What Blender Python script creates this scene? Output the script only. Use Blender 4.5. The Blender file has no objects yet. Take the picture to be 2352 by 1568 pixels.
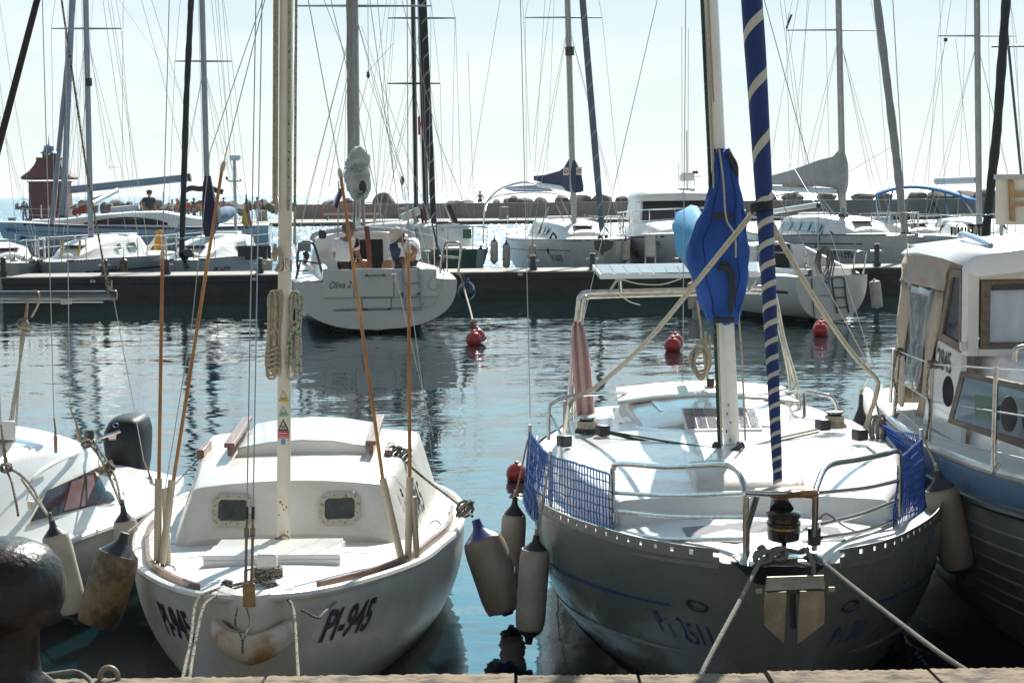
import bpy, math, random
from mathutils import Vector, Matrix, Quaternion
random.seed(7)
S = bpy.context.scene
COL = S.collection
V = Vector
rad = math.radians

# ------------------------------------------------------------------ camera
F, CX, CY, HC = 4000.0, 1176.0, 784.0, 2.4          # focal length in px of a 2352 px wide frame
PITCH = math.atan(344.0 / F)
ROLL = 0.0115
fw = V((0, math.cos(PITCH), -math.sin(PITCH)))
up0 = V((0, math.sin(PITCH), math.cos(PITCH)))
rt0 = V((1, 0, 0))
RT = rt0 * math.cos(ROLL) - up0 * math.sin(ROLL)
UP = up0 * math.cos(ROLL) + rt0 * math.sin(ROLL)
EYE = V((0, 0, HC))
cd = bpy.data.cameras.new("camera")
cam = bpy.data.objects.new("camera", cd)
COL.objects.link(cam)
m = Matrix((RT, UP, -fw)).transposed().to_4x4()
m.translation = EYE
cam.matrix_world = m
cd.sensor_width = 36.0
cd.lens = F / 2352.0 * 36.0
cd.clip_end = 60000.0
cd.clip_start = 0.05
S.camera = cam


def ray(u, v):
    return (fw * F + RT * (u - CX) - UP * (v - CY))


def P(u, v, Y):
    """the point of the place seen at (u, v) at distance Y"""
    d = ray(u, v)
    return EYE + d * (Y / d.y)


def PZ(u, v, z):
    d = ray(u, v)
    return EYE + d * ((z - HC) / d.z)


def px(n, Y):
    return n * Y / F


# ------------------------------------------------------------------ materials
MATS = {}


def mat(name, col, rough=0.5, metal=0.0, col2=None, vs=6.0, var=0.5, bump=0.0, bs=40.0, coat=0.0,
        stretch=None, spec=0.5, trans=0.0, alpha=1.0, sss=0.0, emit=0.0, thresh=None, detail=6.0, rvar=0.12):
    if name in MATS:
        return MATS[name]
    m = bpy.data.materials.new(name)
    m.use_nodes = True
    nt = m.node_tree
    b = nt.nodes["Principled BSDF"]
    b.inputs["Base Color"].default_value = (*col, 1)
    b.inputs["Roughness"].default_value = rough
    b.inputs["Metallic"].default_value = metal
    b.inputs["Specular IOR Level"].default_value = spec
    b.inputs["Coat Weight"].default_value = coat
    b.inputs["Transmission Weight"].default_value = trans
    b.inputs["Alpha"].default_value = alpha
    tc = nt.nodes.new("ShaderNodeTexCoord")
    mp = nt.nodes.new("ShaderNodeMapping")
    nt.links.new(tc.outputs["Object"], mp.inputs["Vector"])
    if stretch:
        mp.inputs["Scale"].default_value = stretch
    if col2 is None:
        col2 = tuple(c * 0.82 for c in col)
    n = nt.nodes.new("ShaderNodeTexNoise")
    n.inputs["Scale"].default_value = vs
    n.inputs["Detail"].default_value = detail
    n.inputs["Roughness"].default_value = 0.62
    nt.links.new(mp.outputs[0], n.inputs["Vector"])
    r = nt.nodes.new("ShaderNodeValToRGB")
    if thresh:
        r.color_ramp.elements[0].position, r.color_ramp.elements[1].position = thresh
    else:
        r.color_ramp.elements[0].position = 0.5 - 0.25 * (1.2 - var)
        r.color_ramp.elements[1].position = 0.5 + 0.25 * (1.2 - var) + 0.05
    r.color_ramp.elements[0].color = (*col, 1)
    r.color_ramp.elements[1].color = (*col2, 1)
    nt.links.new(n.outputs["Fac"], r.inputs["Fac"])
    nt.links.new(r.outputs["Color"], b.inputs["Base Color"])
    mr = nt.nodes.new("ShaderNodeMapRange")
    mr.inputs["To Min"].default_value = max(0.0, rough - rvar)
    mr.inputs["To Max"].default_value = min(1.0, rough + rvar)
    n2 = nt.nodes.new("ShaderNodeTexNoise")
    n2.inputs["Scale"].default_value = vs * 2.7
    nt.links.new(mp.outputs[0], n2.inputs["Vector"])
    nt.links.new(n2.outputs["Fac"], mr.inputs["Value"])
    nt.links.new(mr.outputs[0], b.inputs["Roughness"])
    if bump > 0:
        n3 = nt.nodes.new("ShaderNodeTexNoise")
        n3.inputs["Scale"].default_value = bs
        n3.inputs["Detail"].default_value = 5
        nt.links.new(mp.outputs[0], n3.inputs["Vector"])
        bp = nt.nodes.new("ShaderNodeBump")
        bp.inputs["Strength"].default_value = min(1.0, bump)
        bp.inputs["Distance"].default_value = 0.02
        nt.links.new(n3.outputs["Fac"], bp.inputs["Height"])
        nt.links.new(bp.outputs[0], b.inputs["Normal"])
    MATS[name] = m
    return m


def ropemat(name, col, fleck, scale=90.0, w=0.56):
    if name in MATS:
        return MATS[name]
    m = mat(name, col, 0.85, vs=30, bump=0.6, bs=220, col2=tuple(c * 0.7 for c in col))
    nt = m.node_tree
    b = nt.nodes["Principled BSDF"]
    src = b.inputs["Base Color"].links[0].from_socket
    tc = nt.nodes.new("ShaderNodeTexCoord")
    vo = nt.nodes.new("ShaderNodeTexNoise")
    vo.inputs["Scale"].default_value = scale
    vo.inputs["Detail"].default_value = 1
    nt.links.new(tc.outputs["Object"], vo.inputs["Vector"])
    r = nt.nodes.new("ShaderNodeValToRGB")
    r.color_ramp.elements[0].position = w
    r.color_ramp.elements[1].position = w + 0.05
    nt.links.new(vo.outputs["Fac"], r.inputs["Fac"])
    mx = nt.nodes.new("ShaderNodeMixRGB")
    mx.inputs["Color2"].default_value = (*fleck, 1)
    nt.links.new(src, mx.inputs["Color1"])
    nt.links.new(r.outputs["Color"], mx.inputs["Fac"])
    nt.links.new(mx.outputs[0], b.inputs["Base Color"])
    return m


WHITE = mat("white_gelcoat", (0.80, 0.80, 0.77), 0.22, col2=(0.66, 0.66, 0.61), vs=2.2, coat=0.35, bump=0.03, bs=14)
WHITE2 = mat("clean_gelcoat", (0.84, 0.84, 0.82), 0.25, col2=(0.76, 0.76, 0.73), vs=3, coat=0.3)
OLDWHITE = mat("weathered_white_paint", (0.78, 0.77, 0.72), 0.36, col2=(0.60, 0.58, 0.50), vs=3.5, bump=0.10, bs=26, coat=0.15)
DECKW = mat("nonslip_deck_paint", (0.79, 0.79, 0.76), 0.5, col2=(0.66, 0.65, 0.6), vs=5, bump=0.22, bs=120)
CREAM = mat("cream_paint", (0.72, 0.68, 0.58), 0.4, col2=(0.58, 0.52, 0.42), vs=8, bump=0.05)
GREYHULL = mat("pale_grey_hull", (0.40, 0.43, 0.41), 0.32, col2=(0.30, 0.33, 0.31), vs=2, coat=0.25)
BGHULL = mat("far_white_hull", (0.66, 0.68, 0.68), 0.35, col2=(0.5, 0.52, 0.52), vs=2.5, coat=0.2)
BGDECK = mat("far_white_deck", (0.78, 0.78, 0.76), 0.42, col2=(0.68, 0.68, 0.66), vs=3)
STEEL = mat("stainless_steel", (0.62, 0.62, 0.60), 0.18, 1.0, col2=(0.40, 0.38, 0.34), vs=25, rvar=0.1)
RUSTSTEEL = mat("rusty_steel", (0.38, 0.30, 0.22), 0.55, 0.6, col2=(0.22, 0.12, 0.06), vs=40, bump=0.2)
WIRE = mat("steel_wire", (0.42, 0.42, 0.42), 0.4, 0.7)
ALU = mat("anodised_aluminium", (0.42, 0.44, 0.45), 0.38, 0.75, col2=(0.30, 0.32, 0.33), vs=9)
ALUW = mat("white_mast_paint", (0.78, 0.74, 0.64), 0.4, col2=(0.68, 0.62, 0.50), vs=7)
BLACK = mat("black_plastic", (0.022, 0.024, 0.026), 0.4, col2=(0.04, 0.04, 0.042), vs=12)
DARKC = mat("dark_canvas", (0.030, 0.036, 0.042), 0.85, col2=(0.018, 0.022, 0.026), vs=9, bump=0.2)
NAVYC = mat("navy_canvas", (0.02, 0.035, 0.09), 0.85, col2=(0.012, 0.02, 0.06), vs=7, bump=0.25)
BLUEC = mat("royal_blue_canvas", (0.012, 0.085, 0.36), 0.8, col2=(0.008, 0.045, 0.22), vs=3, bump=0.4, bs=9, stretch=(1.6, 1, .5))
CYANC = mat("sunlit_cyan_canvas", (0.05, 0.36, 0.62), 0.75, col2=(0.03, 0.22, 0.5), vs=6, bump=0.3, bs=14)  # bright cyan stands for sun shining through the blue boom cover
SAILC = mat("grey_sailcloth", (0.36, 0.37, 0.37), 0.8, col2=(0.27, 0.28, 0.28), vs=3, bump=0.3, bs=10)
CREAMC = mat("cream_sailcloth", (0.62, 0.58, 0.48), 0.85, col2=(0.5, 0.46, 0.38), vs=9, bump=0.2)
WSAIL = mat("white_sailcloth", (0.70, 0.70, 0.66), 0.8, col2=(0.42, 0.44, 0.46), vs=4, bump=1.0, bs=7, stretch=(1, 1, 1.8))
GLASS = mat("dark_window_glass", (0.02, 0.025, 0.03), 0.06, col2=(0.04, 0.045, 0.05), vs=5, spec=0.7)
SMOKE = mat("smoked_acrylic", (0.022, 0.013, 0.018), 0.12, col2=(0.04, 0.022, 0.028), vs=4, spec=0.3)
TEAK = mat("dark_teak", (0.13, 0.055, 0.035), 0.45, col2=(0.24, 0.12, 0.08), vs=14, stretch=(1, 0.15, 1), bump=0.2, coat=0.2)
GREYTEAK = mat("grey_weathered_wood", (0.20, 0.165, 0.125), 0.75, col2=(0.10, 0.08, 0.06), vs=22, stretch=(1, 0.2, 1), bump=0.4, bs=60)
HONEY = mat("varnished_seat_wood", (0.36, 0.20, 0.07), 0.3, col2=(0.12, 0.055, 0.02), vs=9, coat=0.4, bump=0.1)
PLANK = mat("pale_bare_plank", (0.46, 0.40, 0.33), 0.8, col2=(0.33, 0.27, 0.21), vs=24, stretch=(0.15, 1, 1), bump=0.3)
RED = mat("red_buoy_plastic", (0.50, 0.022, 0.022), 0.32, col2=(0.34, 0.014, 0.014), vs=7, coat=0.2)
REDPAINT = mat("dark_red_paint", (0.12, 0.020, 0.016), 0.7, col2=(0.08, 0.012, 0.010), vs=1.5, bump=0.1)
BLUEBAND = mat("faded_blue_paint", (0.045, 0.13, 0.25), 0.45, col2=(0.08, 0.19, 0.32), vs=7, bump=0.05)
BLUETAPE = mat("blue_stripe_paint", (0.03, 0.08, 0.24), 0.4)
INK = mat("black_lettering", (0.018, 0.02, 0.024), 0.5)
BLUEINK = mat("blue_marker_ink", (0.03, 0.05, 0.22), 0.6, vs=30)
FEND = mat("dirty_white_fender", (0.64, 0.60, 0.52), 0.45, col2=(0.36, 0.29, 0.20), vs=7, detail=9, coat=0.1, bump=0.04)
FENDG = mat("grey_stained_fender", (0.42, 0.37, 0.29), 0.5, col2=(0.22, 0.17, 0.12), vs=7, stretch=(1, 1, 0.35))
FENDBR = mat("algae_stained_fender", (0.27, 0.18, 0.08), 0.5, col2=(0.06, 0.05, 0.03), vs=9, thresh=(0.42, 0.6))
FENDB = mat("navy_fender_cap", (0.012, 0.02, 0.14), 0.3, col2=(0.02, 0.03, 0.2), coat=0.3)
RIVET = mat("verdigris_rivet", (0.15, 0.2, 0.15), 0.6)
AMBER = mat("amber_aged_tubing", (0.52, 0.27, 0.07), 0.45, col2=(0.34, 0.115, 0.03), vs=2.6, thresh=(0.38, 0.62), coat=0.1)
PVC = mat("yellowed_pvc_pipe", (0.60, 0.53, 0.40), 0.55, col2=(0.42, 0.35, 0.24), vs=14, stretch=(1, 1, 0.3))
ROPEW = ropemat("cream_rope", (0.60, 0.54, 0.41), (0.36, 0.31, 0.22), 120)
ROPEG = ropemat("cream_rope_green_fleck", (0.58, 0.54, 0.42), (0.03, 0.22, 0.13), 70, 0.57)
ROPEB = ropemat("grey_rope_dark_fleck", (0.36, 0.32, 0.25), (0.035, 0.035, 0.04), 100, 0.52)
ROPER = ropemat("thin_red_fleck_rope", (0.52, 0.42, 0.32), (0.34, 0.08, 0.05), 150, 0.52)
ROPEK = ropemat("green_black_rope", (0.03, 0.06, 0.05), (0.20, 0.24, 0.2), 110, 0.6)
ROPEGREY = ropemat("old_grey_rope", (0.30, 0.28, 0.235), (0.16, 0.15, 0.12), 130)
NETBLUE = mat("blue_net_twine", (0.012, 0.09, 0.36), 0.6, col2=(0.01, 0.05, 0.25), vs=30)
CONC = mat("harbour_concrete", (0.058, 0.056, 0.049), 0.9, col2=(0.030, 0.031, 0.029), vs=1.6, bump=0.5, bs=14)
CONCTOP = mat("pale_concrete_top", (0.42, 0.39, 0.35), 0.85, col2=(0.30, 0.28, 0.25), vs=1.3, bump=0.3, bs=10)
CONCWALL = mat("breakwater_concrete", (0.23, 0.215, 0.195), 0.85, col2=(0.15, 0.14, 0.13), vs=0.8, bump=0.4, bs=6)
ROCK = mat("boulder_stone", (0.12, 0.108, 0.09), 0.9, col2=(0.06, 0.057, 0.05), vs=1.2, bump=0.8, bs=4)
IRON = mat("worn_cast_iron", (0.012, 0.010, 0.011), 0.36, 0.0, col2=(0.024, 0.013, 0.010), vs=9, bump=0.3, bs=34, spec=0.32)
SOLAR = mat("solar_cells", (0.02, 0.035, 0.075), 0.12, col2=(0.03, 0.05, 0.10), vs=30, coat=0.5)
SKIN = mat("tanned_skin", (0.33, 0.16, 0.10), 0.5, col2=(0.27, 0.12, 0.075), vs=12)
GREYHAIR = mat("grey_hair", (0.17, 0.165, 0.155), 0.7, col2=(0.08, 0.08, 0.078), vs=60, bump=0.5)
DARKHAIR = mat("dark_hair", (0.03, 0.022, 0.018), 0.6)
WSHIRT = mat("white_cotton", (0.76, 0.76, 0.76), 0.9, col2=(0.66, 0.66, 0.68), vs=9, bump=0.4, bs=12)
DCLOTH = mat("dark_cloth", (0.022, 0.028, 0.034), 0.9, bump=0.3, bs=14)
ORANGEC = mat("orange_red_cloth", (0.52, 0.07, 0.035), 0.85)
YELLOWP = mat("orange_yellow_plastic", (0.72, 0.34, 0.03), 0.5, col2=(0.6, 0.26, 0.02), vs=8)
BLUECLOTH = mat("blue_denim_cloth", (0.06, 0.11, 0.2), 0.9)
GREENHULL = mat("sea_green_hull", (0.045, 0.13, 0.10), 0.35, col2=(0.035, 0.10, 0.08), vs=2, coat=0.2)
PINK = mat("faded_pink_towel", (0.74, 0.52, 0.50), 0.95, col2=(0.64, 0.42, 0.41), vs=40, bump=0.9, bs=160)
CLEAR = mat("cloudy_clear_vinyl", (0.30, 0.36, 0.40), 0.14, col2=(0.46, 0.46, 0.42), vs=4, trans=0.55, spec=0.6, bump=0.3, bs=6)
TANC = mat("tan_canvas", (0.42, 0.35, 0.275), 0.9, col2=(0.33, 0.27, 0.21), vs=8, bump=0.5, bs=9)
REDSTK = mat("red_sticker", (0.55, 0.03, 0.05), 0.4)
YELSTK = mat("yellow_sticker", (0.68, 0.44, 0.03), 0.4)
TEALSTK = mat("teal_sticker", (0.15, 0.55, 0.45), 0.4)
BLUESTK = mat("blue_sticker", (0.12, 0.3, 0.6), 0.4)
WHTSTK = mat("white_sticker", (0.8, 0.8, 0.78), 0.4)
SALMON = mat("salmon_plastic", (0.45, 0.16, 0.14), 0.5)
GREENP = mat("dark_green_plastic", (0.012, 0.09, 0.05), 0.5)
YELROPE = ropemat("yellow_rope", (0.55, 0.5, 0.16), (0.3, 0.28, 0.08), 60)


# ------------------------------------------------------------------ mesh builder
def rotz(a):
    return Matrix.Rotation(a, 3, 'Z')


class MB:
    def __init__(s):
        s.v, s.f, s.m = [], [], []

    def add(s, vs, fs, mi=0):
        o = len(s.v)
        s.v += [V(p) for p in vs]
        for f in fs:
            s.f.append([i + o for i in f])
            s.m.append(mi)
        return s

    def box(s, c, d, R=None, mi=0):
        c = V(c)
        x, y, z = d[0] / 2, d[1] / 2, d[2] / 2
        vs = [V((a * x, b * y, e * z)) for a in (-1, 1) for b in (-1, 1) for e in (-1, 1)]
        if R is not None:
            vs = [R @ p for p in vs]
        return s.add([c + p for p in vs],
                     [(0, 1, 3, 2), (4, 6, 7, 5), (0, 4, 5, 1), (2, 3, 7, 6), (0, 2, 6, 4), (1, 5, 7, 3)], mi)

    def bar(s, a, b, w, h, upv=V((0, 0, 1)), mi=0):
        a, b = V(a), V(b)
        d = (b - a)
        L = d.length
        d.normalize()
        sd = d.cross(upv)
        if sd.length < 1e-4:
            sd = d.cross(V((1, 0, 0)))
        sd.normalize()
        u = sd.cross(d)
        R = Matrix((sd, d, u)).transposed()
        return s.box((a + b) / 2, (w, L, h), R, mi)

    def tube(s, pts, r, n=8, closed=False, caps=True, mi=0):
        pts = [V(p) for p in pts]
        N = len(pts)
        rs = r if isinstance(r, (list, tuple)) else [r] * N
        T = []
        for i in range(N):
            if closed:
                t = pts[(i + 1) % N] - pts[i - 1]
            elif i == 0:
                t = pts[1] - pts[0]
            elif i == N - 1:
                t = pts[-1] - pts[-2]
            else:
                t = (pts[i + 1] - pts[i]).normalized() + (pts[i] - pts[i - 1]).normalized()
            if t.length < 1e-9:
                t = V((0, 0, 1))
            T.append(t.normalized())
        a = V((0, 0, 1)) if abs(T[0].z) < 0.9 else V((1, 0, 0))
        nrm = T[0].cross(a).normalized()
        vs, fs = [], []
        for i in range(N):
            if i:
                q = T[i - 1].rotation_difference(T[i])
                nrm = (q @ nrm)
                nrm = (nrm - T[i] * nrm.dot(T[i])).normalized()
            b = T[i].cross(nrm)
            for k in range(n):
                an = 2 * math.pi * k / n
                vs.append(pts[i] + (nrm * math.cos(an) + b * math.sin(an)) * rs[i])
        for i in range(N if closed else N - 1):
            j = (i + 1) % N
            for k in range(n):
                fs.append((i * n + k, i * n + (k + 1) % n, j * n + (k + 1) % n, j * n + k))
        if caps and not closed:
            fs.append(tuple(range(n))[::-1])
            fs.append(tuple((N - 1) * n + k for k in range(n)))
        return s.add(vs, fs, mi)

    def lathe(s, prof, o, axis=(0, 0, 1), n=20, mi=0, sx=1.0):
        o, ax = V(o), V(axis).normalized()
        a = V((1, 0, 0)) if abs(ax.x) < 0.9 else V((0, 1, 0))
        e1 = (a - ax * a.dot(ax)).normalized()
        e2 = ax.cross(e1)
        vs, fs = [], []
        for (r, t) in prof:
            for k in range(n):
                an = 2 * math.pi * k / n
                vs.append(o + ax * t + (e1 * math.cos(an) * sx + e2 * math.sin(an)) * r)
        for i in range(len(prof) - 1):
            for k in range(n):
                fs.append((i * n + k, i * n + (k + 1) % n, (i + 1) * n + (k + 1) % n, (i + 1) * n + k))
        if prof[0][0] > 1e-5:
            fs.append(tuple(range(n))[::-1])
        if prof[-1][0] > 1e-5:
            fs.append(tuple((len(prof) - 1) * n + k for k in range(n)))
        return s.add(vs, fs, mi)

    def cyl(s, a, b, r, r2=None, n=16, mi=0):
        a, b = V(a), V(b)
        return s.lathe([(r, 0), (r if r2 is None else r2, (b - a).length)], a, b - a, n, mi)

    def loft(s, rings, closed=True, caps=(False, False), mi=0):
        n = len(rings[0])
        vs = [p for r in rings for p in r]
        fs = []
        for i in range(len(rings) - 1):
            for k in range(n if closed else n - 1):
                k2 = (k + 1) % n
                fs.append((i * n + k, i * n + k2, (i + 1) * n + k2, (i + 1) * n + k))
        if caps[0]:
            fs.append(tuple(range(n))[::-1])
        if caps[1]:
            fs.append(tuple((len(rings) - 1) * n + k for k in range(n)))
        return s.add(vs, fs, mi)

    def prism(s, poly, vec, mi=0):
        poly = [V(p) for p in poly]
        n = len(poly)
        vec = V(vec)
        vs = poly + [p + vec for p in poly]
        fs = [tuple(range(n))[::-1], tuple(range(n, 2 * n))]
        for k in range(n):
            fs.append((k, (k + 1) % n, n + (k + 1) % n, n + k))
        return s.add(vs, fs, mi)

    def ball(s, c, r, n=16, mi=0, R=None):
        c = V(c)
        rx, ry, rz = r if isinstance(r, (tuple, list)) else (r, r, r)
        vs, fs = [], []
        h = n // 2
        for i in range(h + 1):
            th = math.pi * i / h
            for k in range(n):
                an = 2 * math.pi * k / n
                p = V((rx * math.sin(th) * math.cos(an), ry * math.sin(th) * math.sin(an), rz * math.cos(th)))
                vs.append(c + (R @ p if R is not None else p))
        for i in range(h):
            for k in range(n):
                fs.append((i * n + k, i * n + (k + 1) % n, (i + 1) * n + (k + 1) % n, (i + 1) * n + k))
        return s.add(vs, fs, mi)

    def obj(s, name, mats, parent=None, label=None, cat=None, group=None, kind=None, loc=None, bevel=0.0,
            smooth=38, subd=0, weld=True):
        me = bpy.data.meshes.new(name)
        if parent is not None:
            org = V(parent["_w"])
        elif loc is not None:
            org = V(loc)
        else:
            xs = [p.x for p in s.v]
            ys = [p.y for p in s.v]
            zs = [p.z for p in s.v]
            org = V(((min(xs) + max(xs)) / 2, (min(ys) + max(ys)) / 2, min(zs)))
        me.from_pydata([tuple(p - org) for p in s.v], [], s.f)
        if not isinstance(mats, (list, tuple)):
            mats = [mats]
        for mm in mats:
            me.materials.append(mm)
        me.polygons.foreach_set("material_index", s.m)
        if weld:
            import bmesh
            bm = bmesh.new()
            bm.from_mesh(me)
            bmesh.ops.remove_doubles(bm, verts=bm.verts, dist=1e-5)
            bmesh.ops.recalc_face_normals(bm, faces=bm.faces)
            bm.to_mesh(me)
            bm.free()
        if smooth:
            me.polygons.foreach_set("use_smooth", [True] * len(me.polygons))
            me.set_sharp_from_angle(angle=rad(smooth))
        me.update()
        o = bpy.data.objects.new(name, me)
        COL.objects.link(o)
        if parent is not None:
            o.parent = parent
        else:
            o.location = org
        o["_w"] = tuple(org)
        if bevel:
            b = o.modifiers.new("bevel", 'BEVEL')
            b.width = bevel
            b.segments = 2
            b.limit_method = 'ANGLE'
            b.angle_limit = rad(40)
        if subd:
            b = o.modifiers.new("subd", 'SUBSURF')
            b.levels = b.render_levels = subd
        tag(o, label, cat, group, kind)
        return o


def tag(o, label=None, cat=None, group=None, kind=None):
    if label:
        o["label"] = label
    if cat:
        o["category"] = cat
    if group:
        o["group"] = group
    if kind:
        o["kind"] = kind
    return o


def thing(name, label, cat, loc, group=None):
    o = bpy.data.objects.new(name, None)
    o.empty_display_size = 0.2
    COL.objects.link(o)
    o.location = V(loc)
    o["_w"] = tuple(V(loc))
    return tag(o, label, cat, group)


def curve(pts, n=8, closed=False):
    """Catmull-Rom through pts"""
    pts = [V(p) for p in pts]
    N = len(pts)
    out = []
    rng = N if closed else N - 1
    for i in range(rng):
        p0 = pts[(i - 1) % N] if closed or i > 0 else pts[0] * 2 - pts[1]
        p1, p2 = pts[i], pts[(i + 1) % N]
        p3 = pts[(i + 2) % N] if closed or i + 2 < N else pts[-1] * 2 - pts[-2]
        for k in range(n):
            t = k / n
            out.append(0.5 * ((2 * p1) + (p2 - p0) * t + (2 * p0 - 5 * p1 + 4 * p2 - p3) * t * t
                              + (3 * p1 - p0 - 3 * p2 + p3) * t ** 3))
    if not closed:
        out.append(pts[-1])
    return out


def interp(tab, x):
    """smooth interpolation of rows (x, a, b, ...)"""
    if x <= tab[0][0]:
        return tab[0][1:]
    if x >= tab[-1][0]:
        return tab[-1][1:]
    for i in range(len(tab) - 1):
        if tab[i][0] <= x <= tab[i + 1][0]:
            break
    h = tab[i + 1][0] - tab[i][0]
    t = (x - tab[i][0]) / h
    out = []
    for c in range(1, len(tab[0])):
        y1, y2 = tab[i][c], tab[i + 1][c]
        d = (y2 - y1) / h
        dl = (y1 - tab[i - 1][c]) / (tab[i][0] - tab[i - 1][0]) if i > 0 else d
        dr = (tab[i + 2][c] - y2) / (tab[i + 2][0] - tab[i + 1][0]) if i + 2 < len(tab) else d
        m1 = 0 if dl * d <= 0 and i > 0 else (dl + d) / 2
        m2 = 0 if dr * d <= 0 and i + 2 < len(tab) else (dr + d) / 2
        lim = 3 * abs(d)
        m1 = max(-lim, min(lim, m1))
        m2 = max(-lim, min(lim, m2))
        out.append((2 * t ** 3 - 3 * t * t + 1) * y1 + (t ** 3 - 2 * t * t + t) * h * m1
                   + (-2 * t ** 3 + 3 * t * t) * y2 + (t ** 3 - t * t) * h * m2)
    return tuple(out)


def project_patch(src, quad, nu, nv, e):
    """a patch of grid points laid on the built surface src (a mesh builder)"""
    from mathutils.bvhtree import BVHTree
    t = BVHTree.FromPolygons([tuple(p) for p in src.v], [tuple(f) for f in src.f])
    rows = []
    for j in range(nv + 1):
        row = []
        for i in range(nu + 1):
            a, b_ = i / nu, j / nv
            u = (quad[0][0] * (1 - a) + quad[3][0] * a) * (1 - b_) + (quad[1][0] * (1 - a) + quad[2][0] * a) * b_
            v = (quad[0][1] * (1 - a) + quad[3][1] * a) * (1 - b_) + (quad[1][1] * (1 - a) + quad[2][1] * a) * b_
            d = ray(u, v).normalized()
            hit, n, _, _ = t.ray_cast(EYE, d)
            if hit is None:
                hit, n = EYE + d * 10.2, -d
            if n.dot(d) > 0:
                n = -n
            row.append(hit + n * e)
        rows.append(row)
    return rows


def text(s, size=1.0, shear=0.0, bold=0.0, width=1.0):
    """flat glyph mesh: (verts2d, faces), origin bottom left, height of capitals = size"""
    c = bpy.data.curves.new("t", 'FONT')
    c.body = s
    c.size = 1.0
    c.shear = shear
    c.offset = bold
    c.resolution_u = 3
    o = bpy.data.objects.new("t", c)
    COL.objects.link(o)
    dg = bpy.context.evaluated_depsgraph_get()
    dg.update()
    me = bpy.data.meshes.new_from_object(o.evaluated_get(dg))
    vs = [(v.co.x, v.co.y) for v in me.vertices]
    fs = [tuple(p.vertices) for p in me.polygons]
    bpy.data.objects.remove(o)
    bpy.data.curves.remove(c)
    bpy.data.meshes.remove(me)
    if not vs:
        return [], []
    x0 = min(p[0] for p in vs)
    y0 = min(p[1] for p in vs)
    k = size / 0.70
    return [((p[0] - x0) * k * width, (p[1] - min(y0, 0) * 0) * k) for p in vs], fs


def lettering(s, place, size, mat_, parent, name='lettering', shear=0.0, bold=0.0, width=1.0, center=False, **kw):
    vs, fs = text(s, size, shear, bold, width)
    off = 0
    if center:
        off = -max(p[0] for p in vs) / 2
    mb = MB()
    mb.add([place(x + off, y) for x, y in vs], fs)
    return mb.obj(name, mat_, parent, smooth=0, weld=False, **kw)


def spiral(pathf, radf, turns_at, k=8, stripe=2, n=14, mats=None, name='furled_sail', parent=None, wob=0.0, **kw):
    """tube whose stripe winds round it; turns_at(phase)->t along the path in 0..1 until t reaches 1"""
    ts, i = [], 0
    while True:
        t = turns_at(i / k)
        ts.append(t)
        if t > 1.0 and i % k == 0 and i > 0 and ts[max(0, i - k)] >= 1.0:
            break
        i += 1
        if i > 4000:
            break
    rows = len(ts) - k
    d = (pathf(1) - pathf(0)).normalized()
    e1 = d.cross(V((0, 1, 0))).normalized()
    e2 = d.cross(e1)
    vs, fs, mi = [], [], []
    rnd = random.Random(3)

    def pt(i, j):
        t = max(0.0, min(1.0, turns_at(i / k + j / n)))
        an = 2 * math.pi * j / n
        r = radf(t) * (1 + wob * math.sin(i * 1.7 + j) * 0.5)
        return pathf(t) + (e1 * math.cos(an) + e2 * math.sin(an)) * r
    for i in range(rows + 1):
        for j in range(n):
            vs.append(pt(i, j))
    mb = MB()
    for i in range(rows):
        for j in range(n):
            if j < n - 1:
                q = (i * n + j, i * n + j + 1, (i + 1) * n + j + 1, (i + 1) * n + j)
            else:
                if i + k + 1 > rows:
                    continue
                q = (i * n + j, (i + k) * n, (i + k + 1) * n, (i + 1) * n + j)
            fs.append(q)
            mi.append(1 if (i % k) < stripe else 0)
    mb.v, mb.f, mb.m = vs, [list(f) for f in fs], mi
    return mb.obj(name, mats, parent, weld=False, smooth=60, **kw)

# ------------------------------------------------------------------ light, sky
SUN_AZ, SUN_EL = 13.0, 38.0
w = bpy.data.worlds.new("World")
S.world = w
w.use_nodes = True
nt = w.node_tree
bg = nt.nodes["Background"]
sky = nt.nodes.new("ShaderNodeTexSky")
sky.sky_type = 'NISHITA'
sky.sun_disc = False
sky.sun_elevation = rad(SUN_EL)
sky.sun_rotation = rad(SUN_AZ)
sky.air_density = 1.0
sky.dust_density = 0.25
sky.ozone_density = 3.0
tc = nt.nodes.new("ShaderNodeTexCoord")
mp = nt.nodes.new("ShaderNodeMapping")
mp.inputs["Scale"].default_value = (2.2, 2.2, 11.0)
nz = nt.nodes.new("ShaderNodeTexNoise")
nz.inputs["Scale"].default_value = 1.7
nz.inputs["Detail"].default_value = 5
rp = nt.nodes.new("ShaderNodeValToRGB")
rp.color_ramp.elements[0].position = 0.46
rp.color_ramp.elements[0].color = (0, 0, 0, 1)
rp.color_ramp.elements[1].position = 0.75
rp.color_ramp.elements[1].color = (0.6, 0.6, 0.6, 1)
mx = nt.nodes.new("ShaderNodeMixRGB")
mx.inputs["Color2"].default_value = (6.6, 6.75, 6.6, 1)
nt.links.new(tc.outputs["Generated"], mp.inputs["Vector"])
nt.links.new(mp.outputs[0], nz.inputs["Vector"])
nt.links.new(nz.outputs["Fac"], rp.inputs["Fac"])
nt.links.new(rp.outputs["Color"], mx.inputs["Fac"])
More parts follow.
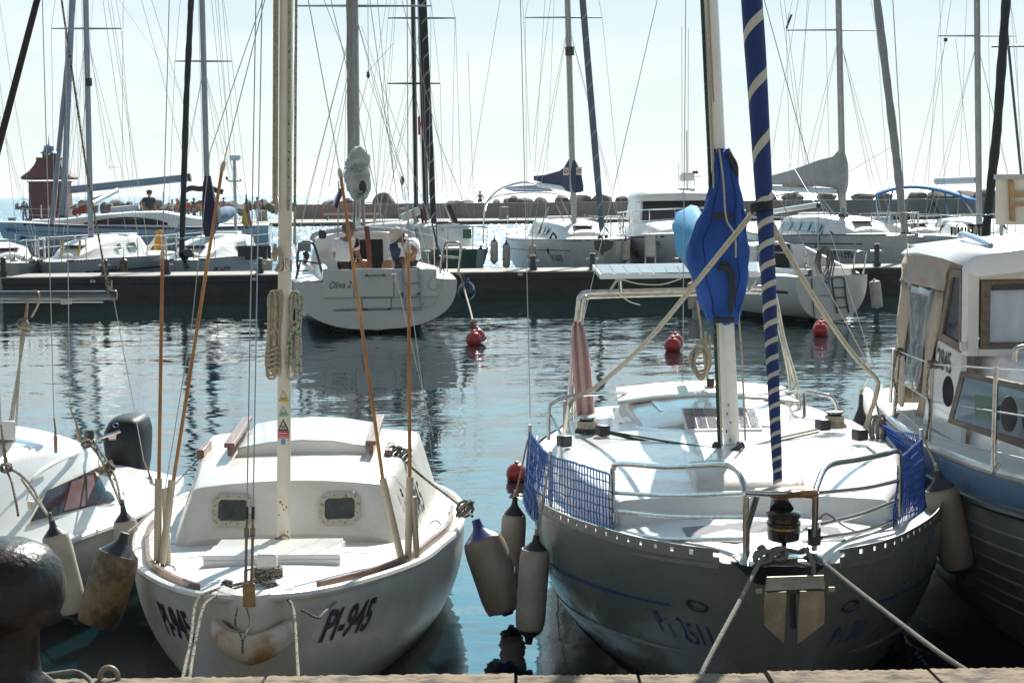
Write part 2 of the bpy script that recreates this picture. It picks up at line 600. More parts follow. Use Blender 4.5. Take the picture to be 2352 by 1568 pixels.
# thin bright haze in the half of the sky round the sun
def wnode(t, **kw):
    n = nt.nodes.new(t)
    for k_, v_ in kw.items():
        setattr(n, k_, v_)
    return n
sx_ = wnode("ShaderNodeSeparateXYZ")
nt.links.new(tc.outputs["Generated"], sx_.inputs[0])
gr = wnode("ShaderNodeValToRGB")
gr.color_ramp.elements[0].position = 0.0
gr.color_ramp.elements[0].color = (0.80, 0.87, 0.85, 1)
gr.color_ramp.elements[1].position = 1.0
gr.color_ramp.elements[1].color = (0.34, 0.46, 0.62, 1)
for p_, c_ in ((0.11, (0.65, 0.81, 0.86)), (0.16, (0.76, 1.16, 1.30)), (0.25, (0.54, 1.20, 1.52)), (0.33, (0.46, 1.08, 1.40)), (0.55, (0.40, 0.62, 0.80))):
    e_ = gr.color_ramp.elements.new(p_)
    e_.color = (*c_, 1)
nt.links.new(sx_.outputs[2], gr.inputs["Fac"])
sc_ = wnode("ShaderNodeVectorMath", operation='SCALE')
sc_.inputs["Scale"].default_value = 7.0
nt.links.new(gr.outputs["Color"], sc_.inputs[0])
dt = wnode("ShaderNodeVectorMath", operation='DOT_PRODUCT')
dt.inputs[1].default_value = (math.sin(rad(SUN_AZ)), math.cos(rad(SUN_AZ)), 0)
nt.links.new(tc.outputs["Generated"], dt.inputs[0])
mr_ = wnode("ShaderNodeMapRange", interpolation_type='SMOOTHSTEP')
mr_.inputs[1].default_value, mr_.inputs[2].default_value, mr_.inputs[3].default_value, mr_.inputs[4].default_value = -0.1, 0.75, 0.0, 0.95
nt.links.new(dt.outputs["Value"], mr_.inputs[0])
dk_ = wnode("ShaderNodeVectorMath", operation='MULTIPLY')
dk_.inputs[1].default_value = (0.80, 0.64, 0.50)
nt.links.new(sky.outputs["Color"], dk_.inputs[0])
m2 = wnode("ShaderNodeMixRGB")
nt.links.new(mr_.outputs[0], m2.inputs["Fac"])
nt.links.new(dk_.outputs[0], m2.inputs["Color1"])
nt.links.new(sc_.outputs[0], m2.inputs["Color2"])
nt.links.new(m2.outputs[0], mx.inputs["Color1"])
nt.links.new(mx.outputs[0], bg.inputs["Color"])
bg.inputs["Strength"].default_value = 0.09

sl = bpy.data.lights.new("sun", 'SUN')
sl.energy = 4.2
sl.angle = rad(0.53)
sl.color = (1.0, 0.955, 0.88)
so = bpy.data.objects.new("sun", sl)
COL.objects.link(so)
SUNV = V((math.sin(rad(SUN_AZ)) * math.cos(rad(SUN_EL)), math.cos(rad(SUN_AZ)) * math.cos(rad(SUN_EL)), math.sin(rad(SUN_EL))))
so.rotation_euler = SUNV.to_track_quat('Z', 'Y').to_euler()
so.location = (0, 0, 60)

S.view_settings.view_transform = 'Standard'
S.view_settings.look = 'None'
S.view_settings.gamma = 1
S.view_settings.exposure = 0.85
S.cycles.use_denoising = True
S.cycles.max_bounces = 8
S.cycles.sample_clamp_indirect = 6.0
S.cycles.sample_clamp_direct = 40.0
S.cycles.caustics_reflective = False
S.cycles.caustics_refractive = False

# ------------------------------------------------------------------ water
wm = bpy.data.materials.new("sea_water")
wm.use_nodes = True
nt = wm.node_tree
b = nt.nodes["Principled BSDF"]
b.inputs["Base Color"].default_value = (0.010, 0.050, 0.058, 1)
b.inputs["IOR"].default_value = 2.7
b.inputs["Roughness"].default_value = 0.03
tc = nt.nodes.new("ShaderNodeTexCoord")


def noise(scale, sx=1.0, sy=1.0, detail=3, rough=0.5, rot=0.0):
    mp = nt.nodes.new("ShaderNodeMapping")
    mp.inputs["Scale"].default_value = (sx, sy, 1)
    mp.inputs["Rotation"].default_value = (0, 0, rot)
    nt.links.new(tc.outputs["Object"], mp.inputs["Vector"])
    n = nt.nodes.new("ShaderNodeTexNoise")
    n.inputs["Scale"].default_value = scale
    n.inputs["Detail"].default_value = detail
    n.inputs["Roughness"].default_value = rough
    nt.links.new(mp.outputs[0], n.inputs["Vector"])
    return n.outputs["Fac"]


def math_(op, a, b_):
    n = nt.nodes.new("ShaderNodeMath")
    n.operation = op
    for i, x in enumerate((a, b_)):
        if isinstance(x, (int, float)):
            n.inputs[i].default_value = x
        else:
            nt.links.new(x, n.inputs[i])
    return n.outputs[0]


sep = nt.nodes.new("ShaderNodeSeparateXYZ")
nt.links.new(tc.outputs["Object"], sep.inputs[0])


def mapr(x, a, b_, c, d):
    n = nt.nodes.new("ShaderNodeMapRange")
    n.inputs[1].default_value, n.inputs[2].default_value, n.inputs[3].default_value, n.inputs[4].default_value = a, b_, c, d
    nt.links.new(x, n.inputs[0])
    return n.outputs[0]


open_sea = mapr(sep.outputs[1], 42, 60, 0, 1)
patch = mapr(noise(0.16, 1, 1.6, 2), 0.38, 0.62, 0.30, 1.0)


def slopes(scale, sx, sy, detail, rough, rot, k):
    """a field of wave slopes (not a bump: it must hold at any distance)"""
    mp = nt.nodes.new("ShaderNodeMapping")
    mp.inputs["Scale"].default_value = (sx, sy, 1)
    mp.inputs["Rotation"].default_value = (0, 0, rot)
    nt.links.new(tc.outputs["Object"], mp.inputs["Vector"])
    n = nt.nodes.new("ShaderNodeTexNoise")
    n.inputs["Scale"].default_value = scale
    n.inputs["Detail"].default_value = detail
    n.inputs["Roughness"].default_value = rough
    nt.links.new(mp.outputs[0], n.inputs["Vector"])
    v1 = nt.nodes.new("ShaderNodeVectorMath")
    v1.operation = 'SUBTRACT'
    v1.inputs[1].default_value = (0.5, 0.5, 0.5)
    nt.links.new(n.outputs["Color"], v1.inputs[0])
    v2 = nt.nodes.new("ShaderNodeVectorMath")
    v2.operation = 'SCALE'
    nt.links.new(v1.outputs[0], v2.inputs[0])
    if isinstance(k, (int, float)):
        v2.inputs["Scale"].default_value = k
    else:
        nt.links.new(k, v2.inputs["Scale"])
    return v2.outputs[0]


def vadd(a, c):
    n = nt.nodes.new("ShaderNodeVectorMath")
    n.operation = 'ADD'
    for q_, x in enumerate((a, c)):
        if isinstance(x, tuple):
            n.inputs[q_].default_value = x
        else:
            nt.links.new(x, n.inputs[q_])
    return n.outputs[0]


sl1 = slopes(7.0, 0.5, 1.4, 3, 0.55, 0.1, math_('MULTIPLY', patch, 0.20))
sl2 = slopes(1.1, 0.35, 1.3, 3, 0.5, -0.12, 0.085)
sl3 = slopes(1.6, 0.7, 1.3, 5, 0.65, 0.3, math_('MULTIPLY', open_sea, 4.3))
tot = vadd(vadd(sl1, sl2), sl3)
flat = nt.nodes.new("ShaderNodeVectorMath")
flat.operation = 'MULTIPLY'
flat.inputs[1].default_value = (1, 1, 0)
nt.links.new(tot, flat.inputs[0])
nrmv = nt.nodes.new("ShaderNodeVectorMath")
nrmv.operation = 'NORMALIZE'
nt.links.new(vadd(flat.outputs[0], (0, 0, 1.0)), nrmv.inputs[0])
nt.links.new(nrmv.outputs[0], b.inputs["Normal"])
nt.links.new(mapr(open_sea, 0, 1, 0.03, 0.20), b.inputs["Roughness"])
mixc = nt.nodes.new("ShaderNodeMixRGB")
mixc.inputs["Color1"].default_value = (0.003, 0.017, 0.021, 1)
mixc.inputs["Color2"].default_value = (0.010, 0.15, 0.26, 1)
nt.links.new(open_sea, mixc.inputs["Fac"])
nt.links.new(mixc.outputs[0], b.inputs["Base Color"])
mb = MB()
mb.add([(-20000, 3, 0), (20000, 3, 0), (20000, 24000, 0), (-20000, 24000, 0)], [(0, 1, 2, 3)])
mb.obj("water", wm, kind="structure", loc=(0, 0, 0), smooth=0)
mb = MB()
mb.add([(-400, -60, -3), (400, -60, -3), (400, 600, -3), (-400, 600, -3)], [(0, 1, 2, 3)])
mb.obj("seabed", mat("seabed_mud", (0.05, 0.05, 0.04), 0.9), kind="structure", loc=(0, 0, -3), smooth=0)

# ------------------------------------------------------------------ sea haze
hm_ = bpy.data.materials.new("sea_haze")
hm_.use_nodes = True
hn = hm_.node_tree
hn.nodes.remove(hn.nodes["Principled BSDF"])
pv = hn.nodes.new("ShaderNodeVolumePrincipled")
pv.inputs["Color"].default_value = (0.93, 0.97, 1.0, 1)
pv.inputs["Density"].default_value = 0.00017
pv.inputs["Anisotropy"].default_value = 0.25
hn.links.new(pv.outputs[0], hn.nodes["Material Output"].inputs["Volume"])
MB().box((0, 11000, 7), (41000, 26200, 22)).obj("haze", hm_, kind="stuff", loc=(0, 11000, 7), smooth=0)

# ------------------------------------------------------------------ near quay
QZ, QY = 0.75, 5.93


def rough_slab(x0, x1, y0, y1, z0, z1, nx, amp, seed):
    """stone or timber block with a broken front arris"""
    r = random.Random(seed)
    rings = []
    for i in range(nx + 1):
        x = x0 + (x1 - x0) * i / nx
        e = amp * (r.random() - 0.5) + 0.5 * amp * math.sin(i * 0.23 + seed)
        f = amp * (r.random() - 0.5)
        rings.append([V((x, y0, z0)), V((x, y0, z1 + 0.3 * f)), V((x, y0 + (y1 - y0) * 0.5, z1 + 0.5 * f)),
                      V((x, y1 - 0.05 + e * 0.5, z1 - 0.006 + f)), V((x, y1 - 0.012 + e, z1 - 0.03 + e)),
                      V((x, y1 + e * 0.3, z1 - 0.09)), V((x, y1, z0))])
    return MB().loft(rings, True, (True, True))


mb = MB()
mb.box((0, -8, QZ / 2 - 1.55), (60, 2 * (QY - 0.45 + 8), QZ + 2.9))
mb.obj("quay", mat("quay_paving", (0.30, 0.27, 0.23), 0.9, col2=(0.2, 0.18, 0.155), vs=3, bump=0.4, bs=30), kind="structure", loc=(0, 0, 0))
KERB = mat("pitted_kerb_stone", (0.21, 0.155, 0.095), 0.95, col2=(0.06, 0.042, 0.03), vs=16, thresh=(0.46, 0.62), bump=0.6, bs=50, stretch=(0.6, 1, 1))
xk = [-3.4, -1.62, -0.86, 0.0, 0.42, 0.86, 1.42, 2.1, 3.6]
hk = [0.0, 0.003, 0.004, -0.004, -0.006, 0.002, 0.004, 0.0]
for i in range(8):
    rough_slab(xk[i] + 0.006, xk[i + 1] - 0.006, QY - 0.46, QY, -0.8, QZ + 0.0 + hk[i], 60, 0.005, i + 3).obj(
        "kerb_stone", KERB, label="pitted tan kerb stone in the row along the near quay edge", cat="kerb", group="kerb stones along the near quay edge")

# ------------------------------------------------------------------ mid pier
PZ0 = 0.605
mb = MB()
a0, a1 = P(4, 640, 39.0), V((22, 39.2, 0))
xl = a0.x
for (x0, x1) in ((xl, -3.9), (-3.885, 3.3), (3.315, 12.0), (12.015, 24.0)):
    y0 = 39.0
    mb.prism([(x0, y0, -2.5), (x0, y0, PZ0 - 0.16), (x0, y0 - 0.03, PZ0 - 0.16), (x0, y0 - 0.03, PZ0 - 0.03), (x0, y0, PZ0),
              (x0, y0 + 1.9, PZ0), (x0, y0 + 1.9, -2.5)], (x1 - x0, 0, 0))
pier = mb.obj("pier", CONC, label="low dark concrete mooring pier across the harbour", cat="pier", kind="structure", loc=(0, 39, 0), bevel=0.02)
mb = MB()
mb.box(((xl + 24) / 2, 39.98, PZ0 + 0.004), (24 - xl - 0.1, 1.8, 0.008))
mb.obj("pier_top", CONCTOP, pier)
rw = random.Random(21)
rings = []
for i in range(161):
    x = xl + 0.02 + (24 - xl - 0.04) * i / 160
    h_ = 0.20 + 0.05 * math.sin(i * .31) + rw.uniform(-.035, .035)
    rings.append([V((x, 38.955, -1.5)), V((x, 38.955, h_)), V((x, 38.985, h_ + .02)), V((x, 38.985, -1.5))])
MB().loft(rings, True, (True, True)).obj("weed_band", mat("wet_weed", (.018, .022, .018), .7, col2=(.03, .032, .024), vs=4, bump=.6, bs=20), pier)
for (u, v, s) in ((213, 646, "209"), (585, 641, "208"), (1195, 630, "210")):
    p = P(u, v, 38.94)
    mb = MB()
    mb.box(p, (0.11, 0.008, 0.055))
    pl = mb.obj("number_plate", WHTSTK, pier)
    lettering(s, lambda x, y: p + V((x, -0.006, y - 0.017)), 0.034, INK, pl, center=True)


def mooring_post(u, v, Y, hgt, label):
    base = PZ(u, v, PZ0)
    base = P(u, v, Y)
    base.z = PZ0
    t = thing("mooring_post", label, "mooring post", base, "steel mooring posts along the pier")
    mb = MB()
    mb.cyl(base, base + V((0, 0, hgt)), 0.062, n=14)
    mb.cyl(base, base + V((0, 0, 0.018)), 0.12, n=14)
    mb.obj("post", BLACK, t, bevel=0.006)
    mb = MB()
    mb.lathe([(0.066, 0), (0.07, 0.012), (0.05, 0.03), (0, 0.034)], base + V((0, 0, hgt + 0.001)), n=14)
    mb.obj("cap", STEEL, t)
    mb = MB()
    mb.cyl(base + V((-0.15, 0, hgt * 0.72)), base + V((0.15, 0, hgt * 0.72)), 0.016, n=8)
    mb.obj("crossbar", STEEL, t)
    mb = MB()
    for k in range(3):
        mb.tube([base + V((0.085 * math.cos(q * 0.5), 0.085 * math.sin(q * 0.5), 0.04 + 0.035 * k + 0.004 * math.sin(q))) for q in range(13)], 0.014, 6)
    mb.obj("rope_turns", ROPEK, t)


for (u, v, h, l) in ((8, 628, 0.42, "steel mooring post at the left end of the pier"),
                     (241, 628, 0.34, "steel mooring post in front of the small white sloop with the blue-striped coachroof"),
                     (383, 627, 0.34, "steel mooring post behind the upright amber rod"),
                     (597, 624, 0.34, "steel mooring post before the sloop with the black board on deck"),
                     (1224, 608, 0.33, "steel mooring post with green rope round it, below the white fender"),
                     (1361, 606, 0.36, "steel mooring post beside the corner of the solar panel"),
                     (1565, 604, 0.34, "steel mooring post before the cabin cruiser"),
                     (2014, 604, 0.5, "tall black mooring post behind the sloop with the open transom")):
    mooring_post(u, v, 39.5, h, l)

b0 = P(1610 / 1.0884 + 136, 605, 40.2)
b0 = P(1494, 605, 40.2)
b0.z = PZ0
t = thing("service_pillar", "grey steel service box on legs on the pier before the cabin cruiser", "service pillar", b0)
MB().box(b0 + V((0, 0, 0.52)), (0.26, 0.16, 0.52)).obj("cabinet", mat("grey_box_steel", (0.33, 0.30, 0.26), 0.5, 0.3), t, bevel=0.01)
MB().box(b0 + V((0, -0.083, 0.52)), (0.21, 0.006, 0.46)).obj("cabinet_door", ALU, t)
for sx in (-1, 1):
    MB().cyl(b0 + V((0.115 * sx, 0, 0)), b0 + V((0.115 * sx, 0, 0.26)), 0.018, n=8).obj("leg", ALU, t)

# ------------------------------------------------------------------ breakwater
BW = 130.0
mb = MB()
xl = P(-30, 500, BW).x
mb.prism([(xl, BW, -2), (xl, BW, 0.27), (xl, BW + 26, 0.27), (xl, BW + 26, -2)], (150, 0, 0))
mb.obj("breakwater_quay", CONCTOP, kind="structure", loc=(0, BW, 0))
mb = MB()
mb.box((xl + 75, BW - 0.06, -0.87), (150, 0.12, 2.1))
mb.obj("quay_face", mat("dark_concrete", (0.05, 0.052, 0.05), 0.8, vs=0.8), kind="structure", loc=(0, BW, 0))  # darker slab over the front of the pale quay block
wl = [P(676, 470, 149), P(2700, 470, 122)]
d = (wl[1] - wl[0])
d.z = 0
d.normalize()
nrm = V((-d.y, d.x, 0))
L = (wl[1] - wl[0]).length
o = V((wl[0].x, wl[0].y, 0))
mb = MB()
seg = 14
for i in range(seg):
    a_ = o + d * (L * i / seg + 0.012)
    b_ = o + d * (L * (i + 1) / seg - 0.012)
    mb.prism([a_ + V((0, 0, 0.2)), a_ + V((0, 0, 1.5)), a_ + nrm * 0.9 + V((0, 0, 1.5)), a_ + nrm * 0.9 + V((0, 0, 0.2))], b_ - a_)
mb.obj("breakwater_wall", CONCWALL, label="long grey concrete wall along the breakwater before the open sea", cat="wall", loc=tuple(o), bevel=0.03)


def boulder(c, r, seed):
    rr = random.Random(seed)
    mb = MB()
    mb.ball((0, 0, 0), 1.0, 14)
    pl = [V((rr.gauss(0, 1), rr.gauss(0, 1), rr.gauss(0, 1))).normalized() for _ in range(13)]
    dd = [0.62 + 0.3 * rr.random() for _ in pl]
    for i, p in enumerate(mb.v):
        for n_, q in zip(pl, dd):
            k = p.dot(n_)
            if k > q:
                p = p - n_ * (k - q)
        mb.v[i] = V(c) + V((p.x * r[0], p.y * r[1], p.z * r[2]))
    return mb.obj("boulder", ROCK, label="rough grey boulder in the row on top of the breakwater", cat="boulder", group="boulders along the top of the breakwater", smooth=25)


rb = random.Random(11)
for (u, v, wpx, hpx) in ((757, 462, 24, 14), (785, 464, 24, 12), (800, 461, 26, 14), (876, 460, 30, 17), (884, 452, 42, 22), (1046, 463, 40, 8), (1075, 462, 22, 10),
                         (1140, 459, 14, 10), (1163, 459, 13, 11), (1178, 455, 22, 16), (1205, 458, 30, 11), (1240, 457, 24, 13), (1290, 455, 28, 15), (1335, 452, 40, 18),
                         (1385, 452, 40, 18), (1432, 455, 30, 12), (1470, 452, 34, 16), (1985, 446, 44, 10), (2030, 447, 28, 9), (2105, 444, 38, 12), (2160, 443, 46, 14),
                         (2215, 441, 40, 16), (2265, 440, 44, 15), (1760, 446, 40, 14), (1820, 446, 36, 12), (1900, 446, 34, 12)):
    Y = 152 - (u - 676) / 2000 * 26
    p = P(u, v, Y)
    boulder((p.x, p.y, p.z - px(hpx, Y) * 0.75), (px(wpx, Y) * 0.75, 1.4, px(hpx, Y) * 1.25), u)
for i in range(34):
    u = 176 + i * 15.2 + rb.uniform(-5, 5)
    Y = rb.uniform(151, 158)
    p = P(u, 468 + rb.uniform(-4, 8), Y)
    s_ = px(rb.uniform(11, 18), Y)
    boulder((p.x, p.y, max(0.5, p.z - s_ * 0.5)), (s_, 1.0, s_ * 1.05), 1000 + i)

# breakwater bollards
for (u, v, Y, wp, hp) in ((28, 507, 134, 19, 17), (604, 507, 140, 22, 24), (926, 508, 136, 22, 27), (1158, 508, 136, 22, 28)):
    p = P(u, v, Y)
    p.z = 0.27
    r = px(wp, Y) / 2
    h = px(hp, Y)
    MB().lathe([(r * 1.12, 0), (r * 1.0, h * 0.15), (r * 0.88, h * 0.8), (r * 1.0, h * 0.9), (r * 1.02, h), (0, h * 1.04)], p, n=20).obj(
        "quay_bollard", mat("weathered_iron_bollard", (0.2, 0.19, 0.18), 0.7, vs=3),
        label={28: "squat grey bollard left of the red lighthouse", 604: "stout pale bollard beside the striped flag on the far quay",
               926: "pale stout bollard behind the furled mainsail bundle", 1158: "stout grey bollard below the sitting figure on the far wall"}[u],
        cat="bollard", group="stout bollards on the breakwater quay")

# railing and bench on the breakwater
p0, p1 = P(742, 500, 146), P(860, 500, 144.5)
p0.z = p1.z = 0.27
t = thing("orange_railing", "rusty orange railing beside the bench on the far quay", "railing", p0)
mb = MB()
for i in range(5):
    q = p0.lerp(p1, i / 4)
    MB().cyl(q, q + V((0, 0, 1.35)), 0.035, n=6).obj("post", ORANGEC, t)
for z in (0.7, 1.33):
    mb.tube([p0 + V((0, 0, z)), p1 + V((0, 0, z))], 0.03, 6)
mb.obj("rail", ORANGEC, t)
p0, p1 = P(746, 503, 141), P(868, 503, 139.5)
p0.z = p1.z = 0.27
t = thing("quay_bench", "long low pale bench in front of the breakwater wall", "bench", p0)
MB().bar(p0 + V((0, 0, 0.46)), p1 + V((0, 0, 0.46)), 0.5, 0.16).obj("seat", CONCTOP, t, bevel=0.02)
for k in (0.05, 0.5, 0.95):
    q = p0.lerp(p1, k)
    MB().box(q + V((0, 0, 0.18)), (0.12, 0.4, 0.38)).obj("leg", CONCWALL, t)

# ------------------------------------------------------------------ lighthouse
YL = 150.0
lb = P(118, 503, YL)
lb.z = 0.27
k = YL / F
t = thing("lighthouse", "small dark red lighthouse with a flared roof and a dark blue lantern", "lighthouse", lb)


def sq(hw, z, ch=0.12):
    c = hw * ch
    R = rotz(rad(6))
    return [lb + R @ V(q) + V((0, 0, z)) for q in ((-hw, -hw + c, 0), (-hw + c, -hw, 0), (hw - c, -hw, 0), (hw, -hw + c, 0),
                                                  (hw, hw - c, 0), (hw - c, hw, 0), (-hw + c, hw, 0), (-hw, hw - c, 0))]


mb = MB()
mb.loft([sq(52 * k, 0), sq(52 * k, 8 * k), sq(44 * k, 10 * k), sq(42 * k, 88 * k), sq(46 * k, 92 * k)], True, (True, True))
mb.obj("tower", REDPAINT, t)
mb = MB()
mb.loft([sq(54 * k, 96 * k), sq(58 * k, 100 * k), sq(55 * k, 104 * k), sq(40 * k, 116 * k), sq(30 * k, 130 * k), sq(25 * k, 142 * k), sq(27 * k, 143 * k), sq(27 * k, 146 * k)], True, (True, True))
mb.obj("roof", REDPAINT, t)
mb = MB()
mb.cyl(lb + V((0, 0, 146 * k)), lb + V((0, 0, 153 * k)), 11 * k, n=12)
for i in range(8):
    an = i * math.pi / 4
    q = lb + V((14 * k * math.cos(an), 14 * k * math.sin(an), 146 * k))
    mb.cyl(q, q + V((0, 0, 9 * k)), 2.0 * k, n=5)
mb.obj("lantern", BLACK, t)
LB = mat("lantern_blue_metal", (0.12, 0.20, 0.30), 0.35, 0.3)
mb = MB()
mb.lathe([(19 * k, 0), (20 * k, 1.5 * k), (13 * k, 7 * k), (11 * k, 14 * k), (11.5 * k, 17 * k), (7 * k, 19 * k), (1.6 * k, 22 * k), (0.9 * k, 28 * k), (1.4 * k, 30 * k), (0.8 * k, 33 * k), (0.3 * k, 42 * k)],
         lb + V((0, 0, 155 * k)), n=20)
mb.obj("lantern_roof", LB, t)
mb = MB()
mb.box(lb + rotz(rad(6)) @ V((0, -43.6 * k, 0)) + V((0, 0, 26 * k)), (26 * k, 0.12, 48 * k), rotz(rad(6)))
mb.obj("door", mat("darker_red_door", (0.10, 0.015, 0.012), 0.5), t)


# ------------------------------------------------------------------ hulls
class Hull:
    """stations (s, half beam, sheer z, keel depth, n, m); s runs from O along heading a (degrees, 0 = away from the camera)"""
    LV = (0, 0.03, 0.08, 0.16, 0.25, 0.35, 0.45, 0.55, 0.65, 0.75, 0.84, 0.92, 0.97, 1.0)

    def __init__(s, O, a, st, rake=0.0, rl=1.0, ns=34, sternrake=0.0):
        s.O = V((O[0], O[1], 0))
        s.D = V((math.sin(rad(a)), math.cos(rad(a)), 0))
        s.N = V((math.cos(rad(a)), -math.sin(rad(a)), 0))
        s.st, s.rake, s.rl, s.ns, s.sr = st, rake, rl, ns, sternrake
        s.L = st[-1][0]

    def w(s, x, l, z):
        return s.O + s.D * x + s.N * l + V((0, 0, z))

    def row(s, x):
        return interp(s.st, x)

    def zs(s, x):
        return s.row(x)[1]

    def half(s, x, z):
        b, zs, zk, n, m = s.row(x)
        d = min(1.0, max(0.0, (zs - z) / (zs + zk)))
        return b * max(0.0, 1 - d ** n) ** (1 / m)

    def shift(s, x, d):
        sh = 0
        if x < s.rl:
            sh = s.rake * d * (1 - x / s.rl) ** 1.5
        if s.sr and x > s.L - 1.0:
            sh += s.sr * d * (x - s.L + 1.0)
        return sh

    def pt(s, side, x, z, e=0.0):
        b, zs, zk, n, m = s.row(x)
        d = min(1.0, max(0.0, (zs - z) / (zs + zk)))
        l = b * max(0.0, 1 - d ** n) ** (1 / m)
        p = s.w(x + s.shift(x, d), side * l, z)
        if e:
            q1 = s.pt(side, x + 0.02, z)
            q2 = s.pt(side, x, z - 0.02)
            nn = (q1 - p).cross(q2 - p)
            if nn.length < 1e-10:
                nn = s.N * side
            nn.normalize()
            if nn.dot(s.N * side) < 0:
                nn = -nn
            p = p + nn * e
        return p

    def deckz(s, x, l, crown=0.04):
        b, zs, zk, n, m = s.row(x)
        return zs - 0.012 + crown * max(0, 1 - (l / max(b, 0.01)) ** 2) * min(1, b / 0.5)

    def xs(s):
        out = []
        for i in range(s.ns + 1):
            t = i / s.ns
            out.append(s.L * (0.65 * t ** 1.6 + 0.35 * t))
        return out

    def shell(s, caps=(True, True)):
        rings = []
        for x in s.xs():
            b, zs, zk, n, m = s.row(x)
            ring = []
            for side in (-1, 1):
                lv = s.LV if side < 0 else s.LV[::-1][1:]
                for d in lv:
                    l = b * max(0.0, 1 - d ** n) ** (1 / m)
                    ring.append(s.w(x + s.shift(x, d), side * l, zs - d * (zs + zk)))
            rings.append(ring)
        mb = MB().loft(rings, False, caps)
        return mb

    def deck(s, x0=0.0, x1=None, inset=0.012, crown=0.04, n=8, hole=None):
        x1 = s.L if x1 is None else x1
        rings = []
        for x in s.xs():
            if x < x0 - 1e-6 or x > x1 + 1e-6:
                continue
            b = max(0.0, s.row(x)[0] - inset)
            rings.append([s.w(x, b * (-1 + 2 * k / n), s.deckz(x, b * (-1 + 2 * k / n), crown)) for k in range(n + 1)])
        return MB().loft(rings, False)

    def strip(s, side, x0, x1, zf, e=0.003, n=30, mb=None):
        """a painted band on the side; zf(x, k) gives lower (k=0) and upper (k=1) height"""
        mb = mb or MB()
        rings = []
        for i in range(n + 1):
            x = x0 + (x1 - x0) * i / n
            rings.append([s.pt(side, x, zf(x, q / 3), e) for q in range(4)])
        mb.loft(rings, False)
        return mb

    def rail(s, side, x0, x1, inset, dz, r, n=24):
        return [s.w(x, side * max(0, s.row(x)[0] - inset), s.zs(x) + dz) for x in [x0 + (x1 - x0) * i / n for i in range(n + 1)]]

    def sheer_band(s, x0, x1, w_, h, inset=0.0, side=0, n=40, z0=-0.01):
        """rectangular rail following the sheer"""
        mb = MB()
        for sd in ((-1, 1) if side == 0 else (side,)):
            rings = []
            for i in range(n + 1):
                x = x0 + (x1 - x0) * i / n
                b = s.row(x)[0] - inset
                z = s.zs(x) + z0
                rings.append([s.w(x, sd * max(0, b), z), s.w(x, sd * max(0, b), z + h), s.w(x, sd * max(0, b - w_), z + h), s.w(x, sd * max(0, b - w_), z)])
            mb.loft(rings, True, (True, True))
        return mb


def cabin(H, st, r=0.06, crown=0.05, front=True, back=True, nc=7):
    """st rows: (s, half width at foot, half width at top, z foot, z top)"""
    rings = []
    for (x, hb, ht, zb, zt) in st:
        ring = [H.w(x, -hb, zb)]
        rr = min(r, (zt - zb) * 0.6)
        for q in range(4):
            an = q / 3 * math.pi / 2
            ring.append(H.w(x, -ht + rr * (1 - math.cos(an)) * 1.0 - 0 * rr, zt - rr + rr * math.sin(an)))
        for q in range(1, nc):
            f = -1 + 2 * q / nc
            ring.append(H.w(x, (ht - rr) * f, zt + crown * (1 - f * f)))
        for q in range(3, -1, -1):
            an = q / 3 * math.pi / 2
            ring.append(H.w(x, ht - rr * (1 - math.cos(an)), zt - rr + rr * math.sin(an)))
        ring.append(H.w(x, hb, zb))
        rings.append(ring)
    mb = MB().loft(rings, False)
    n = len(rings[0])
    if front:
        mb.add(rings[0], [tuple(range(n))])
    if back:
        mb.add(rings[-1], [tuple(range(n))[::-1]])
    return mb


def straight(a, b, n):
    return [V(a).lerp(V(b), i / n) for i in range(n + 1)]


def rope(name, pts, r, m_, label, cat="rope", n=8, sm=6, group=None, closed=False):
    mb = MB()
    mb.tube(curve(pts, sm, closed) if sm else pts, r, n, closed)
    return mb.obj(name, m_, label=label, cat=cat, group=group)


def rail_tube(pts, r, m_, parent, name="rail", sm=6, n=10):
    return MB().tube(curve(pts, sm) if sm else pts, r, n).obj(name, m_, parent)


def fender(top, bot, r, label, body=None, cap=None, lanyard=None, group="fenders hung between the near boats", captop=0.2, capbot=0.16, lr=0.006, rope_m=None):
    """cylinder fender from its top eye to its bottom eye"""
    body = body or FEND
    cap = cap or BLACK
    top, bot = V(top), V(bot)
    ax = (bot - top)
    L = ax.length
    ax.normalize()
    t = thing("fender", label, "fender", bot, group)
    c0, c1 = L * captop, L * (1 - capbot)
    mb = MB()
    mb.lathe([(r * 0.90, c0 - 0.006), (r * 0.97, c0 + r * 0.25), (r, c0 + r * 0.7), (r, c1 - r * 0.7), (r * 0.96, c1 - r * 0.25), (r * 0.88, c1 + 0.006)], top, ax, 24)
    mb.obj("body", body, t)
    mb = MB()
    mb.lathe([(0, 0), (r * 0.20, 0.002), (r * 0.24, c0 * 0.35), (r * 0.34, c0 * 0.5), (r * 0.80, c0 * 0.88), (r * 0.925, c0)], top, ax, 24)
    mb.obj("end_cap", cap, t)
    if capbot > 0.01:
        mb = MB()
        mb.lathe([(r * 0.905, c1), (r * 0.75, c1 + (L - c1) * 0.25), (r * 0.30, c1 + (L - c1) * 0.6), (r * 0.22, L), (0, L)], top, ax, 24)
        mb.obj("end_cap", cap, t)
    if lanyard:
        mb = MB()
        mb.tube(curve([top + ax * 0.01] + [V(q) for q in lanyard], 5), lr, 6)
        for q in range(3):
            mb.ball(top - ax * (0.004 + q * 0.012), lr * 1.9, 8)
        mb.obj("lanyard", rope_m or ROPEW, t)
    return t

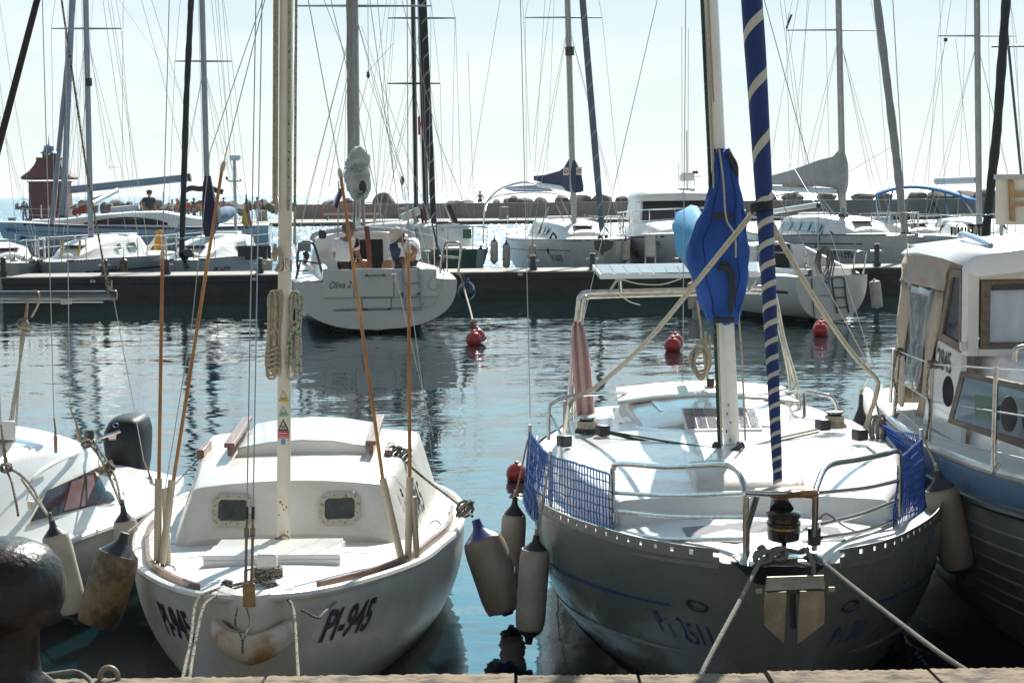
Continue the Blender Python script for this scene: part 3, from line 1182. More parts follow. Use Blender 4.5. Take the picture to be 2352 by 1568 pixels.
# ================================================================== boat with PI-945
A = Hull((-1.11, 7.2), -2.2, [
    (0.00, 0.02, 0.715, 0.02, 1.0, 1.0),
    (0.06, 0.16, 0.710, 0.06, 1.15, 1.15),
    (0.18, 0.265, 0.695, 0.10, 1.3, 1.25),
    (0.40, 0.385, 0.670, 0.14, 1.5, 1.3),
    (0.90, 0.590, 0.622, 0.20, 1.8, 1.45),
    (1.30, 0.715, 0.590, 0.24, 2.0, 1.6),
    (1.80, 0.810, 0.560, 0.28, 2.2, 1.9),
    (2.30, 0.895, 0.535, 0.30, 2.4, 2.0),
    (2.90, 0.930, 0.515, 0.30, 2.5, 2.1),
    (3.60, 0.885, 0.505, 0.28, 2.5, 2.1),
    (4.20, 0.690, 0.505, 0.24, 2.4, 2.0),
    (4.80, 0.460, 0.510, 0.18, 2.2, 1.9)], rake=0.42, rl=1.3)
bA = thing("sailboat", "small old white sailboat moored bow on with a stub mast, registration PI-945 on both bows", "sailboat", A.w(2.3, 0, 0))
A.shell().obj("hull", OLDWHITE, bA)
A.deck().obj("deck", DECKW, bA)
# rounded white gunwale and brown toe rail
mb = MB()
for sd in (-1, 1):
    mb.tube([A.w(x, sd * max(0, A.row(x)[0] - 0.012), A.zs(x) - 0.006) for x in A.xs()], 0.021, 8)
mb.obj("gunwale", OLDWHITE, bA)
A.sheer_band(0.30, 3.05, 0.022, 0.034, inset=0.062, side=1, z0=-0.004).obj("toe_rail", TEAK, bA)
A.sheer_band(0.30, 2.7, 0.022, 0.034, inset=0.062, side=-1, z0=-0.004).obj("toe_rail", TEAK, bA)
# deck seams
mb = MB()
for x in (1.42, 1.95):
    mb.tube([A.w(x, l, A.deckz(x, l) + 0.001) for l in (-0.68, -0.35, 0, 0.35, 0.68)], 0.003, 4)
mb.obj("deck_seam", mat("seam_grey", (0.35, 0.34, 0.31), 0.8), bA)

# cabin: raked curved front, crowned roof, sliding hatch
cab = [(1.84, 0.62, 0.545, 0.50, 0.60), (1.86, 0.62, 0.545, 0.50, 0.64), (2.00, 0.65, 0.53, 0.50, 0.855), (2.08, 0.66, 0.535, 0.50, 0.873), (2.5, 0.70, 0.575, 0.50, 0.880),
       (3.0, 0.745, 0.63, 0.50, 0.888), (3.45, 0.77, 0.665, 0.50, 0.892), (3.75, 0.77, 0.67, 0.50, 0.892)]
mb = cabin(A, cab, r=0.055, crown=0.035)
for i, p in enumerate(mb.v):                       # bow the front face forward
    l = (p - A.O).dot(A.N)
    s_ = (p - A.O).dot(A.D)
    if s_ < 2.2:
        mb.v[i] = p - A.D * (0.07 * (1 - (l / 0.66) ** 2)) * max(0.0, min(1, (2.2 - s_) / 0.2))
mb.obj("cabin", OLDWHITE, bA, smooth=30)


def frontA(l, z, e=0.0):
    """a point on the cabin's front face"""
    s_ = 1.86 + (z - 0.64) * 0.645
    s_ -= 0.075 * (1 - (l / 0.66) ** 2) + 0.022 * (1 - (l / 0.56) ** 2) + 0.004
    return A.w(s_ - e, l, z)


def octa(w_, h_, c):
    return [(-w_, -h_ + c), (-w_ + c, -h_), (w_ - c, -h_), (w_, -h_ + c), (w_, h_ - c), (w_ - c, h_), (-w_ + c, h_), (-w_, h_ - c)]


for lc, nm in ((-0.295, "left"), (0.265, "right")):
    zc = 0.752
    o_ = octa(0.107, 0.079, 0.034)
    i_ = octa(0.077, 0.049, 0.014)
    fr = lambda q, e: frontA(lc + q[0], zc + q[1], e)
    mb = MB()
    mb.loft([[fr(q, -0.004) for q in o_], [fr(q, 0.009) for q in o_], [fr((q[0] * .97, q[1] * .97), 0.012) for q in o_],
             [fr((q[0] * 1.03, q[1] * 1.03), 0.012) for q in i_], [fr(q, 0.004) for q in i_]], True)
    fo = mb.obj("porthole_frame", mat("rust_stained_frame", (0.52, 0.49, 0.40), 0.5, col2=(0.30, 0.22, 0.10), vs=30, thresh=(0.52, 0.66)), bA)
    mb = MB()
    mb.add([fr(q, 0.005) for q in i_], [tuple(range(8))])
    mb.obj("porthole_pane", mat("scratched_dark_pane", (0.045, 0.055, 0.05), 0.25, col2=(0.10, 0.12, 0.11), vs=14), fo)
    for q in range(12):
        an = q * math.pi / 6 + 0.26
        MB().ball(fr((0.093 * max(-1, min(1, 1.25 * math.cos(an))), 0.065 * max(-1, min(1, 1.25 * math.sin(an)))), 0.012), 0.0045, 6).obj("rivet", RIVET, fo)

# sliding hatch with its grooved coaming and rails
hx0, hx1 = 2.74, 3.72
rings = []
for x in (hx0, hx0 + 0.01, 3.0, 3.4, hx1):
    zt = interp([(c_[0], c_[4]) for c_ in cab], x)[0] + 0.035
    up_ = 0.078
    rings.append([A.w(x + (0.02 * (1 - f * f)) * -1.5, 0.37 * f, zt - 0.03 * f * f - 0.03) for f in (-1, -.5, 0, .5, 1)] +
                 [A.w(x + (0.02 * (1 - f * f)) * -1.5, 0.37 * f, zt + up_ - 0.045 * f * f) for f in (1, .5, 0, -.5, -1)])
MB().loft(rings, True, (True, True)).obj("sliding_hatch", WHITE, bA, bevel=0.008)
for sd in (-1, 1):
    zt = 0.99
    a_ = A.w(2.62, sd * 0.40, 0.925)
    b_ = A.w(3.66, sd * 0.415, 0.94)
    mb = MB()
    mb.bar(a_ + V((0, 0, 0.02)), b_ + V((0, 0, 0.02)), 0.028, 0.05)
    mb.bar(a_ + V((0, -0.015, 0.060)), b_ + V((0, 0, 0.062)), 0.058, 0.026)
    mb.obj("hatch_rail", TEAK, bA, bevel=0.003)
# wooden cleats on the roof edge
for sd, x, l_ in ((-1, 3.0, -.615), (1, 2.86, .52)):
    q = A.w(x, l_, 0.885)
    mb = MB()
    mb.bar(q + V((sd * -0.02, -0.14, 0.015)), q + V((sd * -0.02, 0.14, 0.03)), 0.042, 0.05)
    mb.obj("wooden_cleat", TEAK, bA, bevel=0.006)
    for k_ in (-0.07, 0.07):
        MB().box(q + V((-sd * 0.02, k_, -0.02)), (0.03, 0.04, 0.05)).obj("cleat_foot", OLDWHITE, bA)
# side lettering on the cabin
def cabside0(sd, x, t_, e=.005):
    hb, ht, zb, zt = interp(cab, x)
    return A.w(x, sd * (hb + (ht - hb) * min(1, t_) + e), zb + (zt - zb) * t_)


lettering("PI 945", lambda x, y: cabside0(1, 2.25 + x * .9, .22 + y / .40), 0.16, INK, bA, bold=0.02, shear=0.2, name="registration_number")
lettering("PI 945", lambda x, y: cabside0(-1, 3.1 - x * .9, .22 + y / .40), 0.16, INK, bA, bold=0.02, shear=0.2, name="registration_number")
for i_, (s_, sz, z_) in enumerate((("AERO", .028, .70), ("MODEL", .03, .66), ("LABOR", .03, .62), ("1.32", .03, .58))):
    lettering(s_, lambda x, y: cabside0(1, 2.12 + x, (z_ + y - .5) / .38), sz, INK, bA, name="small_lettering")
mb = MB()
for an0, cz in ((0, 0.765), (0, 0.79)):
    mb.tube([cabside0(1, 2.17 + 0.012 * math.cos(q * .785), (cz + 0.012 * math.sin(q * .785) - .5) / .38) for q in range(8)], 0.003, 5, True)
mb.obj("anchor_emblem", INK, bA)

# registration on both bows
bowtxt = lambda sd, x0: (lambda x, y: A.pt(sd, x0 + x, A.zs(x0 + x) - 0.255 + y * 1.0 + 0.02 * x, 0.004))
fwdR = bowtxt(1, 0.24)
lettering("PI-945", lambda x, y: fwdR(x, y), 0.148, INK, bA, shear=0.32, bold=0.028, width=0.78, name="registration_number")
lettering("PI-945", lambda x, y: A.pt(-1, max(0.12, 0.74 - x), A.zs(max(0.12, 0.74 - x)) - 0.255 + y, 0.004), 0.15, INK, bA, shear=-0.1, bold=0.028, width=0.80, name="registration_number")

# stem: white nose and the rust-stained rubber pad under it
mb = MB()
c_ = A.w(0.02, 0, 0.44)
rings = []
for i in range(17):
    an = (i / 16 - 0.5) * math.pi * 1.05
    rr = 0.052 * (math.cos(an * 0.86) ** 0.6) + 0.006
    cc = A.w(0.20 - 0.24 * math.cos(an), 0.165 * math.sin(an), 0.535 - 0.035 * math.cos(an) + 0.03 * abs(math.sin(an)))
    out = (A.N * math.sin(an) - A.D * math.cos(an))
    rings.append([cc + out * rr * 0.9 * math.cos(q * math.pi / 5) + V((0, 0, rr * 1.1 * math.sin(q * math.pi / 5))) for q in range(10)])
mb.loft(rings, True, (True, True))
mb.obj("bow_pad", mat("rust_stained_rubber", (0.60, 0.53, 0.42), 0.5, col2=(0.36, 0.19, 0.06), vs=7, thresh=(0.50, 0.66), detail=8), bA)
mb = MB()
rings = []
for z, s0, wd in ((0.735, 0.03, 0.15), (0.725, -0.02, 0.165), (0.66, -0.035, 0.15), (0.56, 0.0, 0.12), (0.46, 0.05, 0.07)):
    rings.append([A.w(s0 + 0.16 * (k_ / 5) ** 2 + 0.0, wd * k_ / 5, z) for k_ in range(-5, 6)])
mb.loft(rings, False)
mb.obj("stem_nose", OLDWHITE, bA)
# forestay plate, turnbuckles, two stays
bp_ = A.w(0.02, 0, 0.70)
MB().box(bp_ + V((-0.0, -0.06, 0.035)), (0.052, 0.014, 0.10)).obj("stay_plate", mat("rusty_yellow_plate", (0.52, 0.40, 0.22), 0.55, 0.3, col2=(0.25, 0.12, 0.05), vs=30), bA, bevel=0.004)
topY = 8.75
for du, u0 in ((-0.013, 588), (0.013, 602)):
    foot = bp_ + V((du, -0.06, 0.09))
    head = P(u0, -10, 8.62)
    d_ = (head - foot).normalized()
    mb = MB()
    mb.cyl(foot, foot + d_ * 0.05, 0.008, n=8)
    mb.cyl(foot + d_ * 0.05, foot + d_ * 0.20, 0.0062, n=8)
    mb.cyl(foot + d_ * 0.20, foot + d_ * 0.235, 0.011, n=8)
    mb.cyl(foot + d_ * 0.235, foot + d_ * 0.275, 0.0055, n=8)
    mb.obj("turnbuckle", RUSTSTEEL, bA)
    MB().cyl(foot + d_ * 0.275, foot + d_ * 0.33, 0.0075, n=8).obj("turnbuckle_sleeve", BLACK, bA)
    mb = MB()
    mb.tube([foot + d_ * 0.33, head, head + d_ * 3.2], 0.0028, 6)
    mb.obj("forestay", WIRE, bA)
mb = MB()
mb.tube([bp_ + V((-0.012, -0.062, 0.14 + 0)), bp_ + V((0.012, -0.062, 0.145))], 0.004, 5)
mb.tube([bp_ + V((-0.012, -0.062, 0.28)), bp_ + V((0.012, -0.062, 0.285))], 0.004, 5)
mb.obj("lashing", BLUEBAND, bA)

# white slatted step on the foredeck and small post
mb = MB()
for i, (s0, s1, z0, w0) in enumerate(((1.00, 1.14, 0.672, 0.33), (1.17, 1.30, 0.662, 0.32), (1.33, 1.50, 0.652, 0.31))):
    q = A.w((s0 + s1) / 2, -0.01, z0)
    mb.box(q, (2 * w0, s1 - s0, 0.026))
mb.box(A.w(1.005, -0.01, 0.636), (0.655, 0.03, 0.056))
mb.box(A.w(1.18, -0.01, 0.640), (0.62, 0.02, 0.035))
for l in (-0.31, 0.29):
    mb.box(A.w(1.25, l, 0.628), (0.03, 0.46, 0.05))
mb.obj("slatted_step", WHITE, bA, bevel=0.005)
MB().box(A.w(0.36, 0.035, 0.755), (0.085, 0.075, 0.15)).obj("mooring_post", WHITE, bA, bevel=0.01)

# mast
m0, m1 = P(651, 1258, 8.78), P(657.5, 0, 8.78)
md = (m1 - m0).normalized()
mb = MB()
mb.tube(straight(m0 + md * 0.0, m0 + md * 6.6, 14), 0.0345, 20)
mast = mb.obj("mast", ALUW, bA)
mb = MB()
mb.cyl(m0 - md * 0.02, m0 + md * 0.035, 0.05, n=18)
mb.obj("mast_step", OLDWHITE, mast)


def mastA(an, v, e=0.0):
    """a point on the mast's skin; an = angle from the face turned to the bow"""
    q = P(655, v, 8.78)
    t_ = (q - m0).dot(md)
    c_ = m0 + md * t_
    r_ = 0.0345 + e
    return c_ + V((math.sin(an) * r_, -math.cos(an) * r_, 0))


def mast_sticker(poly, m_, e=0.0015, nm="sticker"):
    """poly in (arc metres, height px)"""
    mb = MB()
    n = len(poly)
    mb.add([mastA(x / 0.0345, v, e) for x, v in poly], [tuple(range(n))])
    return mb.obj(nm, m_, mast, smooth=0)


def tri(vt, vb, hw, m_):
    for k_ in range(3):
        a_ = [(0, vt), (hw, vb), (-hw, vb)]
        c0 = (0, vb - (vb - vt) * 0.38)
        i_ = [(c0[0] + (x - c0[0]) * 0.66, c0[1] + (y - c0[1]) * 0.66) for x, y in a_]
        mb = MB()
        j = (k_ + 1) % 3
        N_ = 8
        ra = [[mastA((a_[k_][0] * (1 - q / N_) + a_[j][0] * q / N_) / 0.0345, a_[k_][1] * (1 - q / N_) + a_[j][1] * q / N_, 0.0014) for q in range(N_ + 1)],
              [mastA((i_[k_][0] * (1 - q / N_) + i_[j][0] * q / N_) / 0.0345, i_[k_][1] * (1 - q / N_) + i_[j][1] * q / N_, 0.0014) for q in range(N_ + 1)]]
        mb.loft(ra, False)
        mb.obj("triangle_sticker", m_, mast, smooth=0)


ppm = 8.78 / F
for vt, vb, m_, tx, tm in ((893, 920, YELSTK, "2004", INK), (930, 954, TEALSTK, "2000", INK), (960, 987, INK, "99", INK)):
    tri(vt, vb, 0.030, m_)
    sz = 0.0125 if len(tx) > 2 else 0.020
    lettering(tx, lambda x, y: mastA(x / 0.0345, vb - 4 - y / ppm, 0.003), sz, tm, mast, center=True, name="year_lettering", width=0.8)
for v0, v1 in ((988, 997), (998, 1004)):
    mb = MB()
    mb.loft([[mastA(a_ / 10, v0, 0.0014) for a_ in range(-9, 10, 3)], [mastA(a_ / 10, v1, 0.0014) for a_ in range(-9, 10, 3)]], False)
    mb.obj("red_label", REDSTK, mast, smooth=0)
mb = MB()
for v0 in (992, 1000):
    mb.loft([[mastA(a_ / 10, v0, 0.0024) for a_ in range(-7, 8, 2)], [mastA(a_ / 10, v0 + 1.4, 0.0024) for a_ in range(-7, 8, 2)]], False)
mb.obj("label_lines", WHTSTK, mast, smooth=0)
mb = MB()
mb.loft([[mastA(a_ / 10, 1006, 0.0014) for a_ in (-3, -1, 1, 3)], [mastA(a_ / 10, 1018, 0.0014) for a_ in (-3, -1, 1, 3)]], False)
mb.obj("small_blue_label", BLUESTK, mast, smooth=0)
# steel collar with two hooks
mb = MB()
t_ = (P(655, 622, 8.78) - m0).dot(md)
mb.cyl(m0 + md * t_, m0 + md * (t_ + 0.055), 0.0375, n=20)
mb.obj("mast_collar", STEEL, mast)
mb = MB()
for sd in (-1, 1):
    c_ = m0 + md * (t_ + 0.03)
    mb.tube(curve([c_ + V((sd * 0.022, -0.034, 0.03)), c_ + V((sd * 0.012, -0.05, 0.015)), c_ + V((sd * 0.014, -0.05, -0.012)), c_ + V((sd * 0.026, -0.036, -0.02))], 5), 0.005, 6)
mb.obj("collar_hook", STEEL, mast)
# rust spots at the foot
mb = MB()
rr = random.Random(4)
for q in range(7):
    mb.box(mastA(rr.uniform(-.7, .9), rr.uniform(1140, 1238), 0.0008), (0.006, 0.0016, 0.010))
mb.obj("rust_spot", mat("rust", (0.30, 0.12, 0.04), 0.8), mast)

# halyards up the mast
mb = MB()
mb.tube([m0 + md * x + V((-0.052, -0.02, 0)) for x in (1.75, 3.0, 4.5, 6.5)], 0.0105, 8)
mb.tube([m0 + md * x + V((-0.040, -0.034, 0)) for x in (1.70, 3.0, 4.5, 6.5)], 0.0075, 8)
mb.obj("halyard", ROPEW, bA)
mb = MB()
mb.tube([m0 + md * x + V((0.022, -0.036, 0)) for x in (1.72, 3.0, 4.5, 6.5)], 0.0068, 8)
mb.tube([m0 + md * x + V((0.049 + 0.0011 * x, -0.02, 0)) for x in (1.55, 3.0, 4.5, 6.5)], 0.0068, 8)
mb.obj("halyard", ROPEG, bA)


def hank(cx, v0, v1, wd, n, r, seed):
    """loops of rope hung in long bights: v0 top, v1 bottom"""
    rr = random.Random(seed)
    mb = MB()
    for i in range(n):
        a0 = P(cx + rr.uniform(-.3, .3) * wd, v0 + rr.uniform(0, 8), 8.745)
        b0 = P(cx + rr.uniform(-.3, .3) * wd, v1 - rr.uniform(0, 40), 8.745)
        h = px(wd * rr.uniform(.2, .5), 8.745)
        dy = rr.uniform(-0.02, 0.02)
        q = [a0, a0 + V((h, dy, -0.03)), a0.lerp(b0, .5) + V((h, dy, 0)), b0 + V((h, dy, 0.03)), b0, b0 + V((-h, dy, 0.03)), a0.lerp(b0, .5) + V((-h, dy, 0)), a0 + V((-h, dy, -0.03))]
        mb.tube(curve(q, 5, True), r, 7, True)
    return mb


mb = hank(630, 668, 870, 24, 6, 0.0075, 1)
for q in range(5):
    c_ = P(627, 800 + q * 11, 8.735)
    mb.tube([c_ + V((0.030 * math.cos(a_ * .785), 0.018 * math.sin(a_ * .785), 0.01 * math.sin(a_))) for a_ in range(8)], 0.0075, 7, True)
mb.tube(curve([P(640, 760, 8.73), P(628, 758, 8.72), P(617, 772, 8.72), P(615, 792, 8.72)], 5), 0.0075, 7)
mb.obj("rope_coil", ROPEW, label="cream rope coil hung on the left of the white stub mast", cat="rope coil", group="rope coils hung on the white stub mast")
mb = hank(677, 668, 872, 22, 5, 0.0066, 2)
mb.tube(curve([P(672, 742, 8.72), P(680, 736, 8.71), P(684, 750, 8.71), P(670, 760, 8.71), P(662, 790, 8.72), P(658, 828, 8.72), P(660, 845, 8.72)], 5), 0.0066, 7)
mb.tube(curve([P(686, 800, 8.74), P(690, 830, 8.74), P(692, 855, 8.74), P(686, 872, 8.74)], 5), 0.0066, 7)
mb.obj("rope_coil", ROPEG, label="green-flecked rope coil hung on the right of the white stub mast", cat="rope coil", group="rope coils hung on the white stub mast")
mb = MB()
mb.tube(curve([P(632, 560, 8.74), P(628, 590, 8.73), P(640, 580, 8.72), P(645, 600, 8.73), P(634, 620, 8.73), P(646, 612, 8.72), P(640, 570, 8.73), P(630, 600, 8.73)], 6), 0.009, 7)
mb.obj("cleated_rope_knot", ROPEW, bA)

# shroud rods with amber covers, pvc foot tubes, shroud wires
for (ut, vt, Yt, ub, vb, uf, vf, Yf, u0, Y0) in (
        (373, 592, 8.66, 365, 1112, 362, 1296, 8.42, 389, 8.75),
        (510, 388, 8.70, 396, 1115, 373, 1302, 8.40, 611, 8.76),
        (783, 405, 8.70, 879, 1112, 921, 1288, 8.44, 706, 8.76),
        (938, 578, 8.66, 942, 1108, 937, 1292, 8.47, 935, 8.75)):
    foot = P(uf, vf, Yf)
    top = P(ut, vt, Yt)
    kb = (vf - vb) / (vf - vt)
    bot = P(ub, vb, Yf + (Yt - Yf) * kb)
    head = P(u0, -10, Y0)
    mb = MB()
    mb.tube(straight(bot + (foot - bot) * 0.1, top, 8), [0.0095 * (1 - 0.12 * i / 8) for i in range(9)], 10)
    o_ = mb.obj("shroud_cover", AMBER, bA)
    mb = MB()
    mb.lathe([(0.0125, 0), (0.012, 0.03), (0.006, 0.045)], top - V((0, 0, 0.005)), head - top, 10)
    mb.obj("cover_tip", PVC, o_)
    mb = MB()
    mb.tube([foot + V((0, 0, 0.02)), bot + V((0, -0.004, 0.03))], 0.0185, 14)
    mb.obj("foot_tube", PVC, bA)
    mb = MB()
    mb.tube([foot - V((0, 0, 0.02)), foot + V((0, 0, 0.04))], 0.009, 8)
    mb.obj("chainplate", RUSTSTEEL, bA)
    mb = MB()
    mb.tube([top, head, head + (head - top).normalized() * 2.5], 0.0026, 6)
    mb.obj("shroud", WIRE, bA)
for (u1, v1, u2, v2, Y1) in ((378, 1120, 386, 1300, 8.44), (950, 1140, 957, 1280, 8.5)):
    MB().tube([P(u1, v1, Y1), P(u2, v2, Y1)], 0.016, 12).obj("foot_tube", PVC, bA)
MB().tube([P(380, 1120, 8.44), P(440, 750, 8.6), P(482, 350, 8.7), P(607, -10, 8.76)], 0.0024, 6).obj("shroud", WIRE, bA)
for (a_, b_) in (((848, -10, 9.4), (1000, 1105, 10.2)), ((760, 0, 9.2), (995, 1000, 10.6))):
    MB().tube([P(*a_), P(*b_)], 0.0022, 6).obj("running_stay", WIRE, bA)
mb = MB()
for l, x, an in ((0.76, 2.45, 0), (-0.5, 1.0, 1)):
    c_ = A.w(x, l, A.zs(x) + 0.005)
    mb.tube([c_ + V((0.03 * math.cos(q * math.pi / 8), 0, 0.028 * math.sin(q * math.pi / 8))) for q in range(9)], 0.005, 6)
mb.obj("deck_eye", STEEL, bA)

# ropes on PI-945
rope("red_flecked_rope", [P(362, 1318, 8.4), P(480, 1282, 8.55), P(560, 1262, 8.7), P(628, 1246, 8.72), P(700, 1256, 8.7), P(790, 1275, 8.6), P(860, 1295, 8.5), P(918, 1310, 8.42)], 0.0045, ROPER,
     "thin red-flecked rope stretched across the white foredeck step", "rope")
rope("red_flecked_rope", [P(628, 1248, 8.73), P(632, 1236, 8.7), P(650, 1238, 8.68), P(668, 1237, 8.70), P(652, 1228, 8.72), P(634, 1240, 8.70), P(618, 1252, 8.68), P(640, 1262, 8.66), P(612, 1260, 8.66), P(640, 1252, 8.66)], 0.0055, ROPER,
     "knotted red-flecked rope tied round the foot of the white stub mast", "rope")
rope("mooring_line", [P(600, 1330, 7.5), P(560, 1338, 7.42), P(500, 1352, 7.32), P(462, 1368, 7.2), P(446, 1400, 7.1), P(438, 1470, 6.8), P(420, 1556, 6.2), P(416, 1620, 5.95)], 0.0068, ROPEB,
     "dark-flecked mooring line dropping from the left bow of the PI-945 sailboat", "rope", group="mooring lines of the PI-945 sailboat")
rope("mooring_line", [P(600, 1334, 7.5), P(540, 1350, 7.36), P(490, 1372, 7.22), P(468, 1392, 7.1), P(455, 1440, 6.9), P(444, 1500, 6.6), P(436, 1556, 6.2), P(434, 1620, 5.95)], 0.0068, ROPEB,
     "second dark-flecked mooring line beside the left bow number of PI-945", "rope", group="mooring lines of the PI-945 sailboat")
rope("mooring_line", [P(590, 1334, 7.5), P(626, 1350, 7.42), P(655, 1370, 7.3), P(672, 1392, 7.16), P(678, 1440, 6.9), P(682, 1500, 6.6), P(685, 1556, 6.2), P(686, 1620, 5.95)], 0.0068, ROPEB,
     "dark-flecked mooring line hanging left of the big PI-945 number", "rope", group="mooring lines of the PI-945 sailboat")
mb = MB()
for q in range(3):
    c_ = A.w(0.36, 0.035, 0.725 + 0.017 * q)
    mb.tube([c_ + V((0.062 * math.cos(a_ * math.pi / 6), 0.056 * math.sin(a_ * math.pi / 6), 0.003 * math.sin(a_ * 2))) for a_ in range(12)], 0.0085, 7, True)
kt = thing("knotted_rope", "knotted dark-flecked rope wound round the white mooring post on the bow", "rope", A.w(0.36, 0.035, 0.72))
mb.obj("rope_turns", ROPEB, kt)
for c_ in (P(622, 1350, 7.36), P(520, 1345, 7.36)):
    mb = MB()
    for q in range(4):
        mb.tube([c_ + V((0.02 * math.cos(a_), 0.014 * math.sin(a_ + q), 0.018 * math.sin(a_ * 1.0 + q))) for a_ in [k_ * .785 for k_ in range(8)]], 0.008, 6, True)
    mb.obj("knot", ROPEB, kt)
rope("bow_pad_lashing", [P(546, 1395, 7.12), P(540, 1430, 7.08), P(556, 1466, 7.0), P(557, 1500, 7.02), P(558, 1472, 7.0), P(574, 1430, 7.08), P(566, 1395, 7.12)], 0.0042, ROPEB,
     "thin lashing looped under the rusty pad on the bow", "rope")
rope("bow_pad_lashing", [P(795, 1360, 7.75), P(745, 1405, 7.35), P(730, 1418, 7.26), P(692, 1400, 7.22)], 0.0055, ROPEGREY, "short grey line holding the right end of the bow pad", "rope")
rope("fender_line", [P(905, 1046, 10.05), P(920, 1052, 10.0), P(975, 1098, 9.95), P(1030, 1140, 9.8), P(1066, 1168, 9.6), P(1085, 1185, 9.4)], 0.0075, ROPEB,
     "rope running from the right cabin cleat down to the blue-capped fender", "rope")
kt = thing("rope_hitch", "dark-flecked hitches on the right wooden cleat and by the blue-capped fender", "rope", P(903, 1042, 10.0))
for c_ in (P(903, 1042, 10.0), P(926, 1048, 9.98), P(1068, 1168, 9.55)):
    mb = MB()
    for q in range(3):
        mb.tube([c_ + V((0.045 * math.cos(a_), 0.03 * math.sin(a_ + q * .4), 0.04 * math.sin(a_ + q))) for a_ in [k_ * .785 for k_ in range(8)]], 0.0085, 6, True)
    mb.obj("hitch", ROPEB, kt)
rope("fender_line", [P(468, 1042, 10.1), P(440, 1070, 10.0), P(408, 1105, 9.8), P(370, 1150, 9.4), P(320, 1200, 8.6), P(286, 1226, 8.05)], 0.0045, ROPEGREY,
     "thin rope from the left cabin cleat to the brown stained fender", "rope")

# ------------------------------------------------------------------ fenders between the near boats
fender(P(1092, 1192, 9.3), P(1168, 1412, 9.2), px(50, 9.25), "big stained fender with a shiny navy blue cap", FENDG, FENDB, captop=0.22, capbot=0.06)
fender(P(1183, 1140, 9.9), P(1172, 1356, 9.9), px(29, 9.9), "slim dirty white fender with a black cap behind the blue-capped one", FEND, BLACK, [P(1190, 1112, 9.9), P(1212, 1010, 10)], captop=0.2, capbot=0.12)
fender(P(1232, 1228, 8.85), P(1214, 1478, 8.85), px(35, 8.85), "clean white cylinder fender with black caps against the grey bow", FEND, BLACK, [P(1236, 1210, 8.85), P(1262, 1065, 8.9)], captop=0.14, capbot=0.15)
fender(P(118, 1194, 8.3), P(178, 1432, 8.3), px(33, 8.3), "long white fender with black caps beside the iron bollard", FEND, BLACK, [P(116, 1190, 8.3), P(96, 1165, 8.6), P(50, 1100, 9.0)], captop=0.15, capbot=0.13, lr=0.007, rope_m=ROPEB)
fender(P(282, 1162, 9.6), P(300, 1296, 9.6), px(28, 9.6), "short white fender with a black cap against the small white motor sailer", FEND, BLACK, [P(278, 1155, 9.6), P(262, 1090, 9.9), P(215, 1010, 10.4)], captop=0.26, capbot=0.1, lr=0.007, rope_m=ROPEB)
fender(P(288, 1222, 8.05), P(222, 1436, 8.0), px(52, 8.0), "brown algae-stained fender with a black cap", FENDBR, BLACK, captop=0.24, capbot=0.03)
fender(P(2152, 1080, 8.95), P(2208, 1330, 8.95), px(40, 8.95), "grey stained fender hanging between the grey bow and the lapstrake hull", FENDG, BLACK, [P(2150, 1072, 8.95), P(2136, 1040, 9.2), P(2112, 985, 9.45)], captop=0.17, capbot=0.13)
fender(P(1978, 905, 11.6), P(1974, 1040, 11.6), px(24, 11.6), "small black-topped fender beside the stern of the blue-trimmed cabin boat", FENDG, BLACK, [P(1982, 895, 11.6), P(1995, 870, 11.8)], captop=0.55, capbot=0.1)

# ================================================================== boat with PI 2511
B = Hull((1.095, 7.02), 2.6, [
    (0.00, 0.03, 0.862, 0.05, 1.0, 1.0),
    (0.05, 0.18, 0.858, 0.08, 1.2, 1.2),
    (0.15, 0.29, 0.850, 0.12, 1.35, 1.3),
    (0.50, 0.515, 0.815, 0.18, 1.5, 1.4),
    (0.92, 0.700, 0.780, 0.24, 1.7, 1.5),
    (1.50, 0.920, 0.745, 0.30, 1.9, 1.7),
    (1.95, 1.040, 0.722, 0.32, 2.1, 1.8),
    (2.60, 1.105, 0.702, 0.34, 2.3, 2.0),
    (3.40, 1.135, 0.695, 0.34, 2.4, 2.1),
    (4.50, 1.150, 0.700, 0.30, 2.4, 2.1),
    (5.60, 0.960, 0.715, 0.24, 2.3, 2.0)], rake=0.55, rl=1.5)
bB = thing("sailboat", "grey hulled sailboat with royal blue sail cover, blue netting and an anchor on its bow", "sailboat", B.w(2.6, 0, 0))
GH = mat("slate_grey_gelcoat", (0.20, 0.225, 0.205), 0.26, col2=(0.165, 0.185, 0.17), vs=1.6, coat=0.25)
B.shell().obj("hull", GH, bB)
B.deck(crown=0.09).obj("deck", mat("bright_deck_gelcoat", (0.80, 0.80, 0.77), 0.42, col2=(0.70, 0.70, 0.66), vs=3, bump=0.08, bs=160), bB)
BT = mat("royal_blue_stripe", (0.025, 0.085, 0.26), 0.3)
PALE = mat("pale_grey_stripe", (0.50, 0.53, 0.48), 0.25)
DKH = mat("dark_boot_paint", (0.045, 0.055, 0.055), 0.25, col2=(0.07, 0.08, 0.075), vs=3, coat=0.3)
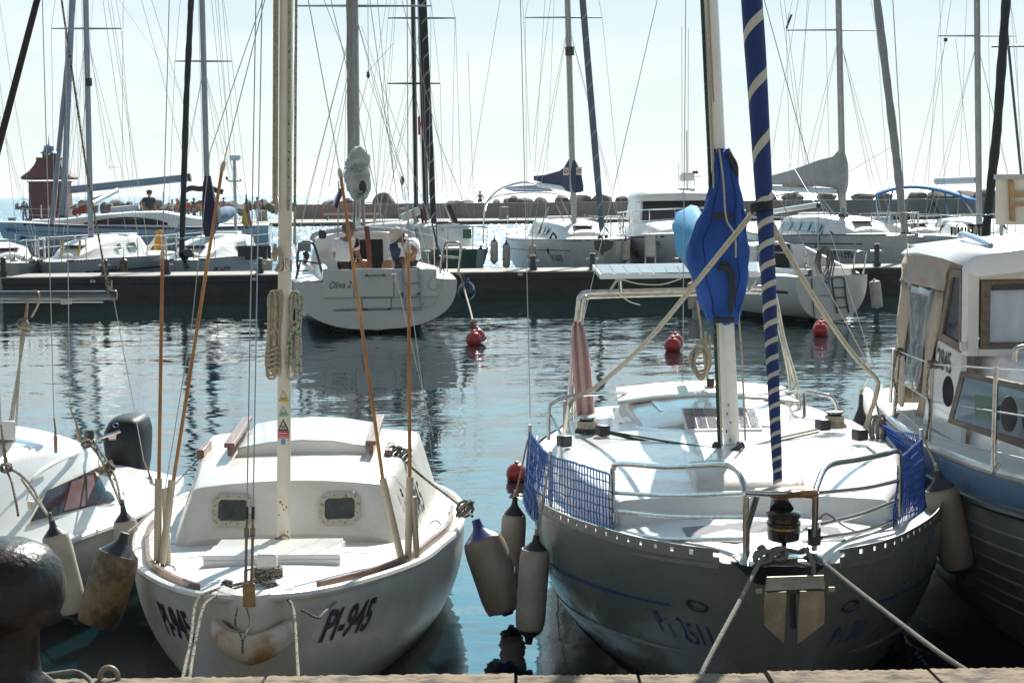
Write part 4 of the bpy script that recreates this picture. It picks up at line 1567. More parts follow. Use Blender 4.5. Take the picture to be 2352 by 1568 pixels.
for sd in (-1, 1):
    B.strip(sd, 0.42, 4.6, lambda x, k: B.zs(x) - 0.235 - 0.02 * min(1, x / 2) + (k - 1) * (0.006 + 0.016 * min(1, x / 2.2)), 0.003).obj("blue_stripe", BT, bB)
    B.strip(sd, 1.35, 4.6, lambda x, k: B.zs(x) - 0.325 + (k - 1) * (0.002 + 0.012 * min(1, (x - 1.35) / 1.2)), 0.003).obj("thin_blue_stripe", BT, bB)
    B.strip(sd, 0.85, 4.6, lambda x, k: B.zs(x) - 0.47 - 0.012 * (x - .8) + (k - 1) * (0.005 + 0.075 * min(1, (x - 0.85) / 1.4)), 0.003, 34).obj("pale_stripe", PALE, bB)
    B.strip(sd, 0.36, 1.0, lambda x, k: B.zs(x) - 0.470 + (k - 1) * 0.028 * max(0.05, (x - .36) / .64), 0.0035).obj("pale_stripe", PALE, bB)
    B.strip(sd, 0.75, 5.0, lambda x, k: -0.05 + k * (0.11 + 0.012 * x), 0.004).obj("boot_top", DKH, bB)
# perforated toe rail
TR = mat("grey_toe_rail", (0.26, 0.26, 0.24), 0.42, 0.5, col2=(0.2, 0.2, 0.19), vs=8)
for sd in (-1, 1):
    mb = MB()
    x0, x1, n = 0.11, 4.6, 150
    X = [x0 + (x1 - x0) * i / n for i in range(n + 1)]

    def q(x, z, t, sd=sd):
        return B.w(x, sd * (B.row(x)[0] - 0.004 - t), B.zs(x) + z)

    def solid(xs, z0, z1):
        mb.loft([[q(x, z0, 0), q(x, z1, 0.0), q(x, z1, 0.006), q(x, z0, 0.006)] for x in xs], True, (True, True))
    solid(X, -0.028, 0.022)
    solid(X, 0.040, 0.055)
    for i in range(0, n, 4):
        solid(X[i + 1:i + 5] if i + 4 <= n else X[i + 1:], 0.021, 0.041)
    mb.obj("toe_rail", TR, bB)

# registration in blue pen
wob = lambda x, y: (x + 0.006 * math.sin(y * 60), y + 0.006 * math.sin(x * 40))
lettering("P i  2511", lambda x, y: B.pt(-1, max(0.08, 0.60 - wob(x, y)[0]), B.zs(0.5) - 0.40 + wob(x, y)[1], 0.004), 0.105, BLUEINK, bB, bold=-0.004, width=0.80, shear=-0.25, name="handwritten_number")
lettering("P i  2511", lambda x, y: B.pt(1, 0.17 + wob(x, y)[0], B.zs(0.5) - 0.39 + wob(x, y)[1], 0.004), 0.09, BLUEINK, bB, bold=0.0, width=0.72, shear=0.45, name="handwritten_number")

# raised deck, coachroof and moulded front step
cab = [(1.24, 0.66, 0.635, 0.74, 0.80), (1.29, 0.68, 0.655, 0.74, 0.905), (1.9, 0.87, 0.835, 0.72, 0.925), (2.6, 0.98, 0.94, 0.69, 0.93), (3.4, 1.02, 0.97, 0.68, 0.92), (4.3, 1.00, 0.95, 0.68, 0.89), (5.3, .86, .80, .68, .86)]
cabin(B, cab, r=0.04, crown=0.025).obj("trunk_cabin", WHITE2, bB, smooth=40)
MB().loft([[B.w(x, l, z) for l, z in ((-hw, zb), (-hw * .93, zt), (-hw * .4, zt + .012), (hw * .4, zt + .012), (hw * .93, zt), (hw, zb))]
           for x, hw, zb, zt in ((1.40, .27, .92, .93), (1.46, .28, .92, .975), (1.98, .29, .92, .985), (2.04, .28, .92, .94))], False, (True, True)).obj("fore_hatch", CREAM, bB, bevel=0.02)
# dog house with overhanging flat top
dog = [(3.66, 0.57, 0.46, 0.88, 0.92), (3.95, 0.60, 0.49, 0.87, 0.965), (4.4, 0.62, 0.55, 0.86, 0.985), (5.2, 0.60, 0.55, 0.84, 0.985)]
cabin(B, dog, r=0.06, crown=0.05).obj("coachroof", WHITE2, bB, smooth=40)
MB().loft([[B.w(x, f * 0.60, 0.985 + 0.04 * (1 - f * f)) for f in (-1, -.6, -.2, .2, .6, 1)] + [B.w(x, f * 0.60, 1.000 + 0.045 * (1 - f * f)) for f in (1, .6, .2, -.2, -.6, -1)] for x in (4.42, 5.3)],
          True, (True, True)).obj("coachroof_lip", CREAM, bB, bevel=0.004)
mb = MB()
mb.loft([[B.w(4.02, l, 0.955) for l in (-0.34, 0.30)], [B.w(4.03, l, 0.995) for l in (-0.34, 0.30)], [B.w(4.40, l, 1.015) for l in (-0.38, 0.36)]], False)
mb.obj("roof_step", WHITE2, bB)
MB().box(B.w(4.0, -0.585, 0.89), (0.02, 0.09, 0.05)).obj("black_vent", BLACK, bB)
# small solar panel leaning on the coachroof
q0, q1, q2, q3 = P(1576, 987, 10.42), P(1752, 985, 10.42), P(1735, 935, 10.85), P(1563, 936, 10.85)
nn = (q1 - q0).cross(q3 - q0).normalized()
sp = MB().prism([q0, q1, q2, q3], nn * -0.03).obj("small_solar_panel", WHITE2, bB, bevel=0.003)
lp = lambda a, b_: (q0.lerp(q1, a)).lerp(q3.lerp(q2, a), b_)
for i in range(7):
    a0 = 0.03 + i * 0.137
    MB().add([lp(a0, .06) + nn * .003, lp(a0 + .128, .06) + nn * .003, lp(a0 + .128, .95) + nn * .003, lp(a0, .95) + nn * .003], [(0, 1, 2, 3)]).obj("solar_cell", SOLAR, sp, smooth=0)

# mast
b0, b1 = P(1682, 1045, 9.85), P(1630, 0, 9.85)
bd = (b1 - b0).normalized()
mbm = MB()
mbm.tube(straight(b0, b0 + bd * 8.2, 16), 0.047, 22)
mastB = mbm.obj("mast", mat("white_painted_mast", (0.80, 0.79, 0.75), 0.3, col2=(0.72, 0.70, 0.65), vs=5, coat=0.3), bB)
MB().cyl(b0 - bd * 0.04, b0 + bd * 0.02, 0.085, n=20).obj("mast_base", BLACK, mastB, bevel=0.01)
for i in range(5):
    q = P(1676 + random.uniform(-9, 9), 930 + i * 20, 9.80)
    MB().box(q + V((0, -0.001, 0)), (0.006, 0.004, 0.010 + .008 * (i % 2))).obj("paint_scratch", INK, mastB)
# mast groove line
mb = MB()
mb.tube([b0 + bd * t_ + V((-0.012, -0.049, 0)) for t_ in (2.0, 4, 8)], 0.004, 6)
mb.obj("luff_groove", mat("groove_tan", (0.42, 0.36, 0.28), 0.7), mastB)
# halyards beside the mast
MB().tube([P(1652, 1022, 9.72), P(1640, 700, 9.80), P(1629, 370, 9.80), P(1612, 0, 9.82), P(1600, -400, 9.83)], 0.0095, 8).obj("halyard", ROPEK, bB)
MB().tube([P(1658, 1024, 9.70), P(1648, 740, 9.75), P(1630, 120, 9.79), P(1612, -300, 9.83)], 0.006, 7).obj("halyard", ROPEW, bB)
MB().tube([P(1712, 1012, 9.75), P(1704, 820, 9.78), P(1694, 690, 9.8)], 0.006, 7).obj("halyard", ROPEW, bB)
for sd, u in ((-1, 1646), (1, 1700)):
    q = P(u, 1030, 9.72)
    MB().ball(q, (0.03, 0.03, 0.045), 12).obj("turning_block", BLACK, bB)
mb = MB()
mb.bar(P(1660, 1052, 9.6), P(1706, 1020, 9.6), 0.03, 0.03)
mb.obj("vang_lever", BLACK, bB, bevel=0.006)

# sail cover: bulb round the mast with the boom running aft inside it
lv = [(345, 1641, 1678, .05, .06), (400, 1636, 1692, .07, .10), (470, 1618, 1706, .09, .16), (530, 1592, 1713, .11, .3), (580, 1575, 1719, .13, .9),
      (640, 1590, 1718, .13, 1.1), (690, 1608, 1705, .12, .75), (725, 1620, 1698, .10, .35), (741, 1634, 1690, .07, .12)]
rings = []
for (v_, ul, ur, f_, b_) in lv:
    t_ = (P(1660, v_, 9.85) - b0).dot(bd)
    c_ = b0 + bd * t_
    pl, pr = P(ul, v_, 9.82), P(ur, v_, 9.82)
    ctr = (pl + pr) / 2
    hw = (pr - pl).length / 2
    ring = []
    for k_ in range(24):
        an = 2 * math.pi * k_ / 24
        x_ = math.copysign(abs(math.cos(an)) ** 0.88, math.cos(an)) * hw
        y_ = math.sin(an)
        y_ = -f_ * abs(y_) ** 0.8 if y_ < 0 else b_ * abs(y_) ** 0.9
        x_ *= 1.0 if y_ <= 0 else max(0.35, 1 - 0.5 * y_)
        ring.append(ctr + V((x_ + .004 * math.sin(k_ * 2.9 + v_ * .02), y_ + 0.010 * math.sin(k_ * 2.1 + v_ * .012), 0.012 * math.cos(k_ * 1.7 + v_ * .03))))
    rings.append(ring)
cols = [curve([r[k_] for r in rings], 5) for k_ in range(24)]
fin = [[c_[i] for c_ in cols] for i in range(len(cols[0]))]
rr_ = random.Random(9)
fin = [[p + V((0.006 * math.sin(i * .8 + k_), .007 * math.sin(i * .45 + k_ * 2.4) + .003 * rr_.uniform(-1, 1), 0)) for k_, p in enumerate(r)] for i, r in enumerate(fin)]
cov = MB().loft(fin, True, (True, True)).obj("sail_cover", BLUEC, bB, smooth=70)
for k_ in (16, 20):
    MB().tube([r[k_] + V((0, -.003, 0)) for r in fin[2:-2]], .0022, 5).obj("seam", mat("dark_seam", (.006, .03, .13), .9), cov)
for v_, w_ in ((497, 46), (615, 30), (735, 50)):
    c_ = P(1662, v_, 9.67)
    MB().box(c_ + V((0, 0.005, 0)), (px(w_, 9.7), 0.03, px(13, 9.7))).obj("black_strap", DARKC, cov, bevel=0.004)
mb = MB()
mb.tube(curve([P(1672, 352, 9.76), P(1688, 380, 9.76), P(1690, 420, 9.80)], 6), 0.017, 8)
mb.obj("black_collar", DARKC, cov)
mb = MB()
mb.loft([[P(u1, v_, 9.675), P(u2, v_, 9.675)] for v_, u1, u2 in ((600, 1655, 1672), (625, 1672, 1688), (670, 1676, 1690), (720, 1672, 1682))], False)
o_ = mb.obj("black_flap", DARKC, cov, smooth=0)
o_.modifiers.new("thick", 'SOLIDIFY').thickness = 0.006
MB().tube(curve([P(1652, 340, 9.75), P(1662, 420, 9.68), P(1668, 500, 9.66), P(1688, 540, 9.66), P(1690, 592, 9.66)], 6), 0.0055, 7).obj("cover_cord", ROPEW, cov)
# the boom end of the cover, sunlight through the cloth put into its cyan
rings = []
for (u, v_, Y_, rx, rz) in ((1612, 600, 10.5, .03, .08), (1602, 568, 10.8, .08, .17), (1592, 548, 11.3, .11, .20), (1586, 536, 11.9, .12, .19), (1576, 520, 12.4, .09, .12), (1562, 503, 12.7, .04, .04)):
    c_ = P(u, v_, Y_)
    rings.append([c_ + V((rx * math.cos(k_ * math.pi / 8) * (1 + .16 * math.sin(k_ * 2.6 + Y_ * 7)), 0, rz * math.sin(k_ * math.pi / 8) + .015 * math.sin(k_ * 2.3))) for k_ in range(16)])
MB().loft(rings, True, (True, True)).obj("boom_cover", CYANC, bB, smooth=70)
MB().tube([P(1668, 660, 9.9), P(1600, 640, 12.9)], 0.035, 12).obj("boom", ALU, bB)

# furled foresail with white spiral band
f0, f1 = P(1787, 1116, 7.42), P(1712, 0, 8.25)
fd = (f1 - f0)
ext = 1.9


def fpath(t):
    p = f0 + fd * (t * ext)
    return p + V((0.03 * math.sin(math.pi * min(1, t * 1.0)), 0, 0))


def frad(t):
    x = t * ext
    return 0.0205 + 0.030 * min(1.0, x / 0.9) - 0.004 * max(0, x - 1)


FB = [mat("furled_blue_cover", (0.018, 0.045, 0.17), 0.75, col2=(0.012, 0.03, 0.13), vs=5, bump=0.25, bs=20), CREAMC]
TIE = (1116 - 480) / 1116.0 / ext
spiral(lambda t: fpath(t * TIE), lambda t: frad(t * TIE), lambda ph: 0.62 * (ph / 17.5) + 0.38 * (ph / 17.5) ** 2.2, k=10, stripe=3, n=16, mats=FB, parent=bB, name="furled_sail")
spiral(lambda t: fpath(1.0 + (TIE - 1.0) * t), lambda t: frad(1.0 + (TIE - 1.0) * t), lambda ph: ph / 10.2, k=16, stripe=3, n=16, mats=FB, parent=bB, name="furled_sail")
q = P(1752, 481, fpath(0.3).y)
mb = MB()
mb.cyl(P(1750, 487, 7.86), P(1749, 470, 7.87), 0.052, n=16)
mb.obj("black_tie", DARKC, bB)
# furler drum on its stem
dr = P(1800, 1200, 7.2)
mb = MB()
mb.cyl(P(1795, 1172, 7.25), P(1789, 1143, 7.32), 0.052, 0.032, 18)
mb.obj("furler_neck", BLACK, bB)
mb = MB()
mb.lathe([(0.055, -0.075), (0.067, -0.068), (0.071, -0.03), (0.066, -0.026), (0.066, -0.008), (0.072, -0.004), (0.072, 0.006), (0.066, 0.01), (0.066, 0.028), (0.073, 0.032), (0.074, 0.042), (0.05, 0.05)], dr, (0, -0.06, 1), 26)
drum = mb.obj("furler_drum", mat("glossy_black_drum", (0.016, 0.015, 0.013), 0.18, col2=(0.03, 0.028, 0.022), vs=20, coat=0.5), bB)
mb = MB()
mb.lathe([(0.0668, -0.022), (0.069, -0.02), (0.069, -0.012), (0.0668, -0.01)], dr, (0, -0.06, 1), 26)
mb.obj("drum_band", mat("brass_band", (0.42, 0.36, 0.2), 0.25, 0.9), drum)
MB().tube([dr - V((0, 0, 0.075)), P(1801, 1262, 7.12), P(1806, 1290, 7.1)], [0.012, 0.011, 0.016], 10).obj("forestay_fitting", STEEL, bB)

# pulpit
R_ = 0.0125
pul = [P(1408, 1245, 8.3), P(1407, 1100, 8.3), P(1409, 1076, 8.28), P(1425, 1065, 8.22), P(1540, 1072, 7.75), P(1650, 1067, 7.40), P(1685, 1075, 7.30), P(1703, 1098, 7.22), P(1713, 1135, 7.15), P(1724, 1133, 7.1)]
rail_tube(pul, 0.0135, STEEL, bB, "pulpit_rail")
pur = [P(2065, 1185, 8.35), P(2066, 1060, 8.35), P(2060, 1036, 8.30), P(2030, 1043, 8.2), P(1970, 1056, 7.9), P(1915, 1065, 7.55), P(1892, 1080, 7.4), P(1876, 1118, 7.2), P(1873, 1132, 7.12)]
rail_tube(pur, 0.0135, STEEL, bB, "pulpit_rail")
for a_ in ([P(1408, 1131, 8.3), P(1540, 1138, 7.8), P(1650, 1135, 7.4), P(1712, 1133, 7.15)], [P(1408, 1172, 8.3), P(1540, 1186, 7.75), P(1712, 1188, 7.2)], [P(1410, 1217, 8.3), P(1530, 1237, 7.75), P(1712, 1237, 7.2)],
           [P(2064, 1103, 8.35), P(1990, 1120, 7.9), P(1878, 1132, 7.16)], [P(2062, 1148, 8.35), P(1980, 1180, 7.9), P(1880, 1205, 7.2)], [P(2050, 1195, 8.3), P(1980, 1220, 7.8), P(1885, 1235, 7.2)]):
    rail_tube(a_, 0.0095, STEEL, bB, "pulpit_rail", 5)
for a_ in ([P(1713, 1130, 7.15), P(1713, 1285, 7.18)], [P(1738, 1137, 7.08), P(1716, 1215, 7.17), P(1715, 1285, 7.18)], [P(1873, 1130, 7.12), P(1870, 1262, 7.18)]):
    mb = MB()
    mb.tube(a_, 0.0135, 10)
    mb.obj("pulpit_leg", STEEL, bB)
MB().tube([P(1716, 1131, 7.1), P(1770, 1134, 7.0), P(1872, 1130, 7.1)], 0.0125, 10).obj("pulpit_crossbar", STEEL, bB)
MB().cyl(P(1870, 1250, 7.18), P(1870, 1212, 7.18), 0.028, n=12).obj("lamp_clamp", BLACK, bB)
# wooden bow seat
st_ = [(1722, 1122, 1880, 1114), (1722, 1134, 1880, 1126)]
mb = MB()
mb.loft([[P(1735, 1120, 7.35), P(1870, 1113, 7.35), P(1872, 1122, 7.18), P(1732, 1126, 7.18)], [P(1735, 1124, 7.35), P(1870, 1117, 7.35), P(1872, 1127, 7.18), P(1732, 1131, 7.18)]], True, (True, True))
mb.obj("bow_plank", PLANK, bB)
mb = MB()
rings = []
for f_ in [i / 10 for i in range(11)]:
    c_ = P(1768 + f_ * 110, 1136 - 3.5 * f_, 7.05)
    r_ = 0.020 * (1 - abs(f_ * 2 - 1) ** 6 * .35) + 0.004 * math.sin(f_ * 9)
    rings.append([c_ + V((0, r_ * 1.5 * math.cos(k_ * math.pi / 5), r_ * 0.95 * math.sin(k_ * math.pi / 5))) for k_ in range(10)])
mb.loft(rings, True, (True, True))
mb.obj("bow_seat", HONEY, bB)

# anchor on its roller, black bow fitting
mb = MB()
mb.loft([[B.w(x, l, z) for l in (-hw, -hw * .5, 0, hw * .5, hw)] for x, hw, z in ((-0.045, .12, .868), (-0.03, .17, .875), (0.10, .20, .885), (0.18, .12, .885))] , False)
mb.obj("bow_plate", STEEL, bB)
mb = MB()
rings = []
for i in range(13):
    an = (i / 12 - .5) * math.pi
    rings.append([B.w(0.10 - 0.15 * math.cos(an) * k_, 0.215 * math.sin(an) * (0.35 + .65 * k_), 0.872 - (1 - k_) * 0.14) for k_ in (1, .92, .75, .5, .2)])
mb.loft(rings, False)
mb.obj("bow_fitting", BLACK, bB)
AN = mat("galvanised_anchor", (0.40, 0.37, 0.30), 0.55, 0.55, col2=(0.24, 0.21, 0.15), vs=14, bump=0.15)
Ya = 6.78
anc = MB().prism([P(1762, 1325, Ya), P(1892, 1321, Ya), P(1895, 1350, Ya - .03), P(1758, 1356, Ya - .03)], V((0, 0.012, 0))).obj("anchor", AN, bB)
MB().prism([P(1758, 1361, Ya - .02), P(1806, 1358, Ya - .03), P(1806, 1382, Ya - .03), P(1803, 1420, Ya - .02), P(1801, 1478, Ya + .0), P(1757, 1437, Ya), P(1755, 1400, Ya)], V((0, 0.014, 0.0))).obj("anchor_fluke", AN, anc)
MB().prism([P(1838, 1357, Ya - .03), P(1893, 1357, Ya - .02), P(1895, 1400, Ya), P(1893, 1432, Ya), P(1833, 1478, Ya), P(1834, 1420, Ya - .02), P(1836, 1382, Ya - .03)], V((0, 0.014, 0.0))).obj("anchor_fluke", AN, anc)
MB().bar(P(1760, 1357, Ya), P(1892, 1354, Ya), 0.03, 0.02).obj("anchor_hinge", BLACK, anc)
MB().tube([P(1822, 1335, Ya + .02), P(1820, 1380, Ya + .03), P(1822, 1440, Ya + .06)], 0.013, 8).obj("anchor_shank", mat("dark_shank", (0.06, 0.055, 0.05), 0.5), anc)
for sd, u in ((-1, 1743), (1, 1910)):
    MB().box(P(u, 1357 if sd < 0 else 1353, Ya), (0.028, 0.012, 0.02)).obj("anchor_lug", AN, anc, bevel=0.003)
for sd in (-1, 1):
    mb = MB()
    c_ = B.pt(sd, 0.24, 0.62, 0.002)
    t1 = (B.pt(sd, 0.30, 0.62, 0.002) - B.pt(sd, 0.18, 0.62, 0.002)).normalized()
    mb.tube([c_ + t1 * 0.06 * math.cos(k_ * math.pi / 8) + V((0, 0, 0.02 * math.sin(k_ * math.pi / 8))) for k_ in range(16)], 0.008, 7, True)
    mb.obj("hawse_ring", BLACK, bB)

# winches, clutches, deck lines
for nm, u, v_, Y_, m1, m2 in (("left", 1348, 980, 10.5, ROPEW, ROPEK), ("right", 1917, 968, 10.4, ROPEW, ROPEW)):
    c_ = P(u, v_ + 14, Y_)
    w_ = MB()
    w_.lathe([(0.065, 0), (0.065, 0.02), (0.042, 0.03), (0.04, 0.075), (0.055, 0.09), (0.052, 0.10), (0.0, 0.104)], c_, n=20)
    wo = w_.obj("winch", STEEL, bB)
    mb = MB()
    for q in range(3):
        mb.tube([c_ + V((0.052 * math.cos(a_ * .524), 0.052 * math.sin(a_ * .524), 0.036 + 0.015 * q)) for a_ in range(12)], 0.0085, 7, True)
    mb.obj("winch_turns", m1, wo)
    mb = MB()
    for q in range(2):
        mb.tube([c_ + V(((0.068 - .006 * q) * math.cos(a_ * .524), (0.068 - .006 * q) * math.sin(a_ * .524), 0.008 + 0.013 * q)) for a_ in range(12)], 0.0085, 7, True)
    mb.obj("winch_turns", m2, wo)
for u, v_, Y_ in ((1384, 988, 10.35), (1890, 975, 10.3), (1296, 1012, 9.95), (1975, 998, 9.9)):
    MB().box(P(u, v_, Y_), (0.07, 0.08, 0.065), rotz(0.4)).obj("rope_clutch", BLACK, bB, bevel=0.01)
mb = MB()
for k_ in (0, 8, 14):
    mb.tube([P(1395, 990 + k_ * .3, 10.3), P(1520, 1012 + k_, 10.0), P(1645, 1030 + k_ * .3, 9.7)], 0.006, 6)
mb.obj("deck_lines", ROPEK, bB)
mb = MB()
for k_ in (0, 7):
    mb.tube([P(1880, 985 + k_, 10.25), P(1800, 1003 + k_, 10.0), P(1715, 1028 + k_ * .4, 9.75)], 0.006, 6)
mb.obj("deck_lines", ROPEW, bB)
MB().loft([[P(1700, 1312, 7.15), P(1900, 1300, 7.15)]] * 1 + [[P(1618, 1262, 7.7), P(1760, 1240, 7.9)]], False).obj("grey_nonslip", mat("grey_nonslip_patch", (0.3, 0.3, 0.31), 0.9, bump=0.3, bs=200), bB) if False else None
mb = MB()
pts = [(0.95, -0.36), (0.55, -0.34), (0.35, -0.16), (0.35, 0.16), (0.55, 0.34), (0.95, 0.36), (1.02, 0.0)]
mb.add([B.w(x, l, B.deckz(x, l, 0.09) + 0.005) for x, l in pts] + [B.w(0.7, 0, B.deckz(.7, 0, .09) + 0.006)], [(i, (i + 1) % 7, 7) for i in range(7)])
mb.obj("nonslip_patch", mat("grey_nonslip_patch", (0.27, 0.27, 0.28), 0.9, bump=0.3, bs=200), bB)

# stanchions and blue netting
for sd, tops in ((-1, ((1217, 975, 1216, 1095, 10.1), (1265, 1035, 1266, 1160, 9.3), (1297, 920, 1296, 1010, 11.0))), (1, ((2116, 985, 2118, 1110, 9.4),))):
    for (u, v_, u2, v2, Y_) in tops:
        MB().tube([P(u2, v2 + 25, Y_), P(u, v_, Y_)], 0.011, 8).obj("stanchion", ALU, bB)


def net(topl, botl, nv, nh, par, r=0.0030):
    """netting between two curves"""
    top, bot = curve(topl, 10), curve(botl, 10)

    def at(c, t):
        x = t * (len(c) - 1)
        i = min(int(x), len(c) - 2)
        return c[i].lerp(c[i + 1], x - i)
    rr = random.Random(2)
    mb = MB()
    J = [[rr.uniform(-.012, .012) for _ in range(nv + 1)] for _ in range(nh + 1)]
    g = [[at(top, i / nv + J[j][i] * .25).lerp(at(bot, i / nv + J[j][i] * .25), max(0, min(1, j / nh + J[j][i]))) + V((0, 0.012 * math.sin(j * 1.3 + i * .21), 0)) for i in range(nv + 1)] for j in range(nh + 1)]
    for j in range(nh + 1):
        mb.tube(g[j], r * (2.0 if j in (0, nh) else 1.15), 4)
    for i in range(nv + 1):
        mb.tube([g[j][i] for j in range(nh + 1)], r, 4)
    for j in range(1, nh):
        for i in range(nv + 1):
            mb.ball(g[j][i], r * 2.1, 5)
    return mb.obj("safety_net", NETBLUE, par, weld=False)


net([P(1216, 990, 10.1), P(1240, 1022, 9.7), P(1266, 1045, 9.3), P(1330, 1066, 8.85), P(1406, 1090, 8.3)],
    [P(1202, 1150, 9.75), P(1222, 1190, 9.25), P(1262, 1205, 8.9), P(1330, 1228, 8.5), P(1408, 1250, 8.2)], 44, 8, bB)
net([P(2010, 965, 10.3), P(2055, 988, 9.9), P(2116, 1002, 9.4), P(2090, 1030, 8.9), P(2066, 1048, 8.35)],
    [P(2105, 1085, 9.9), P(2128, 1120, 9.6), P(2132, 1165, 9.2), P(2105, 1195, 8.7), P(2050, 1212, 8.25)], 60, 8, bB)

# aft rails, arch, solar panel
for a_ in ([P(1260, 1010, 11.3), P(1262, 940, 11.3), P(1272, 924, 11.3), P(1310, 909, 11.3), P(1400, 902, 11.6), P(1448, 905, 12.0), P(1466, 918, 12.2)],
           [P(2080, 985, 11.3) + V((-.46, 0, 0)), P(1922, 940, 11.3), P(1915, 918, 11.3), P(1900, 908, 11.3), P(1845, 899, 11.5), P(1800, 902, 11.9)]):
    rail_tube(a_, 0.0125, STEEL, bB, "stern_rail", 6)
for a_ in ([P(1300, 905, 11.3), P(1305, 1000, 11.2)], [P(1265, 955, 11.3), P(1300, 1020, 11.0)], [P(1846, 900, 11.5), P(1848, 985, 11.4)]):
    MB().tube(a_, 0.011, 8).obj("rail_post", STEEL, bB)
Yr = 12.0
rail_tube([P(1304, 1000, Yr), P(1308, 900, Yr), P(1328, 700, Yr), P(1331, 683, Yr), P(1342, 673, Yr), P(1362, 671, Yr), P(1560, 666, Yr), P(1742, 661, Yr), P(1768, 663, Yr), P(1780, 680, Yr), P(1800, 780, Yr), P(1832, 895, Yr), P(1836, 985, Yr)],
          0.0165, STEEL, bB, "arch", 5)
rail_tube([P(1318, 1000, Yr + .3), P(1322, 880, Yr + .3), P(1340, 700, Yr + .3), P(1350, 684, Yr + .3), P(1380, 681, Yr + .3), P(1560, 676, Yr + .3), P(1740, 671, Yr + .3), P(1770, 690, Yr + .3), P(1812, 860, Yr + .3), P(1815, 985, Yr + .3)],
          0.0165, STEEL, bB, "arch", 5)
s0, s1, s2, s3 = P(1378, 641, 11.7), P(1746, 636, 11.7), P(1742, 612, 12.6), P(1360, 618, 12.6)
pn = MB().prism([s0, s1, s2, s3], V((0, 0, 0.032))).obj("solar_panel", WHITE2, bB, bevel=0.003)
for i in range(12):
    f0_, f1_ = 0.015 + i * 0.0815, 0.015 + i * 0.0815 + 0.077
    lp = lambda a, b_: (s0.lerp(s1, a)).lerp(s3.lerp(s2, a), b_) + V((0, 0, 0.036))
    MB().add([lp(f0_, .03), lp(f1_, .03), lp(f1_, .97), lp(f0_, .97)], [(0, 1, 2, 3)]).obj("solar_cell", SOLAR, pn, smooth=0)
for u in (1400, 1720):
    MB().tube([P(u + 18, 641, 11.75), P(u, 668, 12.0)], 0.009, 6).obj("panel_strut", ALU, pn)
MB().tube([P(1424, 642, 11.9), P(1426, 672, 12.0)], 0.012, 8).obj("panel_clamp", STEEL, pn)
MB().tube(curve([P(1428, 642, 12), P(1470, 652, 12), P(1520, 653, 12), P(1565, 640, 12)], 6), 0.0035, 5).obj("panel_cable", WHITE2, pn)
MB().tube(curve([P(1418, 672, 12), P(1445, 692, 12), P(1470, 700, 12)], 6), 0.0035, 5).obj("panel_cable", WHITE2, pn)
# wires of this boat
for a_ in ([P(1218, 960, 10.1), P(1195, -20, 9.9)], [P(1340, 735, 12), P(1512, -10, 11)], [P(1748, -10, 9.6), P(1765, 1100 - 690, 9.6), P(2018, 880, 9.9)], [P(1575, -10, 9.9), P(1568, 880, 11.0)],
           [P(1755, 0, 9.6), P(1870, 420, 10.2), P(2010, 850, 10.6)], [P(2050, -10, 9.7), P(2085, 600, 9.6), P(2100, 1000, 9.5)], [P(1208, 1175, 9.6), P(1220, 985, 10.0)], [P(1237, 1235, 8.9), P(1262, 1060, 9.0)]):
    MB().tube(a_, 0.0028, 6).obj("wire", WIRE, bB)
# traveller block and main sheet
for a_ in ([P(1602, 690, 12.0), P(1622, 860, 11.9)], [P(1620, 760, 11.9), P(1626, 890, 11.9)], [P(1630, 770, 11.9), P(1632, 840, 11.9)]):
    MB().tube(a_, 0.008, 7).obj("main_sheet", ROPEW, bB)
MB().box(P(1632, 878, 11.9), (0.05, 0.04, 0.06)).obj("sheet_block", BLACK, bB, bevel=0.01)
MB().box(P(1632, 892, 11.9), (0.09, 0.05, 0.035)).obj("traveller", STEEL, bB, bevel=0.006)

# ropes and cloth on this boat
mb = MB()
rr = random.Random(8)
for i in range(7):
    c_ = P(1610 + rr.uniform(-3, 8), 830 + rr.uniform(-8, 8), 11.8)
    rx, rz = px(rr.uniform(14, 26), 11.8), px(rr.uniform(24, 38), 11.8)
    mb.tube(curve([c_ + V((rx * math.cos(a_ * .785 + .3), 0.03 * math.sin(a_ + i), rz * math.sin(a_ * .785 + .3))) for a_ in range(8)], 4, True), 0.008, 7, True)
mb.obj("rope_coil", ROPEW, label="cream rope coil hanging behind the white mast below the blue cover", cat="rope coil")
mb = MB()
for i in range(6):
    c_ = P(2018 + rr.uniform(-7, 7), 985 + rr.uniform(-8, 8), 10.2)
    rx, rz = px(rr.uniform(9, 17), 10.2), px(rr.uniform(22, 34), 10.2)
    mb.tube(curve([c_ + V((rx * math.cos(a_ * .785), 0.03 * math.sin(a_ + i), rz * math.sin(a_ * .785))) for a_ in range(8)], 4, True), 0.008, 7, True)
mb.obj("rope_coil", ROPEGREY, label="greyish rope coil hanging at the end of the blue net", cat="rope coil")
rope("diagonal_rope", [P(1735, 482, 7.86), P(1700, 525, 8.2), P(1590, 660, 9.0), P(1480, 790, 9.8), P(1380, 880, 10.5), P(1320, 915, 10.9), P(1306, 935, 10.95)], 0.0135, ROPEW,
     "thick cream rope slanting down to the left from the striped furled sail", "rope", group="cream ropes tied to the striped furled sail", sm=4)
MB().tube([P(1306, 930, 10.95), P(1297, 990, 10.6), P(1288, 1010, 10.2)], 0.0125, 8).obj("sheet_tail", ROPEW, bB)
rope("diagonal_rope", [P(1757, 480, 7.86), P(1800, 565, 8.2), P(1880, 700, 8.9), P(1960, 815, 9.5), P(2012, 868, 9.85), P(2014, 900, 9.9), P(1995, 960, 9.95), P(1982, 1000, 9.95)], 0.0135, ROPEW,
     "thick cream rope slanting down to the right from the striped furled sail", "rope", group="cream ropes tied to the striped furled sail", sm=4)
